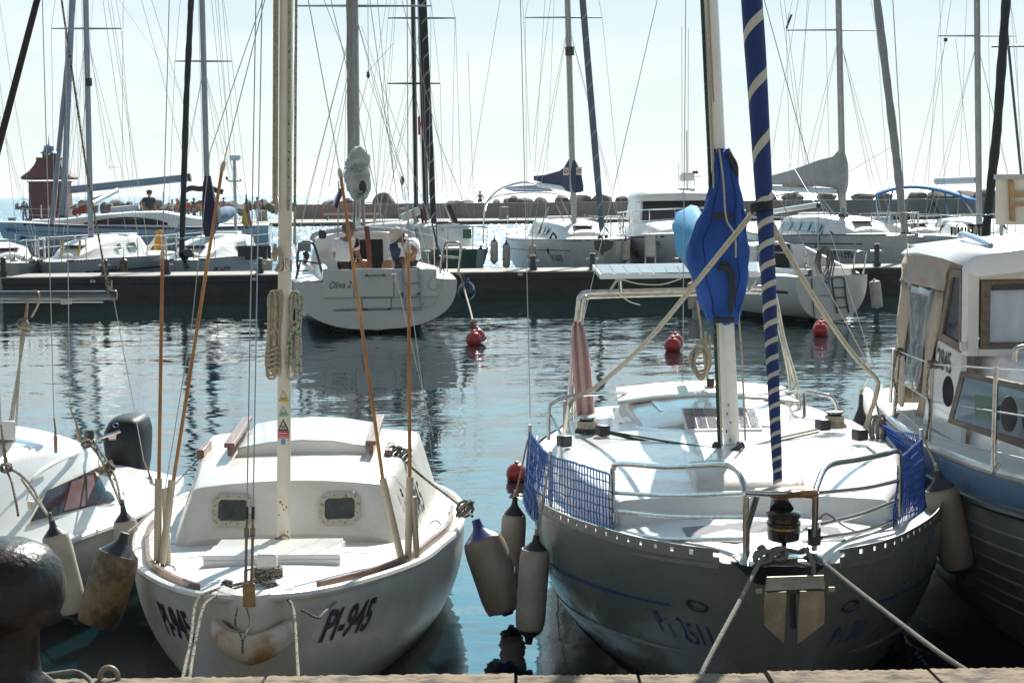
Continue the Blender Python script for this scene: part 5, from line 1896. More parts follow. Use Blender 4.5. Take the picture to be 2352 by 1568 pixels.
rope("anchor_line", [P(1820, 1290, 7.1), P(1780, 1284, 7.06), P(1756, 1282, 7.02), P(1744, 1292, 6.95), P(1700, 1378, 6.65), P(1650, 1470, 6.3), P(1608, 1552, 6.05), P(1585, 1600, 5.9)], 0.0095, ROPEGREY,
     "weathered mooring rope running down left from the anchor bow to the quay", "rope", group="mooring ropes from the grey bow", sm=4)
rope("anchor_line", [P(1838, 1288, 7.1), P(1862, 1276, 7.06), P(1880, 1284, 7.0), P(1950, 1340, 6.8), P(2060, 1425, 6.45), P(2160, 1500, 6.15), P(2240, 1552, 5.98), P(2290, 1590, 5.88)], 0.0095, ROPEGREY,
     "weathered mooring rope running down right from the anchor bow to the quay", "rope", group="mooring ropes from the grey bow", sm=4)
kt = thing("knotted_rope", "tangle of weathered rope knotted on the black bow fitting", "rope", P(1800, 1285, 7.1))
for q in (P(1752, 1278, 7.02), P(1788, 1272, 7.06)):
    mb = MB()
    for i in range(3):
        mb.tube([q + V((0.035 * math.cos(a_ * .785), 0.02 * math.sin(a_ * .785 + i), 0.022 * math.sin(a_ * .785 + .3 * i))) for a_ in range(8)], 0.0095, 7, True)
    mb.obj("knot", ROPEGREY, kt)
mb = MB()
mb.tube(curve([P(1740, 1262, 7.1), P(1752, 1255, 7.1), P(1766, 1275, 7.08), P(1800, 1262, 7.1), P(1840, 1268, 7.1), P(1858, 1258, 7.1)], 5), 0.0095, 7)
mb.obj("loose_turn", ROPEGREY, kt)
mb = MB()
mb.tube(curve([P(1834, 1268, 7.05), P(1850, 1262, 7.02), P(1866, 1290, 6.98), P(1869, 1318, 6.95)], 5), 0.0095, 7)
mb.obj("loose_turn", ROPEGREY, kt)
rope("thin_line", [P(1880, 1192, 7.2), P(1900, 1180, 7.3), P(1940, 1208, 7.6), P(1980, 1222, 7.9), P(2040, 1215, 8.2), P(2060, 1200, 8.3)], 0.0045, ROPER, "thin slack line drooping from the right pulpit rail", "rope")

# towel over the arch leg
rings = []
for v_, ul, ur in ((738, 1318, 1332), (752, 1313, 1340), (790, 1312, 1350), (850, 1316, 1358), (900, 1320, 1362), (950, 1324, 1367), (974, 1328, 1364)):
    ring = []
    n = 14
    for k_ in range(n + 1):
        f_ = k_ / n
        p = P(ul + (ur - ul) * f_, v_, 11.9)
        ring.append(p + V((0, -0.03 * math.sin(f_ * math.pi) + 0.022 * math.sin(f_ * 15 + v_ * .004), 0)))
    rings.append(ring)
tw = MB().loft(rings, False).obj("towel", PINK, label="faded pink towel hung on the left leg of the steel arch", cat="towel", smooth=80)
tw.modifiers.new("thick", 'SOLIDIFY').thickness = 0.014

# ================================================================== small boat at the left edge
C = Hull((-4.33, 7.05), 20, [
    (0.00, 0.03, 0.62, 0.10, 1.0, 1.0), (0.3, 0.34, 0.60, 0.16, 1.3, 1.3), (1.0, 0.68, 0.56, 0.22, 1.8, 1.6), (2.0, 0.88, 0.53, 0.26, 2.2, 1.9),
    (3.0, 0.92, 0.52, 0.26, 2.4, 2.1), (4.0, 0.82, 0.52, 0.24, 2.4, 2.1), (4.6, 0.62, 0.53, 0.2, 2.3, 2.0), (4.9, 0.46, 0.54, 0.16, 2.2, 2.0)], rake=0.4)
bC = thing("sailboat", "white sailboat cut by the left frame edge, with a smoked cabin window and an outboard", "sailboat", C.w(3, 0, 0))
C.shell().obj("hull", WHITE, bC)
C.deck(crown=0.05).obj("deck", WHITE2, bC)
mb = MB()
for sd in (-1, 1):
    mb.tube([C.pt(sd, x, C.zs(x) - 0.02, 0.004) for x in C.xs()], 0.022, 8)
mb.obj("rub_rail", WHITE2, bC)
cs = [(1.2, 0.50, 0.36, 0.53, 0.60), (1.5, 0.64, 0.48, 0.52, 0.80), (2.2, 0.82, 0.60, 0.51, 0.96), (3.0, 0.86, 0.63, 0.51, 1.01), (3.6, 0.84, 0.60, 0.51, 0.985), (3.85, 0.80, 0.55, 0.51, 0.90),
      (4.0, 0.74, 0.54, 0.51, 0.76), (4.12, 0.68, 0.52, 0.51, 0.62), (4.7, 0.5, 0.42, 0.51, 0.58)]
ccab = cabin(C, cs, r=0.16, crown=0.05, nc=9)
ccab.obj("cabin", WHITE2, bC, smooth=60)
fq = [(60, 1206), (103, 1121), (257, 1054), (293, 1150)]
wq = [(66, 1200), (107, 1128), (252, 1062), (285, 1144)]
fr_ = MB().loft(project_patch(ccab, fq, 14, 8, 0.006), False).obj("window_frame", CREAM, bC)
MB().loft(project_patch(ccab, wq, 14, 8, 0.012), False).obj("window_pane", SMOKE, fr_)
MB().loft(project_patch(ccab, [(142, 1176), (160, 1110), (210, 1092), (222, 1158)], 5, 5, 0.016), False).obj("red_curtain", mat("dull_red_curtain", (0.10, 0.02, 0.018), 0.4), fr_)
# socket, cleats, hatch, chainplates
MB().box(P(70, 1160, 9.36), (0.03, 0.02, 0.045), rotz(-.4)).obj("shore_socket", CREAM, bC, bevel=0.004)
cl = P(205, 1018, 10.6)
mb = MB()
mb.lathe([(0.045, 0), (0.045, 0.02), (0.032, 0.03), (0.032, 0.075), (0.042, 0.085), (0, 0.09)], cl, n=18)
mb.obj("winch", BLACK, bC)
MB().tube([P(222, 1008, 10.6), P(276, 990, 10.65)], 0.009, 8).obj("winch_handle", STEEL, bC)
MB().loft([[P(-40, v_, 9.6 + d_) for v_ in (1010, 968)] + [P(36, v_ - 2, 9.7 + d_) for v_ in (968, 1012)] for d_ in (0, .5)], True, (True, True)).obj("companion_hatch", WHITE2, bC, bevel=0.01)
mb = MB()
mb.tube(curve([P(60, 1150, 9.4), P(80, 1095, 9.5), P(130, 1060, 9.8), P(190, 1035, 10.3)], 6), [0.004] * 4 + [0.012] * 15, 6)
mb.obj("roof_moulding", WHITE2, bC)
for (a_, b_, c_, d_) in (((97, -10, 9.7), (124, 960, 9.9), (127, 985, 9.9), (128, 1040, 9.9)), ((150, 60, 10.2), (160, 935, 10.4), (174, 968, 10.4), (186, 1022, 10.4)),
                         ((-5, 800, 9.0), (2, 975, 9.2), (6, 1010, 9.2), (15, 1072, 9.3)), ((262, 690, 11.1), (330, 1055, 11.2), (340, 1080, 11.2), (352, 1120, 11.2))):
    MB().tube([P(*a_), P(*b_)], 0.0028, 6).obj("shroud", WIRE, bC)
    q1, q2, q3 = P(*b_), P(*c_), P(*d_)
    mb = MB()
    mb.tube([q1, q2, q2.lerp(q3, .3), q2.lerp(q3, .35), q2.lerp(q3, .9), q3], [0.005, 0.006, 0.008, 0.012, 0.010, 0.007], 8)
    mb.obj("turnbuckle", RUSTSTEEL, bC)
# boom with its end fitting and underside track
q0, q1 = P(-60, 679, 10.6), P(258, 678, 10.9)
bm_ = MB().tube([q0, q1], 0.030, 16).obj("boom", mat("dark_anodised_boom", (0.10, 0.12, 0.13), 0.35, 0.6), bC)
MB().cyl(q1 - V((0.02, 0, 0)), q1 + V((0.03, 0, 0)), 0.033, n=14).obj("boom_end", BLACK, bm_, bevel=0.006)
MB().bar(q0 - V((0, 0, 0.04)), q1 - V((0.06, 0, 0.043)), 0.02, 0.008).obj("sail_track", ALU, bm_)
MB().box(P(152, 694, 10.75), (0.06, 0.03, 0.025)).obj("boom_lug", ALU, bm_)
MB().tube([P(258, 676, 10.9), P(247, 655, 10.9), P(200, 400, 10.9), P(150, 60, 10.9), P(140, -10, 10.9)], 0.0065, 8).obj("topping_lift", ROPEB, bC)
# hook and sheet below the boom
mb = MB()
mb.tube(curve([P(78, 668, 10.66), P(88, 672, 10.62), P(90, 690, 10.62), P(84, 706, 10.64), P(72, 728, 10.68)], 6), 0.007, 8)
mb.obj("boom_hook", RUSTSTEEL, bC)
MB().tube([P(64, 690, 10.68), P(58, 745, 10.7)], [0.006, 0.014], 8).obj("sheet_shackle", RUSTSTEEL, bC)
mb = MB()
for a_ in (((60, 748), (22, 968)), ((56, 750), (28, 968)), ((50, 748), (36, 990))):
    mb2 = MB().tube([P(*a_[0], 10.7), P(*a_[1], 10.9)], 0.0075, 7).obj("sheet_part", ROPEGREY, bC)
for i in range(5):
    c_ = P(56 + (i - 2) * 2, 742 + i * 3, 10.66)
    mb.tube([c_ + V((0.03 * math.cos(a_ * .785 + i), 0.02 * math.sin(a_ * .785), 0.022 * math.sin(a_ * .785 + i))) for a_ in range(8)], 0.009, 7, True)
mb.obj("sheet_knot", ROPEGREY, bC)
mb = MB()
for i in range(5):
    c_ = P(250 + i, 650 + i * 6, 10.88)
    mb.tube([c_ + V((0.018 * math.cos(a_ * .785 + i), 0.018 * math.sin(a_ * .785), 0.02 * math.sin(a_ * .785 + i))) for a_ in range(8)], 0.006, 6, True)
mb.obj("lift_knot", ROPEB, bC)
# outboard motor
ob = P(296, 1090, 11.9)
mtr = MB()
prof = [(1090, 268, 332, .16), (1084, 262, 338, .20), (1055, 252, 341, .25), (1010, 246, 343, .26), (985, 247, 343, .25), (965, 256, 338, .22), (956, 266, 330, .18), (953, 276, 320, .12)]
rings = []
for v_, ul, ur, dp in prof:
    a_, b_ = P(ul, v_, 11.8), P(ur, v_, 11.8)
    c_, hw = (a_ + b_) / 2, (b_ - a_).length / 2
    rings.append([c_ + V((math.copysign(abs(math.cos(k_ * math.pi / 12)) ** .6, math.cos(k_ * math.pi / 12)) * hw, dp * math.copysign(abs(math.sin(k_ * math.pi / 12)) ** .7, math.sin(k_ * math.pi / 12)), 0)) for k_ in range(24)])
mtr.loft(rings, True, (True, True))
om = mtr.obj("outboard_motor", mat("glossy_black_cowling", (0.011, 0.013, 0.016), 0.45, col2=(0.015, 0.018, 0.021), vs=3, coat=0.0, spec=.2), bC, smooth=60)
MB().cyl(P(340, 1100, 11.8), P(352, 1125, 11.8), 0.07, 0.06, 14).obj("motor_bracket", BLACK, om)
MB().tube([P(300, 1085, 11.9), P(304, 1250, 11.95)], [0.09, 0.06], 12).obj("motor_leg", BLACK, om)
mb = MB()
ft = lambda u, v_: P(u, v_, 11.8) + V((0, -0.262, 0))
mb.add([ft(269, 983), ft(287, 983), ft(286, 997), ft(270, 997)], [(0, 1, 2, 3)])
mb.obj("motor_sticker", WHTSTK, om, smooth=0)
for v_ in (984.5, 989, 994):
    MB().add([ft(270, v_) - V((0, .002, 0)), ft(286, v_) - V((0, .002, 0)), ft(286, v_ + 1.8) - V((0, .002, 0)), ft(270, v_ + 1.8) - V((0, .002, 0))], [(0, 1, 2, 3)]).obj("sticker_line", REDSTK, om, smooth=0)
MB().tube([ft(283, 966) + V((.02 * math.cos(k_ * .5236), 0.03, .014 * math.sin(k_ * .5236))) for k_ in range(12)], 0.003, 5, True).obj("cowling_emblem", BLUETAPE, om)
# black flecked lines over the cabin
rope("fleck_line", [P(196, 1020, 10.4), P(215, 1028, 10.3), P(240, 1070, 10.15), P(262, 1120, 10.0), P(278, 1160, 9.7)], 0.0075, ROPEB, "dark-flecked line slanting over the smoked cabin window", "rope", group="dark-flecked lines on the left boat's cabin")
rope("fleck_line", [P(14, 1075, 9.3), P(40, 1085, 9.2), P(72, 1115, 9.0), P(96, 1160, 8.7), P(116, 1192, 8.35)], 0.0075, ROPEB, "dark-flecked line running from the left cabin cleat to the long white fender", "rope", group="dark-flecked lines on the left boat's cabin")
rope("fleck_line", [P(14, 1078, 9.3), P(26, 1105, 9.2), P(36, 1150, 9.1), P(42, 1185, 9.1)], 0.0065, ROPEB, "short dark-flecked tail hanging down the white cabin at the left edge", "rope", group="dark-flecked lines on the left boat's cabin")
for c_ in (P(14, 1074, 9.25), P(200, 1018, 10.35)):
    mb = MB()
    for i in range(4):
        mb.tube([c_ + V((0.03 * math.cos(a_ * .785 + i), 0.02 * math.sin(a_ * .785), 0.022 * math.sin(a_ * .785 + i))) for a_ in range(8)], 0.007, 6, True)
    mb.obj("line_knot", ROPEB, bC)
MB().tube(curve([P(330, 1104, 11.3), P(345, 1108, 11.2), P(362, 1118, 11.1), P(372, 1130, 11.0)], 5), 0.008, 7).obj("stern_line", ROPEB, bC)

# ================================================================== blue trimmed cabin boat on the right
D = Hull((3.28, 6.35), 0, [
    (0.00, 0.03, 1.16, 0.1, 1.0, 1.0), (0.4, 0.40, 1.12, 0.18, 1.3, 1.3), (1.2, 0.74, 1.06, 0.26, 1.6, 1.5), (2.2, 0.92, 1.00, 0.3, 2.0, 1.8), (3.4, 0.95, 0.955, 0.32, 2.3, 2.0),
    (4.6, 0.90, 0.945, 0.30, 2.4, 2.0), (5.6, 0.76, 0.95, 0.26, 2.3, 2.0), (6.2, 0.62, 0.96, 0.2, 2.2, 2.0)], rake=0.5)
bD = thing("cabin_boat", "lapstrake cabin boat with wheelhouse, tan canvas and a blue sheer band", "motor boat", D.w(3, 0, 0))
D.shell().obj("hull", mat("dull_green_grey_hull", (0.42, 0.44, 0.38), 0.35, col2=(0.19, 0.22, 0.195), vs=2, coat=0.2), bD)
for sd in (-1, 1):
    D.strip(sd, 0.05, 6.15, lambda x, k: D.zs(x) - 0.15 + k * 0.125, 0.006, 40).obj("blue_band", BLUEBAND, bD)
    mb = MB()
    mb.tube([D.pt(sd, x, D.zs(x) - 0.185, 0.01) for x in D.xs() if x > 0.03], 0.022, 8)
    mb.obj("black_rub_rail", BLACK, bD)
    mb = MB()
    for k_ in range(1, 7):
        mb.tube([D.pt(sd, x, D.zs(x) - 0.22 - 0.085 * k_, 0.0) for x in D.xs() if x > 0.12], 0.008, 5)
    mb.obj("plank_laps", GREYHULL, bD)
    mb = MB()
    mb.tube([D.w(x, sd * (D.row(x)[0] - .01), D.zs(x)) for x in D.xs()], 0.022, 8)
    mb.obj("gunwale", WHITE, bD)
D.deck(crown=0.02).obj("deck", DECKW, bD)
# low trunk with the wide side window
tr_ = [(1.15, .40, .32, 1.02, 1.10), (1.35, .50, .40, 1.0, 1.33), (1.9, .60, .50, .98, 1.42), (2.6, .68, .57, .95, 1.455), (3.4, .71, .60, .93, 1.47), (4.5, .70, .60, .93, 1.47)]
cabin(D, tr_, r=0.05, crown=0.04).obj("trunk_cabin", WHITE2, bD)
wd = [P(2176, 970, 9.10), P(2206, 852, 9.14), P(2380, 890, 8.25), P(2380, 1040, 8.2)]
gl = [P(2188, 962, 9.07), P(2214, 866, 9.10), P(2380, 905, 8.22), P(2380, 1018, 8.17)]
wfr = MB().loft([[q + V((.03, 0, 0)) for q in wd], wd, gl, [q + V((.02, 0.0, 0)) for q in gl]], True).obj("window_frame", GREYTEAK, bD)
MB().add([q + V((0.004, 0, 0)) for q in gl], [(0, 1, 2, 3)]).obj("window_pane", mat("deep_blue_pane", (0.035, 0.085, 0.14), 0.1, col2=(0.06, 0.13, 0.2), vs=5, spec=0.7), wfr, smooth=0)
MB().add([P(2240, 905, 8.72), P(2280, 912, 8.55), P(2276, 968, 8.55), P(2238, 960, 8.72)], [(0, 1, 2, 3)]).obj("green_bottle", mat("green_jerrycan", (0.03, 0.12, 0.06), 0.4), wfr, smooth=0)
mb = MB()
for (u, v_, Y_, hw, hh_) in ((2182, 898, 9.25, 13, 36), (2322, 950, 8.36, 20, 42)):
    mb = MB()
    mb.add([P(u + hw * math.cos(k_ * .393), v_ + hh_ * math.sin(k_ * .393), Y_) - V((.012, 0, 0)) for k_ in range(16)], [tuple(range(16))])
    o_ = mb.obj("porthole", BLACK, bD, smooth=0)
    o_.modifiers.new("thick", 'SOLIDIFY').thickness = 0.01
# wheelhouse
hw_ = 0.755
WX0 = 3.30
wl_ = lambda x, l, z: D.w(x, l, z)
roof = [[wl_(x, l, z + c_) for l, c_ in ((-hw_ - .04, -.02), (-hw_ * .97, .035), (-hw_ * .5, .075), (0, .085), (hw_ * .5, .075), (hw_ * .97, .035), (hw_ + .04, -.02))] +
        [wl_(x, l, z + c_) for l, c_ in ((hw_ * .95, -.05), (0, .02), (-hw_ * .95, -.05))] for x, z in ((WX0 - .09, 1.955), (WX0 - .07, 1.985), (WX0 + .4, 2.01), (WX0 + 1.0, 2.02), (WX0 + 1.45, 2.0))]
rf = MB().loft(roof, True, (True, True)).obj("wheelhouse_roof", WHITE2, bD, smooth=50)
rail_tube([P(2204, 545, 10.6), P(2208, 537, 10.6), P(2222, 540, 10.4), P(2270, 560, 9.9), P(2276, 570, 9.85), P(2278, 592, 9.8)], 0.016, mat("pale_blue_grab_rail", (0.35, 0.45, 0.6), 0.25, 0.4), rf, "grab_rail")
MB().box(P(2345, 574, 10.2), (0.34, 0.4, 0.045)).obj("roof_hatch", WHITE2, rf, bevel=0.02)
MB().prism([P(2160, 562, 10.9), P(2215, 574, 10.3), P(2195, 578, 10.3), P(2150, 566, 10.9)], V((0, 0, .012))).obj("roof_pad", WHITE2, rf)
# front face: white frame round a weathered wooden window
xf = WX0
fz0, fz1 = 1.46, 1.96
for l0, l1, z0, z1 in ((-hw_, -hw_ + .065, fz0, fz1), (-hw_ + .065, hw_, 1.885, fz1), (-hw_ + .065, hw_, fz0, 1.50), (-.04, .04, 1.5, 1.885), (hw_ - .065, hw_, fz0, fz1)):
    MB().box(wl_(xf, (l0 + l1) / 2, (z0 + z1) / 2), (l1 - l0 - 0.001, 0.05, z1 - z0 - 0.001)).obj("front_panel", OLDWHITE, bD, bevel=0.004)
fwd = MB()
for l0, l1, z0, z1 in ((-hw_ + .075, -hw_ + .125, 1.505, 1.88), (-.09, -.045, 1.505, 1.88), (-hw_ + .126, -.091, 1.835, 1.88), (-hw_ + .126, -.091, 1.505, 1.535)):
    fwd.box(wl_(xf - .012, (l0 + l1) / 2, (z0 + z1) / 2), (l1 - l0, 0.045, z1 - z0))
fo = fwd.obj("front_window_frame", GREYTEAK, bD, bevel=0.003)
FG = mat("salt_hazed_glass", (0.42, 0.50, 0.60), 0.2, col2=(0.66, 0.70, 0.74), vs=7, stretch=(1, 1, .3), spec=0.6, coat=0.2)
MB().box(wl_(xf, -hw_ / 2 - .0, 1.685), (hw_ - .23, 0.01, 0.30)).obj("front_window_pane", FG, fo)
MB().box(wl_(xf, .36, 1.69), (.64, 0.01, 0.36)).obj("front_window_pane", FG, fo)
MB().bar(wl_(xf - .03, -.62, 1.84), wl_(xf - .03, -.3, 1.845), 0.03, 0.03).obj("wiper_motor", BLACK, fo)
mb = MB()
mb.ball(wl_(xf + .03, -.45, 1.56), (.05, .03, .035), 10)
mb.ball(wl_(xf + .03, -.3, 1.55), (.12, .03, .03), 10)
mb.obj("dash_clutter", BLACK, bD)
# side: raked window, then canvas with a clear panel
MB().prism([wl_(xf + .02, -hw_, 1.46), wl_(xf + .02, -hw_, 1.95), wl_(xf + .10, -hw_, 1.95), wl_(xf + .10, -hw_, 1.46)], V((0.03, 0, 0))).obj("corner_post", OLDWHITE, bD, bevel=0.004)
sw = [wl_(xf + .105, -hw_ + .005, 1.47), wl_(xf + .105, -hw_ + .005, 1.93), wl_(xf + .34, -hw_ + .005, 1.93), wl_(xf + .62, -hw_ + .0, 1.50)]
si = [wl_(xf + .145, -hw_ - .004, 1.52), wl_(xf + .145, -hw_ - .004, 1.885), wl_(xf + .31, -hw_ - .004, 1.885), wl_(xf + .53, -hw_ - .004, 1.545)]
sfr = MB().loft([[q + V((.03, 0, 0)) for q in sw], [q - V((.008, 0, 0)) for q in sw], si, [q + V((.03, 0, 0)) for q in si]], True).obj("side_window_frame", GREYTEAK, bD)
MB().add([q + V((.012, 0, 0)) for q in si], [(0, 1, 2, 3)]).obj("side_window_pane", GLASS, sfr, smooth=0)
MB().prism([wl_(xf + .1, -hw_ + .002, .95), wl_(xf + .1, -hw_ + .002, 1.465), wl_(xf + .64, -hw_ + .002, 1.495), wl_(xf + .9, -hw_ + .002, 1.40), wl_(xf + 1.0, -hw_ + .002, .95)], V((.03, 0, 0))).obj("side_panel", WHITE, bD)
lettering("PI 2845", lambda x, y: wl_(xf + .80 - x, -hw_ - .003, 1.22 + y + (.8 - x) * .02 + .10), 0.12, INK, bD, bold=.015, width=.95, name="registration_number")


def sheet(cols, th, m_, nm, par, amp=0.012, n=10):
    """cloth between a top and a bottom curve"""
    top, bot = cols
    rings = []
    for j in range(n + 1):
        f_ = j / n
        rings.append([a_.lerp(b_, f_) + V((amp * math.sin(i * 1.9 + j * .9), amp * math.cos(i * 1.3 + j * .7), 0)) for i, (a_, b_) in enumerate(zip(top, bot))])
    o_ = MB().loft(rings, False).obj(nm, m_, par, smooth=80)
    o_.modifiers.new("thick", 'SOLIDIFY').thickness = th
    return o_


lnT = lambda n_, a_, b_: [V(a_).lerp(V(b_), i / n_) for i in range(n_ + 1)]
k0, k1 = wl_(xf + .36, -hw_ - .02, 1.965), wl_(xf + 1.5, -hw_ - .02, 1.99)
sheet((lnT(10, k0 + V((0.03, 0, .05)), k1 + V((0.03, 0, .05))), lnT(10, wl_(xf + .42, -hw_ - .03, 1.80), wl_(xf + 1.55, -hw_ - .03, 1.80))), .006, TANC, "canvas_valance", bD)
a0, a1 = wl_(xf + .44, -hw_ - .02, 1.80), wl_(xf + .98, -hw_ + .0, .98)
b0_, b1_ = wl_(xf + .66, -hw_ - .02, 1.80), wl_(xf + 1.15, -hw_ - .0, .98)
c0_, c1_ = wl_(xf + 1.30, -hw_ - .02, 1.80), wl_(xf + 1.55, -hw_ - .0, .98)
d0_, d1_ = wl_(xf + 1.58, -hw_ - .02, 1.80), wl_(xf + 1.75, -hw_ - .0, .98)
sheet((lnT(4, a0, b0_), lnT(4, a1, b1_)), .006, TANC, "canvas_panel", bD)
sheet((lnT(6, b0_, c0_), lnT(6, b1_ + V((0, 0, .15)), c1_ + V((0, 0, .15)))), .003, CLEAR, "clear_window", bD, .01)
sheet((lnT(4, c0_, d0_), lnT(4, c1_, d1_)), .006, TANC, "canvas_panel", bD)
sheet((lnT(6, wl_(xf + 1.55, -hw_, 1.98), wl_(xf + 1.55, hw_, 1.98)), lnT(6, wl_(xf + 1.78, -hw_, .98), wl_(xf + 1.78, hw_, .98))), .006, TANC, "canvas_back", bD)
# stanchions and life lines
sts = []
for (u, v_, u2, v2, Y_) in ((2065, 803, 2052, 965, 10.9), (2142, 832, 2132, 1043, 9.75), (2288, 842, 2281, 1085, 8.35)):
    a_, b_ = P(u, v_, Y_), P(u2, v2, Y_)
    sts.append((a_, b_))
    MB().tube([b_, a_], 0.0125, 10).obj("stanchion", STEEL, bD)
    MB().tube([b_ - V((0.004, .02, 0.0)), b_ + V((0.03, 0.0, .045))], 0.010, 8).obj("stanchion_foot", STEEL, bD)
MB().tube([P(2052, 800, 10.95), P(2045, 925, 11.0)], 0.0115, 8).obj("stanchion", STEEL, bD)
for f_ in (0.02, .42, .80):
    p_ = [a_.lerp(b_, f_) for a_, b_ in sts]
    MB().tube([p_[0], p_[1], p_[2], p_[2] + (p_[2] - p_[1]) * .6], 0.0045, 6).obj("life_line", WIRE, bD)
for (u, v_, Y_) in ((2066, 803, 10.9), (2142, 832, 9.75)):
    mb = MB()
    for i in range(4):
        c_ = P(u, v_ + i * 4, Y_)
        mb.tube([c_ + V((0.026 * math.cos(a_ * .785), 0.026 * math.sin(a_ * .785), 0.006 * math.sin(a_ * .785 + i))) for a_ in range(8)], 0.007, 6, True)
    mb.tube(curve([P(u - 6, v_ + 5, Y_ - .03), P(u - 14, v_ + 60, Y_ - .02), P(u - 6, v_ + 110, Y_ - .02), P(u - 18, v_ + 190, Y_)], 6), 0.006, 6)
    mb.obj("line_knot", ROPEB, bD)
MB().box(P(2212, 795, 9.62), (.035, .03, .05)).obj("side_lamp", CREAM, bD, bevel=.006)
rail_tube([P(2330, 830, 8.6), P(2332, 806, 8.6), P(2345, 798, 8.6), P(2400, 790, 8.6)], .014, STEEL, bD, "grab_rail")
# aft pole fender board / rolled tube at the stern
MB().tube([P(1990, 905, 12.2), P(2012, 985, 11.3)], 0.05, 12).obj("stern_tube", OLDWHITE, bD)

# white framed panel standing at the right edge
pb = P(2330, 512, 11.2)
t = thing("framed_panel", "white panel with rusty wooden battens at the right edge above the wheelhouse", "panel", pb)
a_, b_ = P(2288, 410, 11.2), P(2420, 515, 11.2)
MB().box(((a_.x + b_.x) / 2, 11.2, (a_.z + b_.z) / 2), (b_.x - a_.x, .03, a_.z - b_.z)).obj("board", CREAM, t, bevel=.004)
MB().box(((a_.x + b_.x) / 2, 11.19, a_.z + .01), (b_.x - a_.x + .02, .06, .03)).obj("top_edge", ALU, t)
for u0, v0, u1, v1, w_ in ((2322, 415, 2326, 508, .032), (2326, 448, 2400, 446, .03), (2326, 471, 2400, 469, .022)):
    MB().bar(P(u0, v0, 11.165), P(u1, v1, 11.165), .03, w_, V((0, 0, 1)) if abs(u1 - u0) > 20 else V((0, 1, 0))).obj("batten", mat("rusty_batten", (.42, .30, .14), .7, col2=(.25, .13, .05), vs=20), t)
for u in (2300, 2400):
    MB().tube([P(u, 514, 11.2), P(u, 575, 11.2)], .012, 8).obj("support_leg", ALU, t)

# ================================================================== iron bollard and quay clutter
bo = V((P(-6, 1225, 5.72).x, 5.72, QZ))
MB().lathe([(.165, 0), (.165, .04), (.13, .07), (.122, .13), (.125, .22), (.145, .265), (.195, .285), (.214, .33), (.216, .39), (.203, .45), (.165, .50), (.10, .53), (0, .54)], bo - V((0, 0, .02)), n=48).obj(
    "mooring_bollard", IRON, label="big worn dark iron mooring bollard at the left quay edge", cat="bollard", loc=tuple(bo), smooth=70)
rope("quay_rope", [P(-30, 1562, 5.75), P(60, 1556, 5.78), P(130, 1546, 5.82), P(175, 1542, 5.85), P(205, 1560, 5.8), P(215, 1580, 5.75)], .009, ROPEGREY, "pale old rope looped on the quay edge under the iron bollard", "rope")
rope("quay_rope", [P(86, 1540, 5.82), P(108, 1556, 5.78), P(135, 1575, 5.74)], .009, ROPEGREY, "short pale rope end crossing the loop under the iron bollard", "rope")
mb = MB()
c_ = P(250, 1556, 5.86)
mb.tube([c_ + V((.032 * math.cos(k_ * .35 - .9), .006 * k_ * .1, .036 * math.sin(k_ * .35 - .9))) for k_ in range(13)], .0095, 9)
mb.obj("mooring_ring", mat("old_galvanised_ring", (.33, .30, .25), .55, .5), label="curved pale iron mooring ring on the quay edge", cat="mooring ring")
t = thing("quay_ladder", "top of a steel quay ladder between two bright lugs at the lower right", "ladder", P(1880, 1568, 5.95))
for u0, u1 in ((1765, 1775), (1972, 1984)):
    MB().prism([P(u0, 1549, 5.97), P(u1 + 6, 1548, 5.97), P(u1 + 26, 1600, 5.97), P(u0 + 8, 1600, 5.97)], V((0, .02, 0))).obj("lug", mat("galvanised_lug", (.5, .47, .43), .45, .5, vs=20), t, bevel=.003)
MB().cyl(P(1772, 1560, 6.0), P(1982, 1557, 6.0), .013, n=12).obj("rung", mat("dark_rung_steel", (.10, .06, .055), .35, .6), t)
MB().cyl(P(1772, 1640, 6.02), P(1982, 1637, 6.02), .013, n=12).obj("rung", MATS["dark_rung_steel"], t)


# ================================================================== people
def skin_obj(name, chains, mats, parent, sub=1, loc=None):
    """one continuous body grown over a skeleton of (point, radius) chains"""
    vs, rs, es, idx = [], [], [], {}
    for ch in chains:
        last = None
        for p, r in ch:
            key = tuple(round(c, 4) for c in p)
            if key not in idx:
                idx[key] = len(vs)
                vs.append(V(p))
                rs.append(r)
            i = idx[key]
            if last is not None and last != i:
                es.append((last, i))
            last = i
    me = bpy.data.meshes.new(name)
    org = V(parent["_w"])
    me.from_pydata([tuple(p - org) for p in vs], es, [])
    for m_ in (mats if isinstance(mats, list) else [mats]):
        me.materials.append(m_)
    o = bpy.data.objects.new(name, me)
    COL.objects.link(o)
    o.parent = parent
    o["_w"] = tuple(org)
    md_ = o.modifiers.new("skin", 'SKIN')
    md_.use_smooth_shade = True
    sk = me.skin_vertices[0].data
    for i, r in enumerate(rs):
        sk[i].radius = (r, r)
        sk[i].use_root = (i == 0)
    sb = o.modifiers.new("subd", 'SUBSURF')
    sb.levels = sb.render_levels = sub
    return o


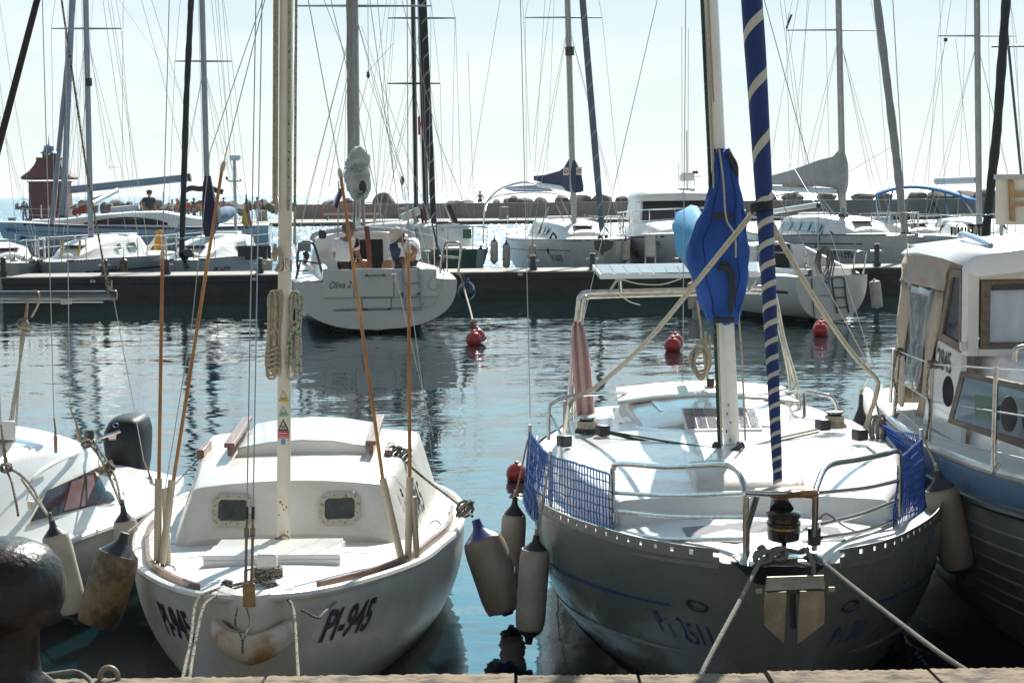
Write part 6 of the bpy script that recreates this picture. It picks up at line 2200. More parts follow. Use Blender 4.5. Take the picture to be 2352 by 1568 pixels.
def figure(J, h, t, skin=SKIN, shirt=None, bottoms=None, hair=DARKHAIR, long_trousers=False, cap=None, sleeves=True, face=V((0, -1, 0)), hatbrim=None, shoes=None):
    """J: joints pelvis, waist, chest, neck, head, and for k in l/r: sh, el, wr, hip, kn, an; h = body height"""
    r = h / 1.75
    body = [[(J['pelvis'], .115 * r), (J['waist'], .112 * r), (J['chest'], .128 * r), (J['neck'], .052 * r)]]
    hd = J['head']
    up_ = (hd - J['neck']).normalized()
    for k in 'lr':
        hand = J['wr' + k] + (J['wr' + k] - J['el' + k]).normalized() * .09 * r
        body.append([(J['chest'], .115 * r), (J['sh' + k], .060 * r), (J['el' + k], .042 * r), (J['wr' + k], .029 * r), (hand, .036 * r)])
        fdir = (face * .16 * r)
        body.append([(J['pelvis'], .105 * r), (J['hip' + k], .085 * r), (J['kn' + k], .056 * r), (J['an' + k], .038 * r), (J['an' + k] + fdir + V((0, 0, -.035 * r)), .034 * r)])
    body[0] += [(J['neck'] + up_ * .06 * r, .05 * r), (hd - up_ * .055 * r + face * .02 * r, .068 * r), (hd, .086 * r), (hd + up_ * .06 * r, .075 * r), (hd + up_ * .105 * r, .035 * r)]
    b = skin_obj("body", body, skin, t, 1)
    # nose, ears
    mb = MB()
    side = face.cross(up_).normalized()
    mb.ball(hd + face * .098 * r - up_ * .015 * r, .018 * r, 8)
    mb.obj("nose", skin, t)
    for s_ in (-1, 1):
        MB().ball(hd + side * .09 * r * s_ - up_ * .01 * r, (.02 * r, .02 * r, .032 * r), 8).obj("ear", skin, t)
    if shirt:
        ch = [[(J['pelvis'].lerp(J['waist'], .1), .128 * r), (J['waist'], .135 * r), (J['chest'], .150 * r), (J['neck'] - up_ * .03 * r, .062 * r)]]
        for k in 'lr':
            f_ = .75 if sleeves else .12
            ch.append([(J['chest'], .138 * r), (J['sh' + k], .075 * r), (J['sh' + k].lerp(J['el' + k], f_), .062 * r)])
        skin_obj("shirt", ch, shirt, t, 1)
    if bottoms:
        ch = []
        for k in 'lr':
            kn = [(J['pelvis'], .122 * r), (J['hip' + k], .100 * r)]
            kn += [(J['kn' + k], .072 * r), (J['an' + k], .055 * r)] if long_trousers else [(J['hip' + k].lerp(J['kn' + k], .8), .085 * r)]
            ch.append(kn)
        ch[0].insert(0, (J['waist'].lerp(J['pelvis'], .6), .118 * r))
        skin_obj("trousers" if long_trousers else "shorts", ch, bottoms, t, 1)
    hm = MB()
    hm.ball(hd + up_ * .028 * r - face * .022 * r, (.100 * r, .100 * r, .098 * r), 14)
    hm.obj("hair", hair, t)
    if cap:
        hm = MB()
        hm.lathe([(.106 * r, 0), (.108 * r, .03 * r), (.085 * r, .085 * r), (0, .11 * r)], hd + up_ * .035 * r, up_, 16)
        if hatbrim:
            hm.lathe([(.10 * r, .004), (.165 * r, -.02 * r), (.17 * r, -.016 * r), (.10 * r, .012)], hd + up_ * .035 * r, up_, 18)
        else:
            hm.ball(hd + up_ * .045 * r + face * .12 * r, (.07 * r, .07 * r, .012 * r), 10)
        hm.obj("hat", cap, t)
    return b


def stand(base, h, az, arms="down", lean=0.0, stride=0.0):
    """joints of a standing figure; az: facing direction in degrees (180 = towards the camera)"""
    f = V((math.sin(rad(az)), math.cos(rad(az)), 0))
    s = V((f.y, -f.x, 0))
    z = V((0, 0, 1))
    b = V(base)
    q = lambda x, y, zz: b + s * (x * h) + f * (y * h + lean * zz * h) + z * (zz * h)
    J = dict(pelvis=q(0, 0, .53), waist=q(0, .005, .61), chest=q(0, .0, .745), neck=q(0, .005, .835), head=q(0, .02, .92))
    for k, sg in (('l', -1), ('r', 1)):
        J['sh' + k] = q(.122 * sg, 0, .80)
        if arms == "hips" or (arms == "hip" and sg > 0):
            J['el' + k] = q(.215 * sg, -.05, .665)
            J['wr' + k] = q(.125 * sg, .03, .575)
        elif arms == "up" and sg > 0:
            J['el' + k] = q(.20 * sg, .04, .86)
            J['wr' + k] = q(.13 * sg, .06, .97)
        elif arms == "fwd":
            J['el' + k] = q(.135 * sg, .05, .66)
            J['wr' + k] = q(.11 * sg, .19, .66)
        else:
            J['el' + k] = q(.145 * sg, -.01 + stride * .1 * sg, .645)
            J['wr' + k] = q(.15 * sg, .04 + stride * .25 * sg, .51)
        J['hip' + k] = q(.058 * sg, 0, .50)
        J['kn' + k] = q(.062 * sg, .015 - stride * .18 * sg, .285)
        J['an' + k] = q(.062 * sg, -.01 - stride * .34 * sg, .045)
    return J, f


def walker(u, v, Y, h, az, label, zb=None, group=None, **kw):
    p = P(u, v, Y)
    if zb is not None:
        p.z = zb
    arms = kw.pop("arms", "down")
    stride = kw.pop("stride", 0.0)
    t = thing("person", label, "person", p, group)
    J, f = stand(p, h, az, arms, 0.0, stride)
    figure(J, h, t, face=f, **kw)
    return t


QF = 0.27
walker(57, 512, 138, 1.85, 150, "figure in dark clothes on the far quay left of the lighthouse", QF, shirt=DCLOTH, bottoms=BLUECLOTH, long_trousers=True)
walker(396, 508, 138, 1.85, 120, "person in a white shirt and pale hat on the far quay", QF, shirt=WSHIRT, bottoms=WSHIRT, cap=CREAMC, hatbrim=True, arms="fwd")
walker(407, 508, 139, 1.9, 80, "person in an orange-red vest beside the white-shirted one", QF, shirt=ORANGEC, bottoms=ORANGEC, arms="up", cap=WSHIRT)
walker(431, 508, 138, 1.85, 200, "person in an orange-red vest just left of the dark furled forestay", QF, shirt=ORANGEC, bottoms=BLUECLOTH, long_trousers=True)
walker(446, 510, 137, 1.95, 110, "woman with dark hair and dark top on the far quay", QF, shirt=DCLOTH, bottoms=BLUECLOTH, long_trousers=True, arms="fwd")
walker(388, 509, 139, 1.6, 90, "small dark figure between the man in the cap and the pale hat", QF, shirt=DCLOTH, bottoms=DCLOTH)
walker(464, 509, 138, 1.75, 170, "person in bright orange half hidden by the dark sail cover", QF, shirt=YELLOWP, bottoms=YELLOWP, long_trousers=True)
walker(592, 511, 137, 1.95, 190, "bare-chested person in white shorts walking on the far quay", QF, shirt=None, bottoms=WSHIRT, stride=.35)
walker(568, 509, 140, 1.8, 90, "dark figure with bent arm behind the striped flag", QF, shirt=DCLOTH, bottoms=DCLOTH, arms="hips")
walker(2143, 500, 128, 1.95, 300, "person in dark blue walking under the blue bimini on the far quay", QF, shirt=BLUECLOTH, bottoms=DCLOTH, long_trousers=True, stride=.6)


def sitter(u, v, Y, h, label, shirt, bottoms, zb=None, **kw):
    p = P(u, v, Y)
    t = thing("person", label, "person", p)
    z = V((0, 0, 1))
    q = lambda x, y, zz: p + V((x * h, y * h, zz * h))
    J = dict(pelvis=q(0, 0, .06), waist=q(0, .0, .14), chest=q(0, -.01, .27), neck=q(0, -.01, .36), head=q(0, -.01, .45))
    for k, sg in (('l', -1), ('r', 1)):
        J['sh' + k] = q(.112 * sg, 0, .325)
        J['el' + k] = q(.16 * sg, -.05, .19)
        J['wr' + k] = q(.10 * sg, -.16, .12)
        J['hip' + k] = q(.058 * sg, -.02, .05)
        J['kn' + k] = q(.08 * sg, -.24, .10)
        J['an' + k] = q(.08 * sg, -.26, -.14)
    figure(J, h, t, shirt=shirt, bottoms=bottoms, **kw)
    return t


sitter(1103, 464, 142.5, 1.75, "bare-chested figure sitting on the far breakwater wall", None, DCLOTH)
sitter(514, 480, 148, 1.9, "figure in blue shorts sitting on the breakwater boulders", None, BLUECLOTH)


# ================================================================== boats of the middle distance
def cabside(H, cs, sd, x, t_, e=.006):
    hb, ht, zb, zt = interp(cs, x)
    return H.w(x, sd * (hb + (ht - hb) * t_ + e), zb + (zt - zb) * t_)


def yacht(name, label, O, a, L, Bm, zb, zs, hullm, deckm=BGDECK, cab=None, stripe=None, wins=(), rail_=True, toe=None, rake=.6, rubw=False, group=None, pulp=True, fend=None):
    b = Bm / 2
    st = [(0, .03, zb, .05, 1, 1), (.03 * L, .17 * b, zb - .005, .1, 1.2, 1.2), (.10 * L, .42 * b, zb - .02, .2, 1.5, 1.4), (.22 * L, .70 * b, zb + (zs - zb) * .3, .3, 1.8, 1.6),
          (.38 * L, .92 * b, zb + (zs - zb) * .6, .35, 2.1, 1.9), (.58 * L, b, zb + (zs - zb) * .9, .35, 2.3, 2), (.8 * L, .94 * b, zs, .28, 2.3, 2), (L, .74 * b, zs + .02, .12, 2.2, 2)]
    H = Hull(O, a, st, rake=rake, rl=L * .2)
    t = thing(name, label, "sailboat", H.w(L * .4, 0, 0), group)
    t["_H"] = 0
    H.shell().obj("hull", hullm, t)
    H.deck(crown=.06).obj("deck", deckm, t)
    if toe:
        mb = H.sheer_band(.05 * L, .97 * L, .03, .05, z0=-.012)
        mb.obj("toe_rail", toe, t)
    if stripe:
        for sd in (-1, 1):
            H.strip(sd, .12 * L, .95 * L, lambda x, k: H.zs(x) - stripe[1] + k * stripe[2], .004, 16).obj("hull_stripe", stripe[0], t)
    cs = None
    if cab:
        cs = [(x * L, hb * b, ht * b, H.zs(x * L) - .03, z) for x, hb, ht, z in cab]
        cabin(H, cs, r=.10, crown=.05).obj("coachroof", deckm, t, smooth=50)
        for (x0, x1, t0, t1) in wins:
            for sd in (-1, 1):
                n = 6
                f_ = MB().loft([[cabside(H, cs, sd, (x0 + (x1 - x0) * i / n) * L, t0 + (t1 - t0) * j / 2) for j in range(3)] for i in range(n + 1)], False).obj("window", GLASS, t)
                mb = MB()
                mb.tube([cabside(H, cs, sd, (x0 + (x1 - x0) * i / n) * L, t0, .008) for i in range(n + 1)] + [cabside(H, cs, sd, (x1 + (x0 - x1) * i / n) * L, t1, .008) for i in range(n + 1)], .007, 5, True)
                mb.obj("frame", ALU, f_)
        x = cab[0][0] * L + .55
        hz = interp(cs, x)[3]
        MB().box(H.w(x, 0, hz + .055), (.5, .45, .04), rotz(-rad(a))).obj("deck_hatch", SMOKE, t, bevel=.01)
        MB().box(H.w(cab[-1][0] * L - .3, 0, interp(cs, cab[-1][0] * L - .3)[3] + .07), (.7, .6, .07), rotz(-rad(a))).obj("companion_slide", deckm, t, bevel=.01)
    if pulp:
        hgt = .55
        pts = H.rail(-1, .9, .02, .03, hgt, 0, 6)
        pts = pts[:-1] + [H.w(-.12, 0, zb + hgt - .02)] + H.rail(1, .02, .9, .03, hgt, 0, 6)[1:]
        rail_tube(pts, .016, STEEL, t, "pulpit", 3, 7)
        for sd in (-1, 1):
            for x in (.25, .9):
                bb = H.row(x)[0] - .03
                MB().tube([H.w(x, sd * bb, H.zs(x)), H.w(x - .04, sd * bb, H.zs(x) + hgt)], .014, 6).obj("pulpit_leg", STEEL, t)
    if rail_:
        for sd in (-1, 1):
            for z_ in (.30, .55):
                MB().tube(H.rail(sd, .9, L * .97, .03, z_, 0, 14), .0045, 4).obj("life_line", WIRE, t)
            n = max(2, int(L / 2.0))
            for i in range(1, n + 1):
                x = .9 + (L * .96 - .9) * i / n
                q = H.w(x, sd * (H.row(x)[0] - .03), H.zs(x))
                MB().tube([q, q + V((0, 0, .56))], .012, 6).obj("stanchion", STEEL, t)
    return H, t, cs


def rig(t, H, base, top, Ym, r, m_, spreaders=(), furl=None, Lm=11.0, chain=.42, tri_=True, mname="mast", bowx=0.05, sternx=None, lines=()):
    """mast from base to top pixel at Ym, carried on above the frame; spreaders (v, uL, uR); furl (mat, r)"""
    b0, t0 = P(*base, Ym), P(*top, Ym)
    d = (t0 - b0).normalized()
    head = b0 + d * Lm
    mo = MB().tube(straight(b0, head, 10), r, 12).obj(mname, m_, t)
    MB().cyl(b0 - V((0, 0, .05)), b0 + V((0, 0, .06)), r * 1.7, n=12).obj("mast_collar", BLACK, mo)
    MB().tube([b0 + d * .5 + V((-r * 1.2, -r, 0)), head + V((-r, -r, 0))], .006, 5).obj("halyard", WIRE, mo)
    MB().tube([b0 + d * .5 + V((r * .5, -r * 1.3, 0)), head + V((r * .4, -r, 0))], .006, 5).obj("halyard", WIRE, mo)
    tips = {-1: [], 1: []}
    for v, ul, ur in spreaders:
        c = P((ul + ur) / 2, v, Ym)
        k = (c - b0).dot(d)
        c = b0 + d * k
        for sd, u in ((-1, ul), (1, ur)):
            tip = P(u, v, Ym)
            MB().tube([c, tip], [.028, .016], 7).obj("spreader", m_, mo)
            tips[sd].append(tip)
    for sd in (-1, 1):
        x = (b0 - H.O).dot(H.D) + .15
        q = H.w(x, sd * (H.row(x)[0] - .12), H.zs(x))
        MB().tube([q] + sorted(tips[sd], key=lambda p: p.z) + [head], .0055, 5).obj("shroud", WIRE, t)
        for dx in (-.35, .4):
            q2 = H.w(x + dx, sd * (H.row(x + dx)[0] - .14), H.zs(x))
            f = (sorted(p.z for p in tips[sd])[0] - b0.z) / d.z if tips[sd] else Lm * .55
            MB().tube([q2, b0 + d * (f - .15)], .0055, 5).obj("shroud", WIRE, t)
    sx_ = H.L - .05 if sternx is None else sternx
    MB().tube([H.w(sx_, 0, H.zs(sx_) + .1), head], .0055, 5).obj("backstay", WIRE, t)
    if furl is None:
        MB().tube([H.w(bowx, 0, H.zs(0) + .05), head], .0055, 5).obj("forestay", WIRE, t)
    for a_ in lines:
        MB().tube([P(*q) for q in a_], .0055, 5).obj("line", WIRE, t)
    return b0, d, head, mo


def furled(t, path, rr, mats, turns=0, stripe=1, k=7, nm="furled_sail"):
    """path: pixel points (u, v, Y) from the tack up; carried on past the frame"""
    pts = [P(*q) for q in path]
    pts.append(pts[-1] + (pts[-1] - pts[-2]).normalized() * 3.0)
    if not turns:
        n = 40
        cv = []
        for i in range(len(pts) - 1):
            cv += straight(pts[i], pts[i + 1], 14)[:-1]
        cv.append(pts[-1])
        return MB().tube(cv, [rr * (.82 + .18 * min(1, i / 6)) * (1 + .06 * math.sin(i * 1.9) + .05 * math.sin(i * .7)) for i in range(len(cv))], 10).obj(nm, mats, t, smooth=80)
    a_, b_ = pts[0], pts[-1]
    return spiral(lambda q: a_.lerp(b_, q), lambda q: rr * (.85 + .15 * min(1, q * 5)), lambda ph: ph / turns, k=k, stripe=stripe, n=10, mats=mats, parent=t, name=nm)


def hung_fender(u, v, Y, hpx, wpx, label, body=FEND, cap=FENDB, group="fenders on the boats at the pier"):
    top = P(u, v, Y)
    bot = P(u, v + hpx, Y)
    return fender(top, bot, px(wpx, Y) / 2, label, body, cap, [top + V((0, .05, .25))], group=group, captop=.16, capbot=.1, lr=.008)


# ---------- white sloop with PI-2670
H, t, cs = yacht("sailboat", "white sloop numbered PI-2670 with a navy mainsail cover on its boom", P(1388, 550, 42.6), -8, 9.2, 3.0, 1.22, 1.12, BGHULL, stripe=(mat("grey_pinstripe", (.05, .06, .08), .4), .30, .025),
                 cab=[(.26, .42, .30, 1.30), (.34, .58, .44, 1.46), (.5, .62, .5, 1.56), (.72, .62, .5, 1.60)], wins=[(.40, .50, .35, .75), (.52, .66, .35, .75)])
for sd in (-1, 1):
    H.strip(sd, .3, 9, lambda x, k: H.zs(x) - .06 + k * .05, .006, 20).obj("rub_strip", ALU, t)
lettering("PI-2670", lambda x, y: H.pt(-1, 2.05 - x, H.zs(1.5) - .56 + y, .008), .16, INK, t, bold=.01, width=.8, name="registration_number")
q = H.pt(-1, 2.1, H.zs(2) - .30, .008)
MB().add([q + V((0, -.004, .11)), q + V((.05, -.004, 0)), q + V((0, -.004, -.11)), q + V((-.05, -.004, 0))], [(0, 1, 2, 3)]).obj("diamond_emblem", INK, t, smooth=0)
b0, d, hd, mo = rig(t, H, (1319, 520), (1304, 0), 46.3, .075, ALU, [(41, 1206, 1383)], furl=1, lines=[((1228, 395, 48), (1252, -10, 47)), ((1266, -10, 47), (1224, 330, 48)), ((1218, 370, 48), (1200, -10, 48))])
MB().cyl(P(1309, 128, 46.2), P(1308, 108, 46.2), .12, n=10).obj("steaming_light", BLACK, mo)
furled(t, [(1384, 545, 43.0), (1373, 490, 43.5), (1336, 0, 45.0)], .085, [mat("slate_blue_sail", (.13, .17, .22), .8, vs=4), mat("pale_slate_band", (.3, .34, .38), .8)], turns=15, stripe=1, k=8)
MB().cyl(P(1385, 553, 43.0), P(1384, 540, 43.0), .13, n=12).obj("furler_drum", BLACK, t)
mb = MB()
rings = []
for u, v0, v1, Y_, w_ in ((1226, 404, 414, 49.8, .10), (1250, 402, 421, 49.2, .14), (1285, 392, 428, 47.8, .17), (1296, 384, 438, 47.2, .19), (1306, 366, 441, 46.6, .20), (1322, 368, 444, 46.1, .22), (1334, 392, 442, 46.1, .18), (1340, 425, 440, 46.1, .05)):
    a_, c_ = P(u, v0, Y_), P(u, v1, Y_)
    m_ = (a_ + c_) / 2
    rings.append([m_ + V((0, w_ * math.cos(k_ * math.pi / 7), (a_.z - c_.z) / 2 * math.sin(k_ * math.pi / 7))) for k_ in range(14)])
MB().loft(rings, True, (True, True)).obj("mainsail_cover", NAVYC, t, smooth=70)
MB().tube([P(1318, 440, 46.4), P(1300, 433, 47.2), P(1236, 424, 49.6)], .07, 10).obj("boom", BGDECK, t)
for u, v_ in ((1300, 394), (1330, 393)):
    c_ = P(u, v_, 45.88)
    em = MB().add([c_ + V((x, 0, z)) for x, z in ((-.07, -.1), (.07, -.1), (.07, .1), (-.07, .1))], [(0, 1, 2, 3)]).obj("white_patch", WHTSTK, t, smooth=0)
    MB().tube([c_ + V((.04 * math.cos(k_ * .785), -.008, .05 * math.sin(k_ * .785))) for k_ in range(8)], .014, 5, True).obj("red_ring_mark", REDSTK, em)
# tube arches and the small solar panel over the stern
rail_tube([P(1110, 560, 50), P(1112, 490, 50), P(1120, 462, 50), P(1150, 434, 50), P(1200, 419, 50), P(1240, 424, 50)], .025, STEEL, t, "stern_arch", 5, 8)
rail_tube([P(1112, 490, 50), P(1130, 455, 51), P(1200, 443, 51), P(1260, 443, 51), P(1300, 452, 51)], .02, STEEL, t, "stern_arch", 5, 8)
MB().prism([P(1155, 432, 50.4), P(1240, 427, 50.4), P(1270, 439, 50.0), P(1182, 440, 50.0)], V((0, 0, .03))).obj("solar_panel", SOLAR, t)
for a_, c_ in (((1278, 470), (1310, 540)), ((1285, 450), (1330, 545)), ((1260, 475), (1235, 540)), ((1345, 505), (1375, 500))):
    MB().tube([P(*a_, 46.8), P(*c_, 46.8)], .02, 6).obj("vang_strut", ALU, t)
mb = MB()
for i in range(3):
    c_ = P(1271, 555 + i * 2, 44.5)
    mb.tube([c_ + V(((.07 + .02 * i) * math.cos(k_ * .785), 0, .24 * math.sin(k_ * .785))) for k_ in range(8)], .018, 6, True)
mb.obj("rope_coil", BLACK, label="black rope coil hanging on the rail of the PI-2670 sloop", cat="rope coil")
anc = MB().prism([P(1364, 553, 42.3), P(1388, 549, 42.3), P(1412, 553, 42.3), P(1404, 572, 42.3), P(1388, 580, 42.3), P(1384, 588, 42.3), P(1376, 578, 42.3), P(1366, 572, 42.3)], V((0, .05, 0))).obj("anchor", mat("dark_grey_anchor", (.06, .065, .065), .5), t, bevel=.015)
MB().tube([P(1388, 560, 42.3), P(1386, 545, 42.6)], .03, 7).obj("anchor_shank", ALU, t)
hung_fender(1223, 556, 44.2, 60, 19, "white fender on the PI-2670 sloop, hanging above the rope-wrapped mooring post", FEND, FEND)
hung_fender(1437, 545, 43.2, 58, 20, "white fender with a navy cap between the PI-2670 sloop and the cabin cruiser")
hung_fender(1163, 552, 45.6, 66, 18, "pale fender with a navy cap right of the green hull")
hung_fender(1135, 545, 46.2, 62, 18, "pale grey fender between the green hull and the white sloop")

# ---------- green hulled boat and its neighbour with dark masts
H, t, cs = yacht("sailboat", "sea-green hulled sailboat with black mast, striped furled sail and white deckhouse", P(1113, 563, 43.0), -30, 8.0, 2.6, 1.0, .95, GREENHULL, cab=[(.2, .45, .35, 1.05), (.24, .6, .5, 1.55), (.45, .66, .56, 1.62), (.7, .66, .56, 1.55)],
                 wins=[(.28, .40, .4, .8), (.46, .62, .4, .8)], toe=BGDECK)
rig(t, H, (980, 545), (966, 0), 46.5, .075, DARKC, [(42, 891, 1045)], furl=1, lines=[((1150, -10, 46), (1070, 480, 45)), ((1075, 120, 46), (1090, 510, 45)), ((1046, 40, 46.5), (1060, 480, 46))])
furled(t, [(998, 548, 45.6), (985, 350, 46), (971, 0, 46.3)], .082, [mat("black_furled_sail", (.02, .022, .026), .8), mat("grey_band", (.3, .32, .34), .8)], turns=20, stripe=1, k=9)
MB().tube([P(1030, 470, 46), P(1062, 548, 46.0)], .07, 8).obj("lowered_boom", DARKC, t)
MB().tube([P(1022, 468, 46.2), P(1054, 546, 46.2)], .035, 8).obj("whisker_pole", ALU, t)
MB().box(P(1073, 537, 44.5), (.22, .03, .24)).obj("dodger_flap", GREENP, t)
fender(P(1105, 562, 42.9), P(1100, 625, 42.9), .09, "grey fender with a frilled navy cap on the green hull", mat("grey_fender", (.25, .3, .32), .5), FENDB, group="fenders on the boats at the pier")
H, t, cs = yacht("sailboat", "dark masted sloop almost hidden behind the cockpit of the big white stern", P(985, 575, 43.5), -14, 7.5, 2.4, .95, .95, BGHULL, cab=[(.25, .5, .4, 1.2), (.4, .6, .5, 1.4), (.7, .6, .5, 1.42)], wins=[(.42, .6, .4, .8)])
b0, d, hd, mo = rig(t, H, (957, 545), (949, 0), 46.2, .055, DARKC, [(192, 890, 1011)], lines=[((962, 265, 46), (966, 330, 46))])
MB().cyl(P(963, 310, 46), P(962, 268, 46), .03, n=8).obj("courtesy_flag_roll", ORANGEC, mo)
MB().box(P(943, 492, 45.4), (.5, .2, .2), rotz(.3) @ Matrix.Rotation(-.4, 3, 'Y')).obj("white_locker", BGDECK, t, bevel=.03)
MB().tube([P(955, 500, 45.5), P(972, 590, 45.2)], .06, 8).obj("lowered_pole", mat("olive_cover", (.12, .13, .07), .9), t)
for u, c_ in ((950, "y"), (975, "r"), (968, "g")):
    MB().tube([P(u, 480, 45.3), P(u + 8, 560, 45.2)], .035, 6).obj("hanging_bunting", {"y": TANC, "r": mat("rust_cloth", (.2, .06, .04), .9), "g": DARKC}[c_], t)

# ---------- cabin cruiser
Oc = P(1612, 575, 43.0)
H, t, cs = yacht("cabin_cruiser", "white cabin cruiser with dark windscreen and rounded hardtop, facing the pier", Oc, 0, 9.5, 3.5, 1.32, 1.15, BGHULL, stripe=(DARKC, .10, .05), rail_=False,
                 cab=[(.30, .55, .45, 1.35), (.40, .72, .62, 1.48), (.48, .80, .68, 1.58), (.85, .82, .7, 1.58)], pulp=False)
t["category"] = "motor boat"
hb = .80 * 1.75
mb = MB()
MB().loft([[H.w(x, l, z) for l in (-w0, -w0 * .5, 0, w0 * .5, w0)] for x, w0, z in ((4.45, 1.16, 1.57), (5.15, 1.08, 2.10))], False).obj("windscreen", mat("dark_windscreen_cover", (.045, .04, .042), .6, vs=3), t)
for sd in (-1, 1):
    MB().loft([[H.w(x, sd * l, z) for x, l, z in ((4.45, 1.17, 1.57), (5.15, 1.09, 2.10))], [H.w(x, sd * l, z) for x, l, z in ((5.6, 1.30, 1.57), (5.75, 1.2, 2.10))]], False).obj("side_window", mat("pale_side_window", (.42, .5, .52), .15), t)
    MB().loft([[H.w(x, sd * l, z) for x, l, z in ((5.62, 1.30, 1.55), (5.77, 1.2, 2.10))], [H.w(x, sd * l, z) for x, l, z in ((8.0, 1.36, 1.55), (7.9, 1.26, 2.10))]], False).obj("wheelhouse_side", BGDECK, t)
    MB().tube([H.w(4.44, sd * 1.17, 1.57), H.w(5.15, sd * 1.09, 2.12)], .035, 7).obj("windscreen_post", BGDECK, t)
roof = []
for x, w0, z, hh in ((4.95, 1.05, 2.10, .10), (5.05, 1.18, 2.09, .22), (5.6, 1.28, 2.09, .34), (7.4, 1.32, 2.09, .36), (8.1, 1.25, 2.10, .25)):
    roof.append([H.w(x, l * w0, z + h_ * hh) for l, h_ in ((-1, 0), (-1.0, .35), (-.92, .72), (-.7, .95), (0, 1.05), (.7, .95), (.92, .72), (1.0, .35), (1, 0))])
MB().loft(roof, True, (True, True)).obj("hardtop", BGDECK, t, smooth=60)
MB().tube([H.w(4.98, l, 2.15 + .1 * (1 - abs(l))) for l in (-.9, -.4, .4, .9)], .012, 6).obj("chrome_trim", STEEL, t)
pts = H.rail(-1, 7.5, .2, .06, .62, 0, 12) + [H.w(-.1, 0, 1.95)] + H.rail(1, .2, 7.5, .06, .62, 0, 12)
rail_tube(pts, .018, STEEL, t, "bow_rail", 2, 7)
pts = H.rail(-1, 7.5, .2, .06, .34, 0, 12) + [H.w(0, 0, 1.66)] + H.rail(1, .2, 7.5, .06, .34, 0, 12)
rail_tube(pts, .01, STEEL, t, "bow_rail", 2, 6)
for sd in (-1, 1):
    for x in (.8, 2.0, 3.2, 4.4, 5.6):
        MB().tube([H.w(x, sd * (H.row(x)[0] - .06), H.zs(x)), H.w(x - .1, sd * (H.row(x)[0] - .06), H.zs(x) + .62)], .015, 6).obj("rail_stanchion", STEEL, t)
    c_ = H.pt(sd, 3.0, .72, .01)
    MB().add([H.pt(sd, 3.0 + .22 * math.cos(k_ * .393), .72 + .10 * math.sin(k_ * .393), .01) for k_ in range(16)], [tuple(range(16))]).obj("hull_port", GLASS, t, smooth=0)
lettering("PI", lambda x, y: H.pt(-1, 1.55 - x, .92 + y, .01), .18, INK, t, bold=.01, name="registration_number")
# navigation mast on the hardtop
c_ = P(1578, 432, 49.0)
MB().tube([c_, P(1577, 300, 49)], .02, 7).obj("signal_mast", BGDECK, t)
MB().box(P(1578, 408, 49), (.40, .25, .20)).obj("radar_scanner", BGDECK, t, bevel=.04)
MB().box(P(1578, 399, 49), (.30, .2, .05)).obj("radar_scanner_top", BGDECK, t)
MB().tube([P(1558, 407, 49), P(1612, 405, 49)], .012, 6).obj("signal_yard", BGDECK, t)
for u in (1594, 1600):
    MB().cyl(P(u, 396, 48.9), P(u, 396, 49.1), .045, n=10).obj("spotlight", BLACK, t)
for a_ in (((1559, 432), (1559, 375)), ((1536, 470), (1536, 428)), ((1567, 640), (1566, 60)), ((1580, 640), (1581, 66)), ((1600, 640), (1595, 410))):
    MB().tube([P(*a_[0], 48.5), P(*a_[1], 48.5)], .009, 5).obj("whip_aerial", BGDECK, t)

# ---------- sloop PI-1390
H, t, cs = yacht("sailboat", "white sloop numbered PI-1390 with a grey mainsail flaked on its boom", P(2086, 541, 42.0), -9.5, 9.5, 3.1, 1.24, 1.12, BGHULL, stripe=(NAVYC, .22, .03), toe=mat("perforated_rail_grey", (.2, .2, .21), .5),
                 cab=[(.27, .40, .28, 1.30), (.34, .58, .44, 1.50), (.5, .64, .5, 1.62), (.75, .64, .5, 1.62)], wins=[(.40, .47, .3, .75), (.485, .55, .3, .75), (.565, .63, .3, .75), (.645, .72, .3, .75)])
lettering("PI-1390", lambda x, y: H.pt(-1, 2.25 - x, H.zs(1.5) - .56 + y, .008), .2, INK, t, bold=.02, width=.82, name="registration_number")
b0, d, hd, mo = rig(t, H, (1937, 495), (1926, 0), 46.3, .085, ALU, [(70, 1806, 2013)], furl=1,
                    lines=[((1806, 70, 46), (1812, 30, 46)), ((1855, -10, 46), (1830, 430, 47)), ((1835, -10, 46), (1760, 430, 48)), ((1790, -10, 46), (1850, 400, 47)), ((1800, -10, 46), (1860, 440, 47)), ((1895, -10, 46), (1905, 380, 47)), ((1940, 130, 46), (2010, 480, 44))])
MB().tube([P(1806, 66, 46.3), P(1818, 34, 46.3)], .03, 6).obj("spreader_boot", BLACK, mo)
furled(t, [(2080, 540, 42.6), (2072, 480, 42.9), (2055, 330, 43.6), (2014, 0, 45)], .10, SAILC)
MB().cyl(P(2081, 548, 42.6), P(2080, 533, 42.6), .14, n=12).obj("furler_drum", BLACK, t)
MB().tube([P(2052, 335, 43.5), P(1770, 500, 47)], .0055, 5).obj("sheet", WIRE, t)
rings = []
for u, v0, v1, Y_, w_ in ((1758, 410, 420, 50.2, .06), (1775, 402, 424, 49.9, .13), (1820, 390, 425, 48.9, .18), (1880, 368, 428, 47.5, .20), (1912, 360, 432, 46.8, .22), (1926, 345, 440, 46.4, .26), (1938, 342, 452, 46.2, .26), (1945, 365, 440, 46.2, .16), (1948, 390, 425, 46.2, .04)):
    a_, c_ = P(u, v0, Y_), P(u, v1, Y_)
    m_ = (a_ + c_) / 2
    rings.append([m_ + V((0, w_ * math.cos(k_ * math.pi / 8) + .03 * math.sin(k_ * 2.3 + u), (a_.z - c_.z) / 2 * math.sin(k_ * math.pi / 8))) for k_ in range(16)])
MB().loft(rings, True, (True, True)).obj("flaked_mainsail", SAILC, t, smooth=60)
MB().tube([P(1928, 440, 46.3), P(1760, 432, 50.3)], .075, 12).obj("boom", ALU, t)
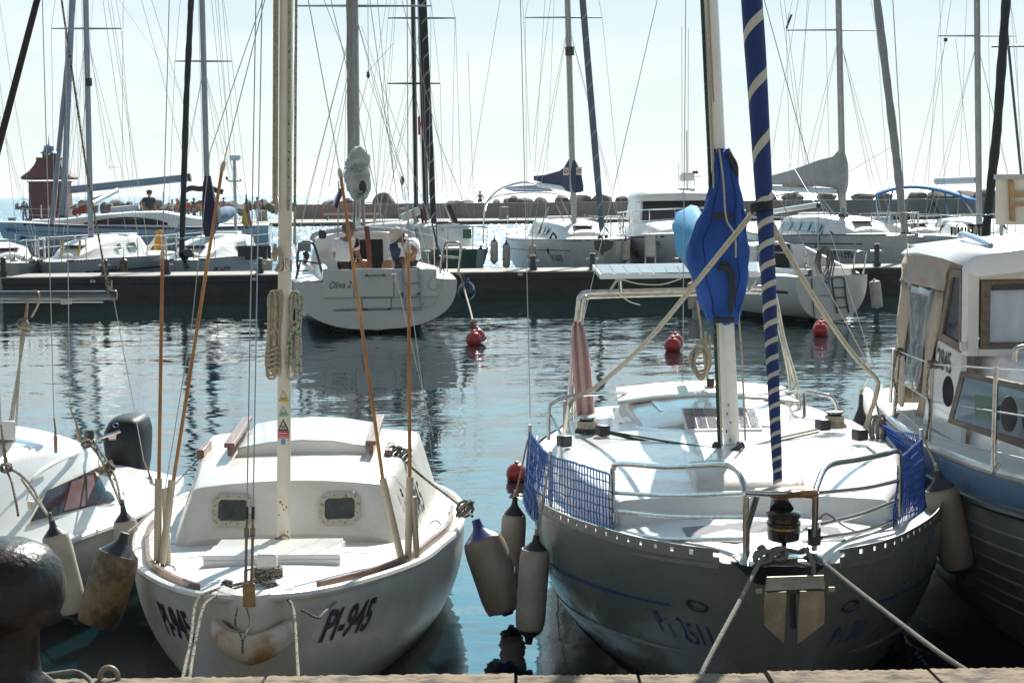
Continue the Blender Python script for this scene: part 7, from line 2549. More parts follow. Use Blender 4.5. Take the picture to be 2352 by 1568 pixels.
MB().prism([P(1920, 430, 46.9), P(1935, 448, 46.5), P(1942, 500, 46.0), P(1928, 470, 46.3)], V((.03, .03, 0))).obj("sail_foot", SAILC, t)
for a_, c_ in (((1878, 455), (1935, 530)), ((1884, 452), (1945, 528))):
    MB().tube([P(*a_, 46.8), P(*c_, 46.4)], .02, 6).obj("vang_strut", ALU, t)
for c_ in (((1905, 530), (1940, 562), (1975, 582)), ((1890, 530), (1868, 575), (1840, 598))):
    MB().tube(curve([P(*q, 44.5) for q in c_], 6), .022, 6).obj("black_hose", BLACK, t)
fm = P(1833, 423, 50.5)
MB().box(fm, (.9, .04, .18)).obj("patterned_banner", mat("orange_blue_banner", (.55, .28, .04), .8, col2=(.03, .09, .2), vs=5, thresh=(.48, .52)), t)
MB().tube([P(1764, 455, 50), P(1800, 446, 50), P(1850, 440, 50), P(1915, 448, 50)], .02, 6).obj("bimini_frame", STEEL, t)
sheet_ = MB().loft([[P(u, v_, Y_) for u, v_ in ((1785, 452), (1820, 446), (1870, 444), (1912, 450))] for Y_ in (49.5, 51)], False).obj("bimini", CREAMC, t)

# ---------- right hand boats
H, t, cs = yacht("sailboat", "white sloop with a black furled foresail at the right, stern turned away", P(2264, 553, 43.0), 10, 9.0, 3.0, 1.16, 1.1, BGHULL, cab=[(.2, .40, .28, 1.22), (.3, .6, .46, 1.42), (.5, .64, .5, 1.50), (.75, .64, .5, 1.5)], wins=[(.4, .6, .35, .75)], stripe=(NAVYC, .2, .03))
b0, d, hd, mo = rig(t, H, (2249, 518), (2244, 0), 46.2, .085, ALU, [(83, 2154, 2334)], furl=1, lines=[((2158, -10, 46), (2170, 440, 47)), ((2186, -10, 46), (2120, 440, 47)), ((2172, 95, 46), (2080, 480, 47)), ((2195, 90, 46), (2232, 420, 47)), ((2320, -10, 45), (2352, 400, 44)), ((2270, -10, 46), (2275, 480, 46))])
furled(t, [(2263, 545, 43.2), (2290, 300, 44), (2311, 0, 45)], .115, DARKC)
MB().tube([P(2246, 413, 46.3), P(2152, 416, 49)], .10, 12).obj("boom", mat("pale_blue_boom", (.4, .48, .54), .4), t)
MB().cyl(P(2172, 96, 46), P(2172, 88, 46), .05, n=8).obj("spreader_block", BLACK, mo)
MB().tube([P(2305, -10, 45.5), P(2352, 470, 44.5)], .035, 8).obj("second_furled_stay", mat("blue_grey_stay", (.12, .16, .2), .7), t)
MB().tube([P(2278, 107, 44.8), P(2400, 106, 44.8)], .03, 7).obj("whisker_pole", ALU, t)
mb = MB()
n = 12
for i in range(n):
    MB().box(P(2182 + 94 * (i + .5) / n, 531, 43.6), (.085 if i % 2 else .05, .03, .22)).obj("screen_slat", CREAMC if i % 2 else DARKC, t)
H, t, cs = yacht("sailboat", "white sailboat under a bright blue bimini before the far wall", P(2185, 556, 45.5), -6, 8.5, 2.8, 1.1, 1.05, BGHULL, cab=[(.25, .40, .28, 1.2), (.35, .6, .46, 1.38), (.75, .6, .5, 1.42)])
rings = []
for f_ in [i / 12 for i in range(13)]:
    u = 2010 + 232 * f_
    v_ = 447 - 22 * math.sin(math.pi * min(1, f_ * 1.15) ** .8) + (f_ > .8) * (f_ - .8) * 60
    rings.append([P(u, v_ + dv, Y_) for dv, Y_ in ((6, 49.6), (-1, 50), (-3, 51), (-2, 52.2), (4, 52.4))])
o_ = MB().loft(rings, False).obj("bimini", mat("bright_blue_bimini", (.03, .22, .5), .7, col2=(.02, .16, .42), vs=4), t, smooth=80)
o_.modifiers.new("thick", 'SOLIDIFY').thickness = .03
for u0, v0, u1, v1 in ((2012, 450, 2022, 530), (2050, 440, 2030, 530), (2170, 440, 2180, 520), (2200, 436, 2250, 515)):
    MB().tube([P(u0, v0, 50), P(u1, v1, 49)], .022, 6).obj("bimini_pole", STEEL, t)

# ---------- left boats at the pier
def teeth(H, t, x0, x1, n):
    """white gaps of a perforated toe rail"""
    for sd in (-1, 1):
        mb = MB()
        for i in range(n):
            x = x0 + (x1 - x0) * (i + .25) / n
            w_ = (x1 - x0) / n * .5
            q = [H.w(xx, sd * (H.row(xx)[0] + .004), H.zs(xx) + z) for xx, z in ((x, -.008), (x + w_, -.008), (x + w_, .022), (x, .022))]
            mb.prism(q, H.N * (-sd * .04))
        o_ = mb.obj("toe_rail_slots", BGDECK, t)


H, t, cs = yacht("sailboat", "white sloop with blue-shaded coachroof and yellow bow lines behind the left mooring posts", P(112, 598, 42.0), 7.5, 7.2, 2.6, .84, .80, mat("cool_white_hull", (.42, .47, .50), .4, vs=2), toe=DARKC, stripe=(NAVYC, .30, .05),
                 cab=[(.16, .28, .2, .92), (.22, .5, .36, 1.08), (.32, .58, .42, 1.25), (.5, .62, .46, 1.34), (.68, .6, .46, 1.34), (.74, .58, .46, 1.1)], wins=[(.50, .58, .35, .72), (.40, .43, .45, .75)])
teeth(H, t, .5, 6.8, 60)
lettering("PI 1562", lambda x, y: H.pt(1, 1.3 + x, .50 + y, .008), .16, INK, t, bold=.01, width=.9, name="registration_number")
b0, d, hd, mo = rig(t, H, (209, 550), (197, 0), 45.0, .075, mat("blue_grey_mast", (.30, .36, .42), .4, .6), [(66, 118, 278)], furl=1,
                    lines=[((205, 90, 45), (246, 380, 46)), ((205, 100, 45), (180, 440, 46)), ((235, -10, 45), (300, 440, 47)), ((246, -10, 45), (318, 430, 47)), ((283, -10, 45), (280, 450, 46)), ((246, 384, 46), (272, 384, 46)), ((252, 320, 46), (253, 390, 46))])
MB().cyl(P(204, 198, 44.9), P(203, 180, 44.9), .09, n=8).obj("steaming_light", BLACK, mo)
MB().box(P(209, 527, 44.88), (.10, .02, .06)).obj("red_label", REDSTK, mo)
for k_, u in enumerate((145, 184)):
    MB().tube(curve([P(u, 552, 43.2), P(u - 2, 575, 43.2), P(u - 5, 590, 43.2)], 5), .03, 6).obj("yellow_line", YELROPE, t)
MB().tube([P(208, 470, 45.2), P(268, 438, 47)], .07, 10).obj("boom", ALU, t)
MB().tube([P(372, 530, 47), P(340, 572, 47)], .05, 8).obj("tiller", BGDECK, t)
MB().box(P(283, 549, 46), (.35, .2, .28)).obj("outboard_cover", BGDECK, t, bevel=.08)
MB().tube([P(283, 556, 46.1), P(284, 590, 46.1)], .10, 8).obj("outboard_leg", BLACK, t)
fl = MB()
rings = []
for v_, w_ in ((528, 5), (533, 9), (540, 7), (546, 10), (552, 11), (570, 13), (575, 13)):
    c_ = P(366, v_, 46.5)
    rings.append([c_ + V((px(w_, 46.5) * math.cos(k_ * math.pi / 6), .07 * math.sin(k_ * math.pi / 6), 0)) for k_ in range(12)])
fl.loft(rings, True, (True, True)).obj("rescue_float", YELLOWP, label="orange-yellow rescue float hung on the stern rail of the left sloop", cat="life float")
hung_fender(284, 590, 43.6, 46, 18, "brown-stained fender on the left sloop's side", FENDBR, BLACK)
H2, t2, cs2 = yacht("sailboat", "white sloop at the left frame edge with tan spray cover and three fenders", P(46, 602, 42.0), -24, 7, 2.3, .82, .8, BGHULL, cab=[(.2, .4, .3, .95), (.35, .6, .5, 1.15), (.7, .6, .5, 1.2)], toe=DARKC)
rig(t2, H2, (-60, 560), (-66, 0), 45, .06, ALU, [])
for k_, u in enumerate((33, 56, 73)):
    hung_fender(u, 588 + (2 - k_), 42.6 + .2 * k_, 40, 17, ["pale fender with a black cap, first from the left edge", "pale fender with a black cap, middle of the three at the left edge", "pale fender with a black cap beside the gap of blue water"][k_], FEND, BLACK)
MB().tube([P(88, -10, 30), P(0, 325, 30), P(-30, 440, 30)], [.055, .06, .06], 10).obj("furled_stay", mat("maroon_brown_cover", (.055, .03, .032), .85), label="dark maroon furled stay slanting out of the left frame edge", cat="furled sail")

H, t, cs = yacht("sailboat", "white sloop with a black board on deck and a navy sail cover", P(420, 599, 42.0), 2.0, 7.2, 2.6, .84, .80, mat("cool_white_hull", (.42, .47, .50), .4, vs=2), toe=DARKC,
                 cab=[(.14, .34, .22, .90), (.2, .56, .40, 1.05), (.34, .62, .46, 1.22), (.6, .64, .5, 1.32), (.8, .62, .5, 1.30)], wins=[(.45, .6, .4, .75)])
teeth(H, t, .5, 6.8, 60)
lettering("PI 4470", lambda x, y: H.pt(1, .85 + x, .46 + y, .008), .17, INK, t, bold=.015, width=.9, name="registration_number")
b0, d, hd, mo = rig(t, H, (479, 560), (464, 0), 45.0, .075, mat("blue_grey_mast", (.30, .36, .42), .4, .6), [(141, 402, 533)], furl=1,
                    lines=[((500, -10, 45), (530, 380, 47)), ((485, -10, 45), (525, 400, 47)), ((510, -10, 45), (545, 420, 47)), ((322, -10, 44), (420, 350, 46)), ((345, -10, 44), (455, 350, 46)), ((470, 160, 45), (505, 380, 46))])
furled(t, [(417, 590, 42.3), (428, 230, 43.3), (439, 0, 44)], .075, DARKC)
rings = []
for v_, ul, ur, b_ in ((404, 470, 484, .1), (425, 466, 488, .2), (460, 465, 496, .4), (490, 466, 506, .7), (515, 467, 502, .6), (540, 470, 492, .25), (546, 472, 488, .1)):
    a_, c_ = P(ul, v_, 44.9), P(ur, v_, 44.9)
    m_, hw2 = (a_ + c_) / 2, (c_ - a_).length / 2
    rings.append([m_ + V((hw2 * math.cos(k_ * math.pi / 7), (b_ if math.sin(k_) > 0 else .12) * math.sin(k_ * math.pi / 7), 0)) for k_ in range(14)])
MB().loft(rings, True, (True, True)).obj("sail_cover", NAVYC, t, smooth=70)
MB().tube(curve([P(495, 500, 45.2), P(515, 492, 46), P(533, 485, 46.6)], 5), [.12, .15, .19, .21, .21, .2, .19, .19, .17, .15, .12], 12).obj("boom_cover", mat("faded_blue_cover", (.07, .15, .27), .85, col2=(.16, .26, .38), vs=9, bump=.4), t)
MB().tube(curve([P(424, 438, 47), P(440, 432, 47), P(458, 434, 47), P(480, 432, 47), P(500, 438, 47), P(512, 441, 47)], 5), .075, 9).obj("rolled_bimini", DARKC, t)
MB().box(P(584, 580, 44.2), (px(76, 44.2), .05, px(32, 44.2))).obj("black_board", mat("black_slatted_board", (.025, .027, .03), .6, vs=3, stretch=(.1, 1, 14), bump=.5, bs=6), t, bevel=.008)
MB().loft([[P(u, v_, Y_) for u, v_ in ((416, 574), (440, 572), (446, 590), (418, 590))] + [P(u, v_, Y_) for u, v_ in ((438, 616), (424, 618))] for Y_ in (41.9, 42.3)], True, (True, True)).obj("bow_fender_bag", BLACK, t, bevel=.03)
hung_fender(614, 592, 43.6, 36, 22, "pale fender below the black board", FEND, FEND)

# ---------- big yacht SPIRIT
H, t, cs = yacht("sailing_yacht", "long pale blue-grey yacht lettered SPIRIT lying broadside on the left", P(-14, 512, 70), 86, 11.0, 3.4, 1.42, 1.16, mat("blue_grey_yacht_hull", (.36, .42, .46), .35, col2=(.30, .36, .40), vs=1.5, coat=.3), stripe=(mat("dark_blue_cove", (.03, .05, .10), .4), .12, .10),
                 cab=[(.14, .3, .2, 1.47), (.26, .6, .5, 1.50), (.38, .68, .58, 1.64), (.5, .72, .6, 1.74), (.62, .72, .6, 1.74), (.72, .7, .6, 1.52), (.82, .66, .6, 1.34)], rake=.8, pulp=False)
for sd in (-1, 1):
    mb = MB().loft([[cabside(H, cs, sd, (0.34 + .30 * i / 10) * 11, .15 + j * .55 * math.sin(math.pi * min(1, (i + .4) / 10.8)) ** .6, .008) for j in (0, .5, 1)] for i in range(11)], False)
    mb.obj("window", SMOKE, t)
    H.strip(sd, .5, 10.6, lambda x, k: H.zs(x) - .34 + k * .025, .005, 20).obj("pin_stripe", NAVYC, t)
    H.strip(sd, .5, 10.6, lambda x, k: .02 + k * .09, .006, 20).obj("boot_top", DARKC, t)
    MB().add([H.pt(sd, 1.15 + .16 * math.cos(k_ * .393), .78 + .09 * math.sin(k_ * .393), .012) for k_ in range(16)], [tuple(range(16))]).obj("hull_port", GLASS, t, smooth=0)
lettering("SPIRIT", lambda x, y: H.pt(1, .42 + x, 1.02 + y, .012), .17, mat("violet_lettering", (.08, .06, .22), .5), t, bold=.02, name="name_lettering")
b0, d, hd, mo = rig(t, H, (145, 498), (166, 0), 69.0, .12, mat("blue_grey_spar", (.24, .30, .37), .4, .5), [], furl=1, lines=[((185, 200, 69), (178, 480, 69)), ((215, -10, 69), (180, 440, 69)), ((140, -10, 60), (205, 400, 60))])
furled(t, [(117, 545, 69.2), (128, 420, 69.2), (163, 60, 69)], .10, SAILC)
MB().tube([P(163, 436, 69), P(436, 408, 69.5)], .155, 14).obj("boom", mat("blue_grey_boom", (.28, .34, .40), .4, .4), t)
MB().cyl(P(433, 408, 69.5), P(438, 407, 69.5), .17, n=12).obj("boom_end", BLACK, t)
MB().tube([P(160, 478, 68.9), P(270, 438, 69.2)], .06, 8).obj("boom_vang", ALU, t)
MB().tube([P(256, 482, 69), P(300, 478, 68.9), P(320, 474, 68.9)], .12, 8).obj("white_boom_tent", BGDECK, t)
for a_ in ((95, 470), (112, 472), (178, 470), (375, 440)):
    MB().tube([P(a_[0], 500, 68.2), P(a_[0], a_[1], 68.2)], .03, 6).obj("stanchion", STEEL, t)
mb = MB()
mb.loft([[P(u, v_, Y_) for u, v_ in ((165, 492), (166, 484), (196, 470), (208, 478), (206, 490))] for Y_ in (68.1, 68.7)], True, (True, True))
mb.obj("red_sail_bag", mat("bright_red_bag", (.5, .04, .03), .7, vs=5), label="bright red sail bag lying on the foredeck of the long blue-grey yacht", cat="sail bag")
hung_fender(411, 516, 67.4, 50, 20, "long grey fender on the blue-grey yacht, left of its round black one", mat("grey_fender", (.25, .3, .32), .5), mat("grey_fender", (.25, .3, .32), .5))
MB().ball(P(484, 575 / 1.0884, 67.4), px(10, 67.4), 16).obj("ball_fender", BLACK, label="round black fender at the stern of the long blue-grey yacht", cat="fender")
# radar pole and flag at the stern
MB().tube([P(543, 595, 67.5), P(538, 368, 67.5)], .06, 8).obj("radar_pole", ALU, t)
MB().loft([[P(u, v_, Y_) for u, v_ in ((527, 360), (530, 357), (550, 357), (553, 360), (552, 366), (548, 369), (533, 369), (528, 366))] for Y_ in (67.2, 67.8)], True, (True, True)).obj("radar_scanner", BGDECK, t)
MB().tube([P(521, 412, 67.5), P(527, 416, 67.5), P(552, 416, 67.5), P(553, 411, 67.5)], .04, 6).obj("aerial_bracket", BGDECK, t)
MB().ball(P(521, 409, 67.5), .06, 8).obj("stern_light", BLACK, t)
fp = P(562, 592, 66.8)
tf = thing("german_flag", "black red and gold flag on a slanting staff at the blue-grey yacht's stern", "flag", fp)
MB().tube([P(568, 590, 66.8), P(560, 520, 66.8), P(566, 446, 66.8)], .03, 6).obj("flag_staff", TANC, tf)
FL = [mat("flag_black", (.03, .03, .03), .9), mat("flag_red", (.40, .03, .03), .9), mat("flag_gold", (.65, .40, .03), .9)]
grid = []
for j in range(10):
    row = []
    for i in range(7):
        f_, g_ = i / 6, j / 9
        u = 565 - 1 * g_ + (2 + 13 * g_) * f_ - (1 - f_) * g_ * 9
        v_ = 452 + 62 * g_ + 12 * f_ * g_
        row.append(P(u, v_, 66.7 + .12 * math.sin(f_ * 4 + g_ * 3)))
    grid.append(row)
fm_ = MB()
fm_.loft(grid, False)
for n_ in range(len(fm_.f)):
    j, i = divmod(n_, 6)
    fm_.m[n_] = 0 if i + .5 * (9 - j) > 7.2 else (1 if i + .35 * (9 - j) > 4.6 else 2)
fo_ = fm_.obj("flag_cloth", FL, tf, smooth=80)
fo_.modifiers.new("thick", 'SOLIDIFY').thickness = .02
# man in a cap on this yacht
p = P(345, 548, 71.2)
p.z = .78
t = thing("person", "man in black t-shirt and cap, hand on hip, on the long blue-grey yacht", "person", p)
J, f = stand(p, 1.86, 140, "hip")
figure(J, 1.95, t, face=f, shirt=DCLOTH, bottoms=DCLOTH, cap=DCLOTH)

# ---------- far away craft
for (u, v0, v1, Y_, nm) in ((57, 400, 456, 1400, "tall thin far sailboat right of its smaller companion at the horizon"), (38, 420, 455, 1500, "small far sailboat at the horizon left of the lighthouse")):
    p = P(u, 0, Y_)
    p.z = 0
    t = thing("far_sailboat", nm, "sailboat", p, "far sailboats on the horizon")
    k_ = Y_ / F
    hh = (456 - v0) * k_
    MB().loft([[p + V((x, y, z)) for x, y, z in ((-s_ * 6 * k_, 0, 1.2), (-s_ * 4.5 * k_, -.8, .2), (s_ * 4.5 * k_, -.8, .2), (s_ * 6 * k_, 0, 1.2))] for s_ in (.9, 1)], False, (True, True)).obj("hull", BGHULL, t)
    MB().tube([p + V((0, 0, .5)), p + V((0, 0, hh))], .14, 6).obj("mast", ALU, t)
    MB().prism([p + V((.3, 0, 1.8)), p + V((.2, 0, hh * .97)), p + V((5.0 * k_, 0, 2.0))] if "tall" in nm else [p + V((-.3, 0, 1.8)), p + V((-.2, 0, hh * .9)), p + V((-1.5 * k_, 0, 2.0))], V((0, .06, 0))).obj("sail", CREAMC, t)
p = P(46, 0, 345)
p.z = 0
t = thing("motor_dinghy", "dark open boat with three people aboard on the sparkling sea", "boat", p)
MB().loft([[p + V((x, y, z)) for y, z in ((-.75 * w_, .62 + e_), (-.5 * w_, 0), (.5 * w_, 0), (.75 * w_, .62 + e_))] for x, w_, e_ in ((-2.3, .8, .0), (-1, 1, 0), (.8, 1, .05), (1.8, .5, .25), (2.4, .05, .5))], False, (True, True)).obj("hull", DCLOTH, t)
MB().box(p + V((-2.2, 0, .75)), (.3, .3, .7)).obj("outboard", BLACK, t, bevel=.05)
for x, l in ((-1.9, "steersman in dark clothes at the stern of the dark open boat"), (-.9, "passenger left of middle in the dark open boat"), (-.1, "passenger nearest the bow in the dark open boat")):
    pp = p + V((x, 0, .5))
    t = thing("person", l, "person", pp)
    J = dict(pelvis=pp + V((0, 0, .1)), waist=pp + V((0, 0, .25)), chest=pp + V((0, 0, .5)), neck=pp + V((0, 0, .68)), head=pp + V((0, 0, .85)))
    for k, sg in (('l', -1), ('r', 1)):
        J['sh' + k] = pp + V((.2 * sg, 0, .6))
        J['el' + k] = pp + V((.25 * sg, -.1, .35))
        J['wr' + k] = pp + V((.15 * sg, -.3, .25))
        J['hip' + k] = pp + V((.1 * sg, -.05, .08))
        J['kn' + k] = pp + V((.12 * sg, -.42, .15))
        J['an' + k] = pp + V((.12 * sg, -.45, -.25))
    figure(J, 1.75, t, shirt=BLUECLOTH if x > -1.5 else DCLOTH, bottoms=DCLOTH)

# ================================================================== white stern of the big sloop across the channel
a_ol = -9
O_ = Hull((P(866, 700, 29.8).x, 29.8), a_ol, [
    (0, 1.385, .905, -.065, 2.7, 2.3), (.6, 1.43, .91, -.03, 2.6, 2.2), (1.6, 1.50, .92, .08, 2.5, 2.1), (3.5, 1.52, .95, .30, 2.4, 2.0), (5.5, 1.32, 1.0, .36, 2.2, 1.8),
    (7.3, .78, 1.06, .32, 1.8, 1.5), (8.5, .28, 1.12, .2, 1.4, 1.2), (9.1, .03, 1.16, .1, 1, 1)], ns=30)
H = O_
t = thing("sailboat", "white sloop with Oliva 2 on its broad stern, a ladder and a cockpit", "sailboat", H.w(3, 0, 0))
OLW = mat("oliva_white_hull", (.70, .70, .68), .35, col2=(.62, .62, .60), vs=1.2, coat=.2, bump=.02, bs=60)
H.shell(caps=(True, False)).obj("hull", OLW, t)
H.deck(x0=3.0, crown=.08).obj("foredeck", BGDECK, t)
for sd in (-1, 1):
    H.strip(sd, .02, 8.0, lambda x, k: -.02 + k * (.16 + .02 * x), .006, 24).obj("boot_top", mat("dark_teal_boot", (.03, .06, .065), .3), t)
    # side decks and coamings round the cockpit
    xs = [0.0, .5, 1.2, 2.0, 3.05]
    MB().loft([[H.w(x, sd * (H.row(x)[0] - .01), H.zs(x)), H.w(x, sd * .93, H.zs(x) + .02), H.w(x, sd * .90, H.zs(x) + (.10 + .10 * min(1, x))), H.w(x, sd * .78, H.zs(x) + (.10 + .10 * min(1, x))), H.w(x, sd * .74, .55)] for x in xs], False).obj("coaming", BGDECK, t, smooth=30)
    MB().box(H.w(1.5, sd * .58, .62), (.34, 2.8, .34), rotz(-rad(a_ol))).obj("cockpit_seat", BGDECK, t, bevel=.02)
MB().box(H.w(1.5, 0, .42), (1.5, 3.0, .05), rotz(-rad(a_ol))).obj("cockpit_floor", CREAM, t)


def tr(u, v, e=0.0):
    """the point of the flat stern seen at (u, v), e metres proud of it"""
    d_ = ray(u, v)
    o_ = H.w(-.004 - e, 0, 0)
    return EYE + d_ * ((o_ - EYE).dot(H.D) / d_.dot(H.D))


def pan(u0, v0, u1, v1, e, th=.01):
    return MB().prism([tr(u0, v1, e), tr(u1, v1, e), tr(u1, v0, e), tr(u0, v0, e)], H.D * th)


pan(742, 619, 812, 684, .035, .06).obj("transom_panel", OLW, t, bevel=.006)
pan(814, 617, 904, 682, .035, .06).obj("transom_gate", OLW, t, bevel=.006)
pan(906, 618, 1003, 681, .035, .06).obj("transom_panel", OLW, t, bevel=.006)
mb = MB()
for a_, b_ in (((831, 684), (904, 683)), ((831, 684), (832, 711)), ((832, 711), (898, 710)), ((898, 710), (899, 683))):
    mb.tube([tr(*a_, .004), tr(*b_, .004)], .006, 5)
mb.obj("locker_outline", mat("seam_dark", (.12, .12, .12), .7), t)
for u in (840, 893):
    MB().box(tr(u, 710, .015), (.06, .02, .03)).obj("locker_latch", BLACK, t)
MB().tube([tr(842, 632, .07), tr(882, 631, .07)], .014, 7).obj("grab_bar", STEEL, t)
for u in (842, 882):
    MB().cyl(tr(u, 632, .03), tr(u, 632, .09), .022, n=8).obj("bar_foot", BLACK, t)
MB().box(tr(906, 629, .05), (.1, .03, .03)).obj("gate_hinge", STEEL, t)
lettering("Oliva 2", lambda x, y: tr(757, 663, .040) + H.N * x + V((0, 0, y + x * .03)), .115, INK, t, shear=.35, bold=.006, width=.80, name="name_lettering")
ld = mat("blue_grey_tube", (.25, .32, .40), .25, .6)
rail_tube([tr(931, 711, .08), tr(928, 660, .08), tr(924, 622, .08), tr(930, 615, .08), tr(957, 615, .08), tr(963, 622, .08), tr(966, 660, .08), tr(969, 711, .08)], .017, ld, t, "ladder_rail", 5, 8)
for v_, a_, b_ in ((650, 926, 965), (682, 928, 967), (711, 929, 969)):
    MB().tube([tr(a_, v_, .08), tr(b_, v_ - 1, .08)], .014, 7).obj("ladder_rung", STEEL, t)
for u in (921, 958):
    rail_tube([tr(u, 680, .03), tr(u + 1, 672, .08), tr(u + 4, 672, .08), tr(u + 4, 680, .03)], .009, STEEL, t, "ladder_bracket", 3, 6)
mb = MB()
mb.tube(curve([tr(1003, 620, .03), tr(984, 650, .05), tr(990, 664, .05), tr(1006, 660, .05), tr(1022, 620, .03)], 6), .006, 5)
mb.tube(curve([tr(968, 690, .03), tr(976, 704, .04), tr(994, 700, .04), tr(1012, 670, .04), tr(1020, 625, .03)], 6), .004, 5)
mb.obj("trailing_line", WIRE, t)
# coachroof with companionway
cs = [(2.9, 1.02, .90, .95, 1.60), (3.2, 1.03, .90, .95, 1.63), (4.5, .95, .82, .97, 1.62), (5.8, .68, .56, 1.0, 1.48), (6.3, .5, .4, 1.05, 1.2)]
cabin(H, cs, r=.12, crown=.09).obj("coachroof", BGDECK, t, smooth=50)
MB().box(H.w(2.885, .05, 1.18), (.62, .04, .72), rotz(-rad(a_ol))).obj("companionway", mat("dark_brown_opening", (.014, .009, .008), .8), t)
MB().box(H.w(2.86, .05, 1.57), (.72, .05, .06), rotz(-rad(a_ol))).obj("hatch_lip", CREAM, t)
mb = MB()
mb.tube(curve([H.w(3.0, -.95, 1.50), H.w(2.95, -.85, 1.66), H.w(2.93, 0, 1.74), H.w(2.95, .85, 1.66), H.w(3.0, .95, 1.50)], 6), .045, 8)
mb.obj("sprayhood_roll", mat("pale_grey_roll", (.5, .51, .51), .8), t)
MB().box(H.w(2.85, -.75, 1.28), (.12, .02, .12), rotz(-rad(a_ol))).obj("instrument", CREAM, t)
# mast, furled sail, rolled main on the boom seen end on
b0, d, hd, mo = rig(t, H, (822, 545), (816, 0), 33.9, .058, ALU, [(14, 680, 990)], furl=1, Lm=10,
                    lines=[((740, -10, 30), (850, 270, 31), (868, 470, 32)), ((920, -10, 31), (1010, 330, 31), (1080, 500, 30)), ((904, 100, 32), (840, 170, 33)), ((845, 178, 33), (780, 430, 32)), ((848, 182, 33), (935, 430, 32)), ((845, -10, 33), (846, 175, 33)),
                           ((866, -10, 32), (905, 410, 31)), ((800, 190, 33), (755, 430, 33)), ((825, 60, 33.9), (700, 600, 30.5)), ((830, 60, 33.9), (1020, 600, 30.5))])
MB().tube(straight(P(803, -20, 33.6), P(806, 360, 33.6), 10), [.066 * (1 + .06 * math.sin(i * 2)) for i in range(11)], 12).obj("rolled_spare_sail", mat("tan_grey_sail", (.38, .36, .33), .85, vs=3), t)
MB().lathe([(0, 0), (.035, .05), (.028, .1), (.012, .16), (0, .17)], P(846, 182, 33), (0, 0, 1), 10).obj("hanging_block", BLACK, t)
rnd = random.Random(5)
rings = []
for v_, ul, ur in ((338, 818, 832), (348, 806, 842), (362, 800, 848), (375, 796, 848), (386, 796, 845), (394, 795, 847), (405, 791, 850), (420, 795, 850), (436, 800, 848), (450, 806, 842), (460, 812, 834), (464, 818, 828)):
    a_, c_ = P(ul, v_, 31.2), P(ur, v_, 31.2)
    m_, hw2 = (a_ + c_) / 2, (c_ - a_).length / 2
    rings.append([m_ + V((hw2 * math.cos(k_ * math.pi / 9) * (1 + .14 * rnd.random()), (-.22 if math.sin(k_ * math.pi / 9) < 0 else .8) * abs(math.sin(k_ * math.pi / 9)), .04 * (rnd.random() - .5))) for k_ in range(18)])
cols = [curve([r_[k_] for r_ in rings], 3) for k_ in range(18)]
MB().loft([[c_[i] + V((0, .05 * math.sin(i * .9 + k_ * 1.1), 0)) for k_, c_ in enumerate(cols)] for i in range(len(cols[0]))], True, (True, True)).obj("rolled_mainsail", WSAIL, t, smooth=50)
for v_, ul, ur in ((386, 794, 848), (436, 798, 850)):
    MB().tube(curve([P(ul, v_, 31.3), P((ul + ur) / 2 - 8, v_ + 4, 30.93), P((ul + ur) / 2 + 8, v_ + 4, 30.93), P(ur, v_ - 3, 31.3)], 5), .022, 6).obj("sail_tie", SAILC, t)
MB().tube([P(826, 440, 31.15), P(824, 452, 33.8)], .06, 10).obj("boom", ALU, t)
MB().ball(P(833, 430, 30.95), (.07, .05, .12), 10).obj("boom_fitting", BLACK, t)
for a_ in (((825, 445, 31), (822, 500, 31.2)), ((833, 440, 31), (836, 520, 31.2)), ((815, 455, 31.2), (812, 545, 33))):
    MB().tube([P(*q) for q in a_], .03, 7).obj("mainsheet_strut", ALU, t)
MB().tube([P(842, 520, 30.6), P(846, 560, 30.6), P(850, 617, 30.5)], .045, 8).obj("tiller_post", mat("rust_red_post", (.20, .05, .03), .6), t)
# stern rails
for a_ in ([(680, 640), (684, 620), (683, 600), (690, 560), (716, 557), (726, 575), (733, 600), (740, 628)],):
    rail_tube([P(u, v_, 30.2) for u, v_ in a_], .022, mat("dark_tube", (.06, .065, .07), .35, .4), t, "stern_rail", 4, 8)
rail_tube([P(u, v_, 30.2) for u, v_ in ((1010, 628), (1016, 580), (1022, 560), (1034, 557), (1055, 559), (1058, 575), (1052, 630))], .022, STEEL, t, "stern_rail", 4, 8)
rail_tube([P(u, v_, 30.2) for u, v_ in ((1014, 588), (1055, 592))], .018, STEEL, t, "stern_rail", 0, 8)
for a_ in (((690, 600, 30.2), (684, 630, 30.2)), ((684, 598, 30.2), (736, 606, 30.2))):
    MB().tube([P(*q) for q in a_], .016, 6).obj("rail_brace", BLACK, t)
for sd in (-1, 1):
    pts = [H.w(x, sd * (H.row(x)[0] - .05), H.zs(x) + .6) for x in (.3, 2, 4, 6, 8)]
    MB().tube(pts, .006, 5).obj("life_line", WIRE, t)
    for x in (2, 4, 6):
        q = H.w(x, sd * (H.row(x)[0] - .05), H.zs(x))
        MB().tube([q, q + V((0, 0, .6))], .013, 6).obj("stanchion", STEEL, t)
MB().box(P(699, 567, 30.0), (.22, .05, .15)).obj("rail_box", mat("grey_rail_box", (.3, .3, .29), .6), t, bevel=.01)
MB().tube([P(700, 578, 30.1), P(706, 592, 30.1)], .05, 8).obj("box_bracket", BLACK, t)
MB().prism([P(u, v_, 30.3) for u, v_ in ((692, 606), (700, 586), (708, 590), (704, 604), (722, 618), (716, 624))], V((0, .03, 0))).obj("white_anchor_flake", BGDECK, t)
MB().tube(curve([P(688, 565, 30.3), P(700, 572, 30.25), P(707, 590, 30.25), P(700, 605, 30.3)], 6), .02, 7).obj("outboard_hose", BLACK, t)
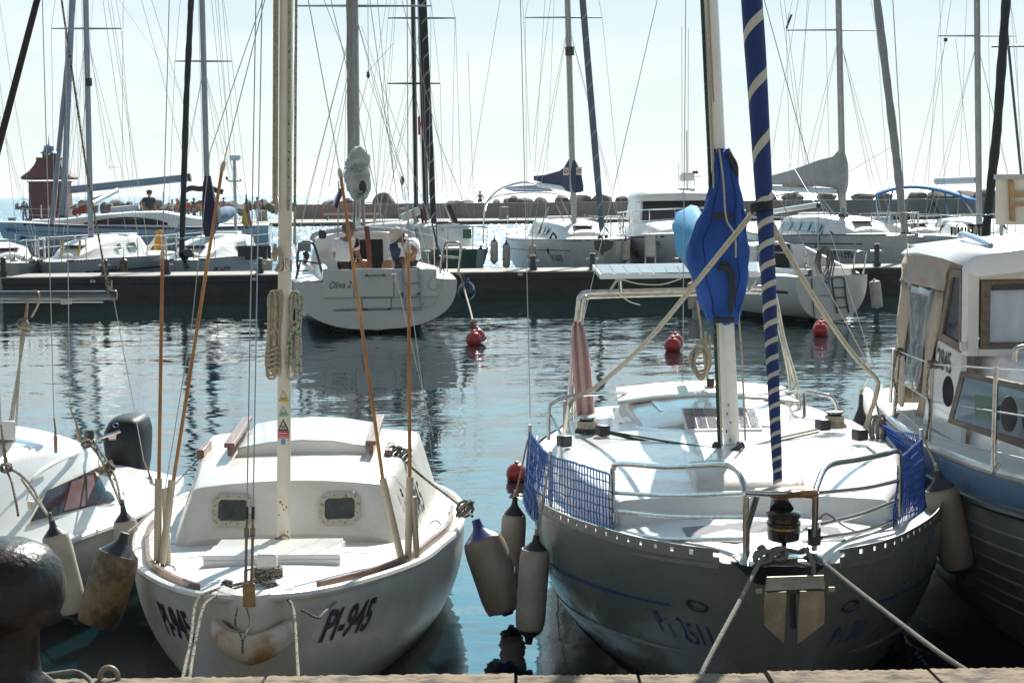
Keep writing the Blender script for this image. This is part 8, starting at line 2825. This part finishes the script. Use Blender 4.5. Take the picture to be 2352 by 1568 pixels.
for a_ in (((1000, 470), (1004, 560)), ((985, 480), (1020, 625)), ((990, 500), (1014, 620))):
    MB().tube([P(a_[0][0], a_[0][1], 31), P(a_[1][0], a_[1][1], 30.4)], .010, 6).obj("backstay_tackle", BLACK, t)
MB().ball(P(1010, 600, 30.35), (.06, .05, .11), 8).obj("tackle_block", BLACK, t)
MB().lathe([(0, 0), (.04, .08), (.03, .14), (0, .2)], P(924, 428, 31.5), (0, 0, 1), 8).obj("tackle_block", BLACK, t)
for a_ in (((924, 420), (918, 395)), ((922, 428), (950, 600)), ((928, 428), (955, 620))):
    MB().tube([P(a_[0][0], a_[0][1], 31.4), P(a_[1][0], a_[1][1], 31)], .007, 5).obj("tackle_line", WIRE, t)
for u in (737, 744):
    MB().ball(P(u, 568 - 30, 31.8), (.05, .05, .09), 8).obj("deck_winch", BLACK, t)
# small ensign on the left
tf = thing("tricolour_flag", "drooping white, blue and red flag left of the rolled mainsail", "flag", P(775, 520, 31.5))
MB().tube([P(778, 415, 31.5), P(776, 545, 31.5)], .012, 6).obj("flag_staff", ALU, tf)
grid = []
for j in range(9):
    g_ = j / 8
    grid.append([P(779 - 12 * g_ * (1 - .3 * i / 6) + 2 * i * (1 - g_) - (3 - i) * 1.2 * g_, 432 + 40 * g_ + i * 1.2 * g_, 31.45 + .05 * math.sin(i * 1.1 + g_ * 3)) for i in range(7)])
fm_ = MB().loft(grid, False)
for n_ in range(len(fm_.f)):
    fm_.m[n_] = (n_ % 6) // 2
fo_ = fm_.obj("flag_cloth", [WSHIRT, mat("flag_blue", (.03, .06, .22), .9), FL[1]], tf, smooth=80)
fo_.modifiers.new("thick", 'SOLIDIFY').thickness = .008

# the two men in the cockpit
YM = 31.0
q = lambda u, v, dy=0.0: P(u, v, YM + dy)
t = thing("person", "grey-haired man in a white t-shirt seated with his back turned on the Oliva 2", "person", q(790, 618))
J = dict(pelvis=q(788, 606, -.05), waist=q(788, 590, -.03), chest=q(791, 566, -.02), neck=q(800, 546), head=q(803, 527),
         shl=q(772, 556, -.10), shr=q(813, 557, .10), ell=q(770, 588, -.05), elr=q(822, 586, .12), wrl=q(800, 608, .05), wrr=q(832, 606, .15),
         hipl=q(790, 608, .05), hipr=q(792, 608, .14), knl=q(825, 606, .12), knr=q(846, 603, .25), anl=q(828, 640, .12), anr=q(846, 640, .3))
figure(J, 2.15, t, face=V((.95, .30, 0)).normalized(), shirt=WSHIRT, bottoms=DCLOTH, hair=GREYHAIR)
t = thing("person", "bearded man in a white shirt and sun hat bending forward on the Oliva 2", "person", q(945, 618))
J = dict(pelvis=q(948, 602, .05), waist=q(950, 586, .05), chest=q(943, 566, .04), neck=q(926, 553, .0), head=q(915, 543, -.03),
         shl=q(938, 560, -.12), shr=q(952, 556, .20), ell=q(957, 576, -.2), elr=q(965, 580, .2), wrl=q(934, 603, -.16), wrr=q(930, 606, .05),
         hipl=q(936, 606, -.06), hipr=q(938, 606, .14), knl=q(894, 604, -.12), knr=q(884, 602, .12), anl=q(892, 640, -.12), anr=q(880, 640, .12))
figure(J, 2.15, t, face=V((-.85, -.40, -.35)).normalized(), shirt=WSHIRT, bottoms=DCLOTH, hair=GREYHAIR, cap=CREAMC, hatbrim=True)
MB().ball(J['head'] + V((-.055, -.05, -.085)), (.055, .05, .05), 10).obj("beard", GREYHAIR, t)
lj = MB().ball(q(906, 576, -.1), (.10, .09, .15), 14)
rj = random.Random(3)
lj.v = [p + V((rj.uniform(-.03, .03), rj.uniform(-.02, .02), rj.uniform(-.03, .03))) for p in lj.v]
lj.obj("life_jacket", mat("navy_life_jacket", (.03, .06, .12), .8, vs=9, bump=.5), label="crumpled navy life jacket held before the bearded man", cat="life jacket")

# navy ball fender on the right quarter
fb = MB()
c_ = P(1072, 668, 31)
fb.lathe([(.02, -.22), (.035, -.17), (.11, -.12), (.155, -.03), (.155, .05), (.11, .13), (.04, .165), (.035, .17)], c_, (-.15, 0, -1), 20)
fb.obj("ball_fender", mat("glossy_navy_ball", (.015, .025, .07), .25, coat=.4), label="glossy navy ball fender hanging on the right quarter of the Oliva 2", cat="fender")
rope("quarter_line", [P(1050, 625, 29.9), P(1060, 640, 29.9), P(1068, 670, 30), P(1080, 712, 28.6), P(1087, 742, 27.6)], .016, ROPEW, "pale rope from the right corner of the white stern down to the red buoys", "rope")
rope("quarter_line", [P(1054, 628, 29.95), P(1064, 632, 30.2), P(1070, 650, 30.8), P(1071, 655, 31)], .014, ROPEK, "black line holding the navy ball fender", "rope")

# ================================================================== small sloop with an open transom on the right
Eh = Hull((P(1911, 690, 31.2).x, 31.2), -24, [
    (0, .76, .835, -.02, 2.6, 2.2), (.5, .82, .835, .02, 2.5, 2.1), (1.5, .93, .82, .15, 2.4, 2), (2.8, .92, .82, .22, 2.2, 1.9), (3.8, .66, .84, .2, 1.8, 1.5), (4.6, .25, .87, .12, 1.4, 1.2), (5.0, .03, .89, .06, 1, 1)], ns=26)
H = Eh
t = thing("sailboat", "small white sloop with a grey ladder on its rounded stern, behind the blue sail cover", "sailboat", H.w(2, 0, 0))
H.shell(caps=(True, False)).obj("hull", OLW, t)
H.deck(x0=1.9, crown=.05).obj("foredeck", BGDECK, t)
ex = H.D
for sd in (-1, 1):
    MB().loft([[H.w(x, sd * (H.row(x)[0] - .01), H.zs(x)), H.w(x, sd * .52, H.zs(x) + .03), H.w(x, sd * .50, H.zs(x) + .12), H.w(x, sd * .42, H.zs(x) + .12), H.w(x, sd * .40, .5)] for x in (0, .5, 1.2, 2.0)], False).obj("coaming", BGDECK, t, smooth=30)
    H.strip(sd, .05, 4.5, lambda x, k: -.02 + k * (.11 + .02 * x), .006, 20).obj("boot_top", MATS["dark_teal_boot"], t)
    H.strip(sd, .25, .85, lambda x, k: .52 + k * .05, .006, 6).obj("black_mark", INK, t)
MB().box(H.w(1.0, 0, .48), (.8, 2.0, .04), rotz(rad(24))).obj("cockpit_floor", CREAM, t)
cs = [(1.85, .62, .52, .80, 1.34), (2.1, .63, .53, .80, 1.36), (3.0, .58, .46, .82, 1.30), (3.7, .4, .3, .83, 1.02)]
cabin(H, cs, r=.08, crown=.05).obj("coachroof", BGDECK, t, smooth=50)
MB().box(H.w(1.835, -.05, 1.08), (.66, .03, .52), rotz(rad(24))).obj("companionway", mat("black_opening", (.012, .014, .016), .7), t)
for l in (-.40, .30):
    MB().box(H.w(1.82, l, 1.08), (.03, .04, .54), rotz(rad(24))).obj("door_frame", mat("pale_blue_frame", (.3, .42, .55), .5), t)
MB().loft([[H.w(x, l, z) for x, z in ((1.75, .85), (1.80, 1.35))] for l in (.34, .60)], False).obj("bulkhead", BGDECK, t)
MB().prism([H.w(.1, .62, .86), H.w(1.8, .68, .84), H.w(1.8, .60, 1.30)], H.N * .04).obj("side_coaming", BGDECK, t)
ld2 = mat("dark_blue_tube", (.05, .07, .10), .35, .5)
te = lambda u, v, e=.0: P(u, v, 31.2 - e) + V((0, .0, 0))


def tE(l, z, e=0.03):
    return H.w(-e, l, z)


rail_tube([tE(.10, .16), tE(.02, .50), tE(-.02, .74), tE(.02, .80), tE(.20, .80), tE(.25, .74), tE(.27, .50), tE(.34, .16)], .015, ld2, t, "ladder_rail", 5, 8)
for z, l0, l1 in ((.62, .0, .26), (.44, .03, .28), (.26, .08, .32)):
    MB().tube([tE(l0, z), tE(l1, z)], .012, 6).obj("ladder_rung", ld2, t)
MB().box(tE(-.52, .62, .01), (.06, .02, .09), rotz(rad(24))).obj("vent_plate", BLACK, t)
MB().tube([tE(-.45, .80, .02), tE(-.42, .40, .02), tE(-.38, .05, .02)], .010, 6).obj("rudder_line", BLACK, t)
for pts in ([(.62, .84), (.66, 1.16), (.72, 1.24), (.92, 1.24), (.95, 1.18), (.88, .84)], [(-.55, .84), (-.58, 1.12), (-.50, 1.22), (-.30, 1.20), (-.22, 1.0), (-.12, .84)]):
    rail_tube([H.w(.12, l * .86, z) for l, z in pts], .014, STEEL, t, "stern_rail", 4, 7)
for sd in (-1, 1):
    MB().tube([H.w(x, sd * (H.row(x)[0] - .04), H.zs(x) + .42) for x in (.2, 1.5, 3, 4.5)], .005, 5).obj("life_line", WIRE, t)
    for x in (1.5, 3.0):
        q_ = H.w(x, sd * (H.row(x)[0] - .04), H.zs(x))
        MB().tube([q_, q_ + V((0, 0, .42))], .011, 6).obj("stanchion", STEEL, t)
MB().tube([P(1880, 470, 32), P(1771, 487, 34)], .05, 10).obj("boom", BGDECK, t)
MB().ball(P(1880, 472, 32), (.05, .04, .06), 8).obj("boom_end", BLACK, t)
for a_ in (((1880, 478, 32), (1878, 620, 31.4)), ((1878, 478, 32), (1790, 330, 34))):
    MB().tube([P(*k_) for k_ in a_], .008, 6).obj("sheet", WIRE, t)
MB().tube([P(1908, 660, 31.1), P(1898, 590, 31.2)], .016, 7).obj("tiller_tackle", ld, t)
mb = MB()
for i in range(6):
    cc = P(1888 + (i % 3) * 5, 598 + i * 2, 31.15)
    mb.tube([cc + V((px(13 + i, 31) * math.cos(k_ * .785), .03 * math.sin(i + k_), px(32 + 2 * i, 31) * math.sin(k_ * .785))) for k_ in range(8)], .012, 6, True)
mb.obj("rope_coil", ROPEGREY, label="big grey rope coil hanging in the cockpit of the small white sloop", cat="rope coil")
fender(P(2008, 640, 31.3), P(2016, 708, 31.3), px(13, 31), "cream fender at the right quarter of the small white sloop", FEND, FEND, group="fenders of the small white sloop", captop=.1, capbot=.05)
fender(P(1592, 642, 33.5), P(1594, 712, 33.5), px(14, 33), "grey-white fender left of the royal blue sail cover", FEND, FEND, group="fenders of the small white sloop", captop=.12, capbot=.06)

# ================================================================== red mooring buoys
def buoy(u, v, Y, rpx, label, n=2, du=6):
    c_ = P(u, v, Y)
    r = px(rpx, Y)
    base = V((c_.x, c_.y, 0))
    t = thing("mooring_buoy", label, "buoy", base, "red mooring buoys in the harbour")
    for i in range(n):
        cc = V((c_.x + (px(du, Y) if i == 0 else -px(du, Y)) * (n > 1) * -.6, c_.y + (0 if i == 0 else .10), r * .62 + (.05 if i else 0)))
        o_ = MB()
        o_.ball(cc, r * (1 if i == 0 else .96), 24)
        o_.lathe([(r * .22, 0), (r * .2, r * .22), (0, r * .26)], cc + V((0, 0, r * .92)), (.2, 0, 1), 12)
        o_.obj("ball", RED, t, smooth=60)
    mb = MB()
    mb.tube([V((c_.x + r * 1.02 * math.cos(k_ * .4) * .9, c_.y + r * .98 * math.sin(k_ * .4), r * .62 - r * .55)) for k_ in range(16)], r * .03, 5, True)
    mb.obj("weed_line", mat("dark_weed", (.04, .02, .02), .8), t)
    MB().tube([V((c_.x, c_.y, r * 1.5)), V((c_.x + .02, c_.y, r * 1.75)), V((c_.x - .02, c_.y + .01, r * 1.8)), V((c_.x, c_.y, r * 1.5))], r * .06, 6).obj("eye_ring", RUSTSTEEL, t)
    return t


buoy(1092, 772, 27.4, 19, "pair of red ball buoys with a salmon float beside the broad white stern", 2, 6)
buoy(1549, 785, 25.9, 20, "pair of red ball buoys left of the blue sail cover", 2, 6)
buoy(1887, 759, 28.3, 19, "pair of red ball buoys under the small sloop's ladder", 2, 4)
buoy(1187, 1085, 14.4, 25, "single red ball buoy beside the blue netting", 1)
MB().lathe([(0, 0), (.055, .01), (.06, .05), (.06, .30), (.05, .34), (0, .35)], P(1114, 782, 27.7), (-.5, 0, .6), 14).obj("float", SALMON, label="salmon-coloured cylinder float behind the left pair of red buoys", cat="float")
mb = MB()
for i in range(4):
    cc = P(1087, 738 + i * 5, 27.6)
    mb.tube([cc + V((.05 * math.cos(k_ * .785), .05 * math.sin(k_ * .785), .02 * math.sin(k_ + i))) for k_ in range(8)], .016, 6, True)
mb.obj("rope_knot", ROPEB, label="knotted rope above the left pair of red buoys", cat="rope")
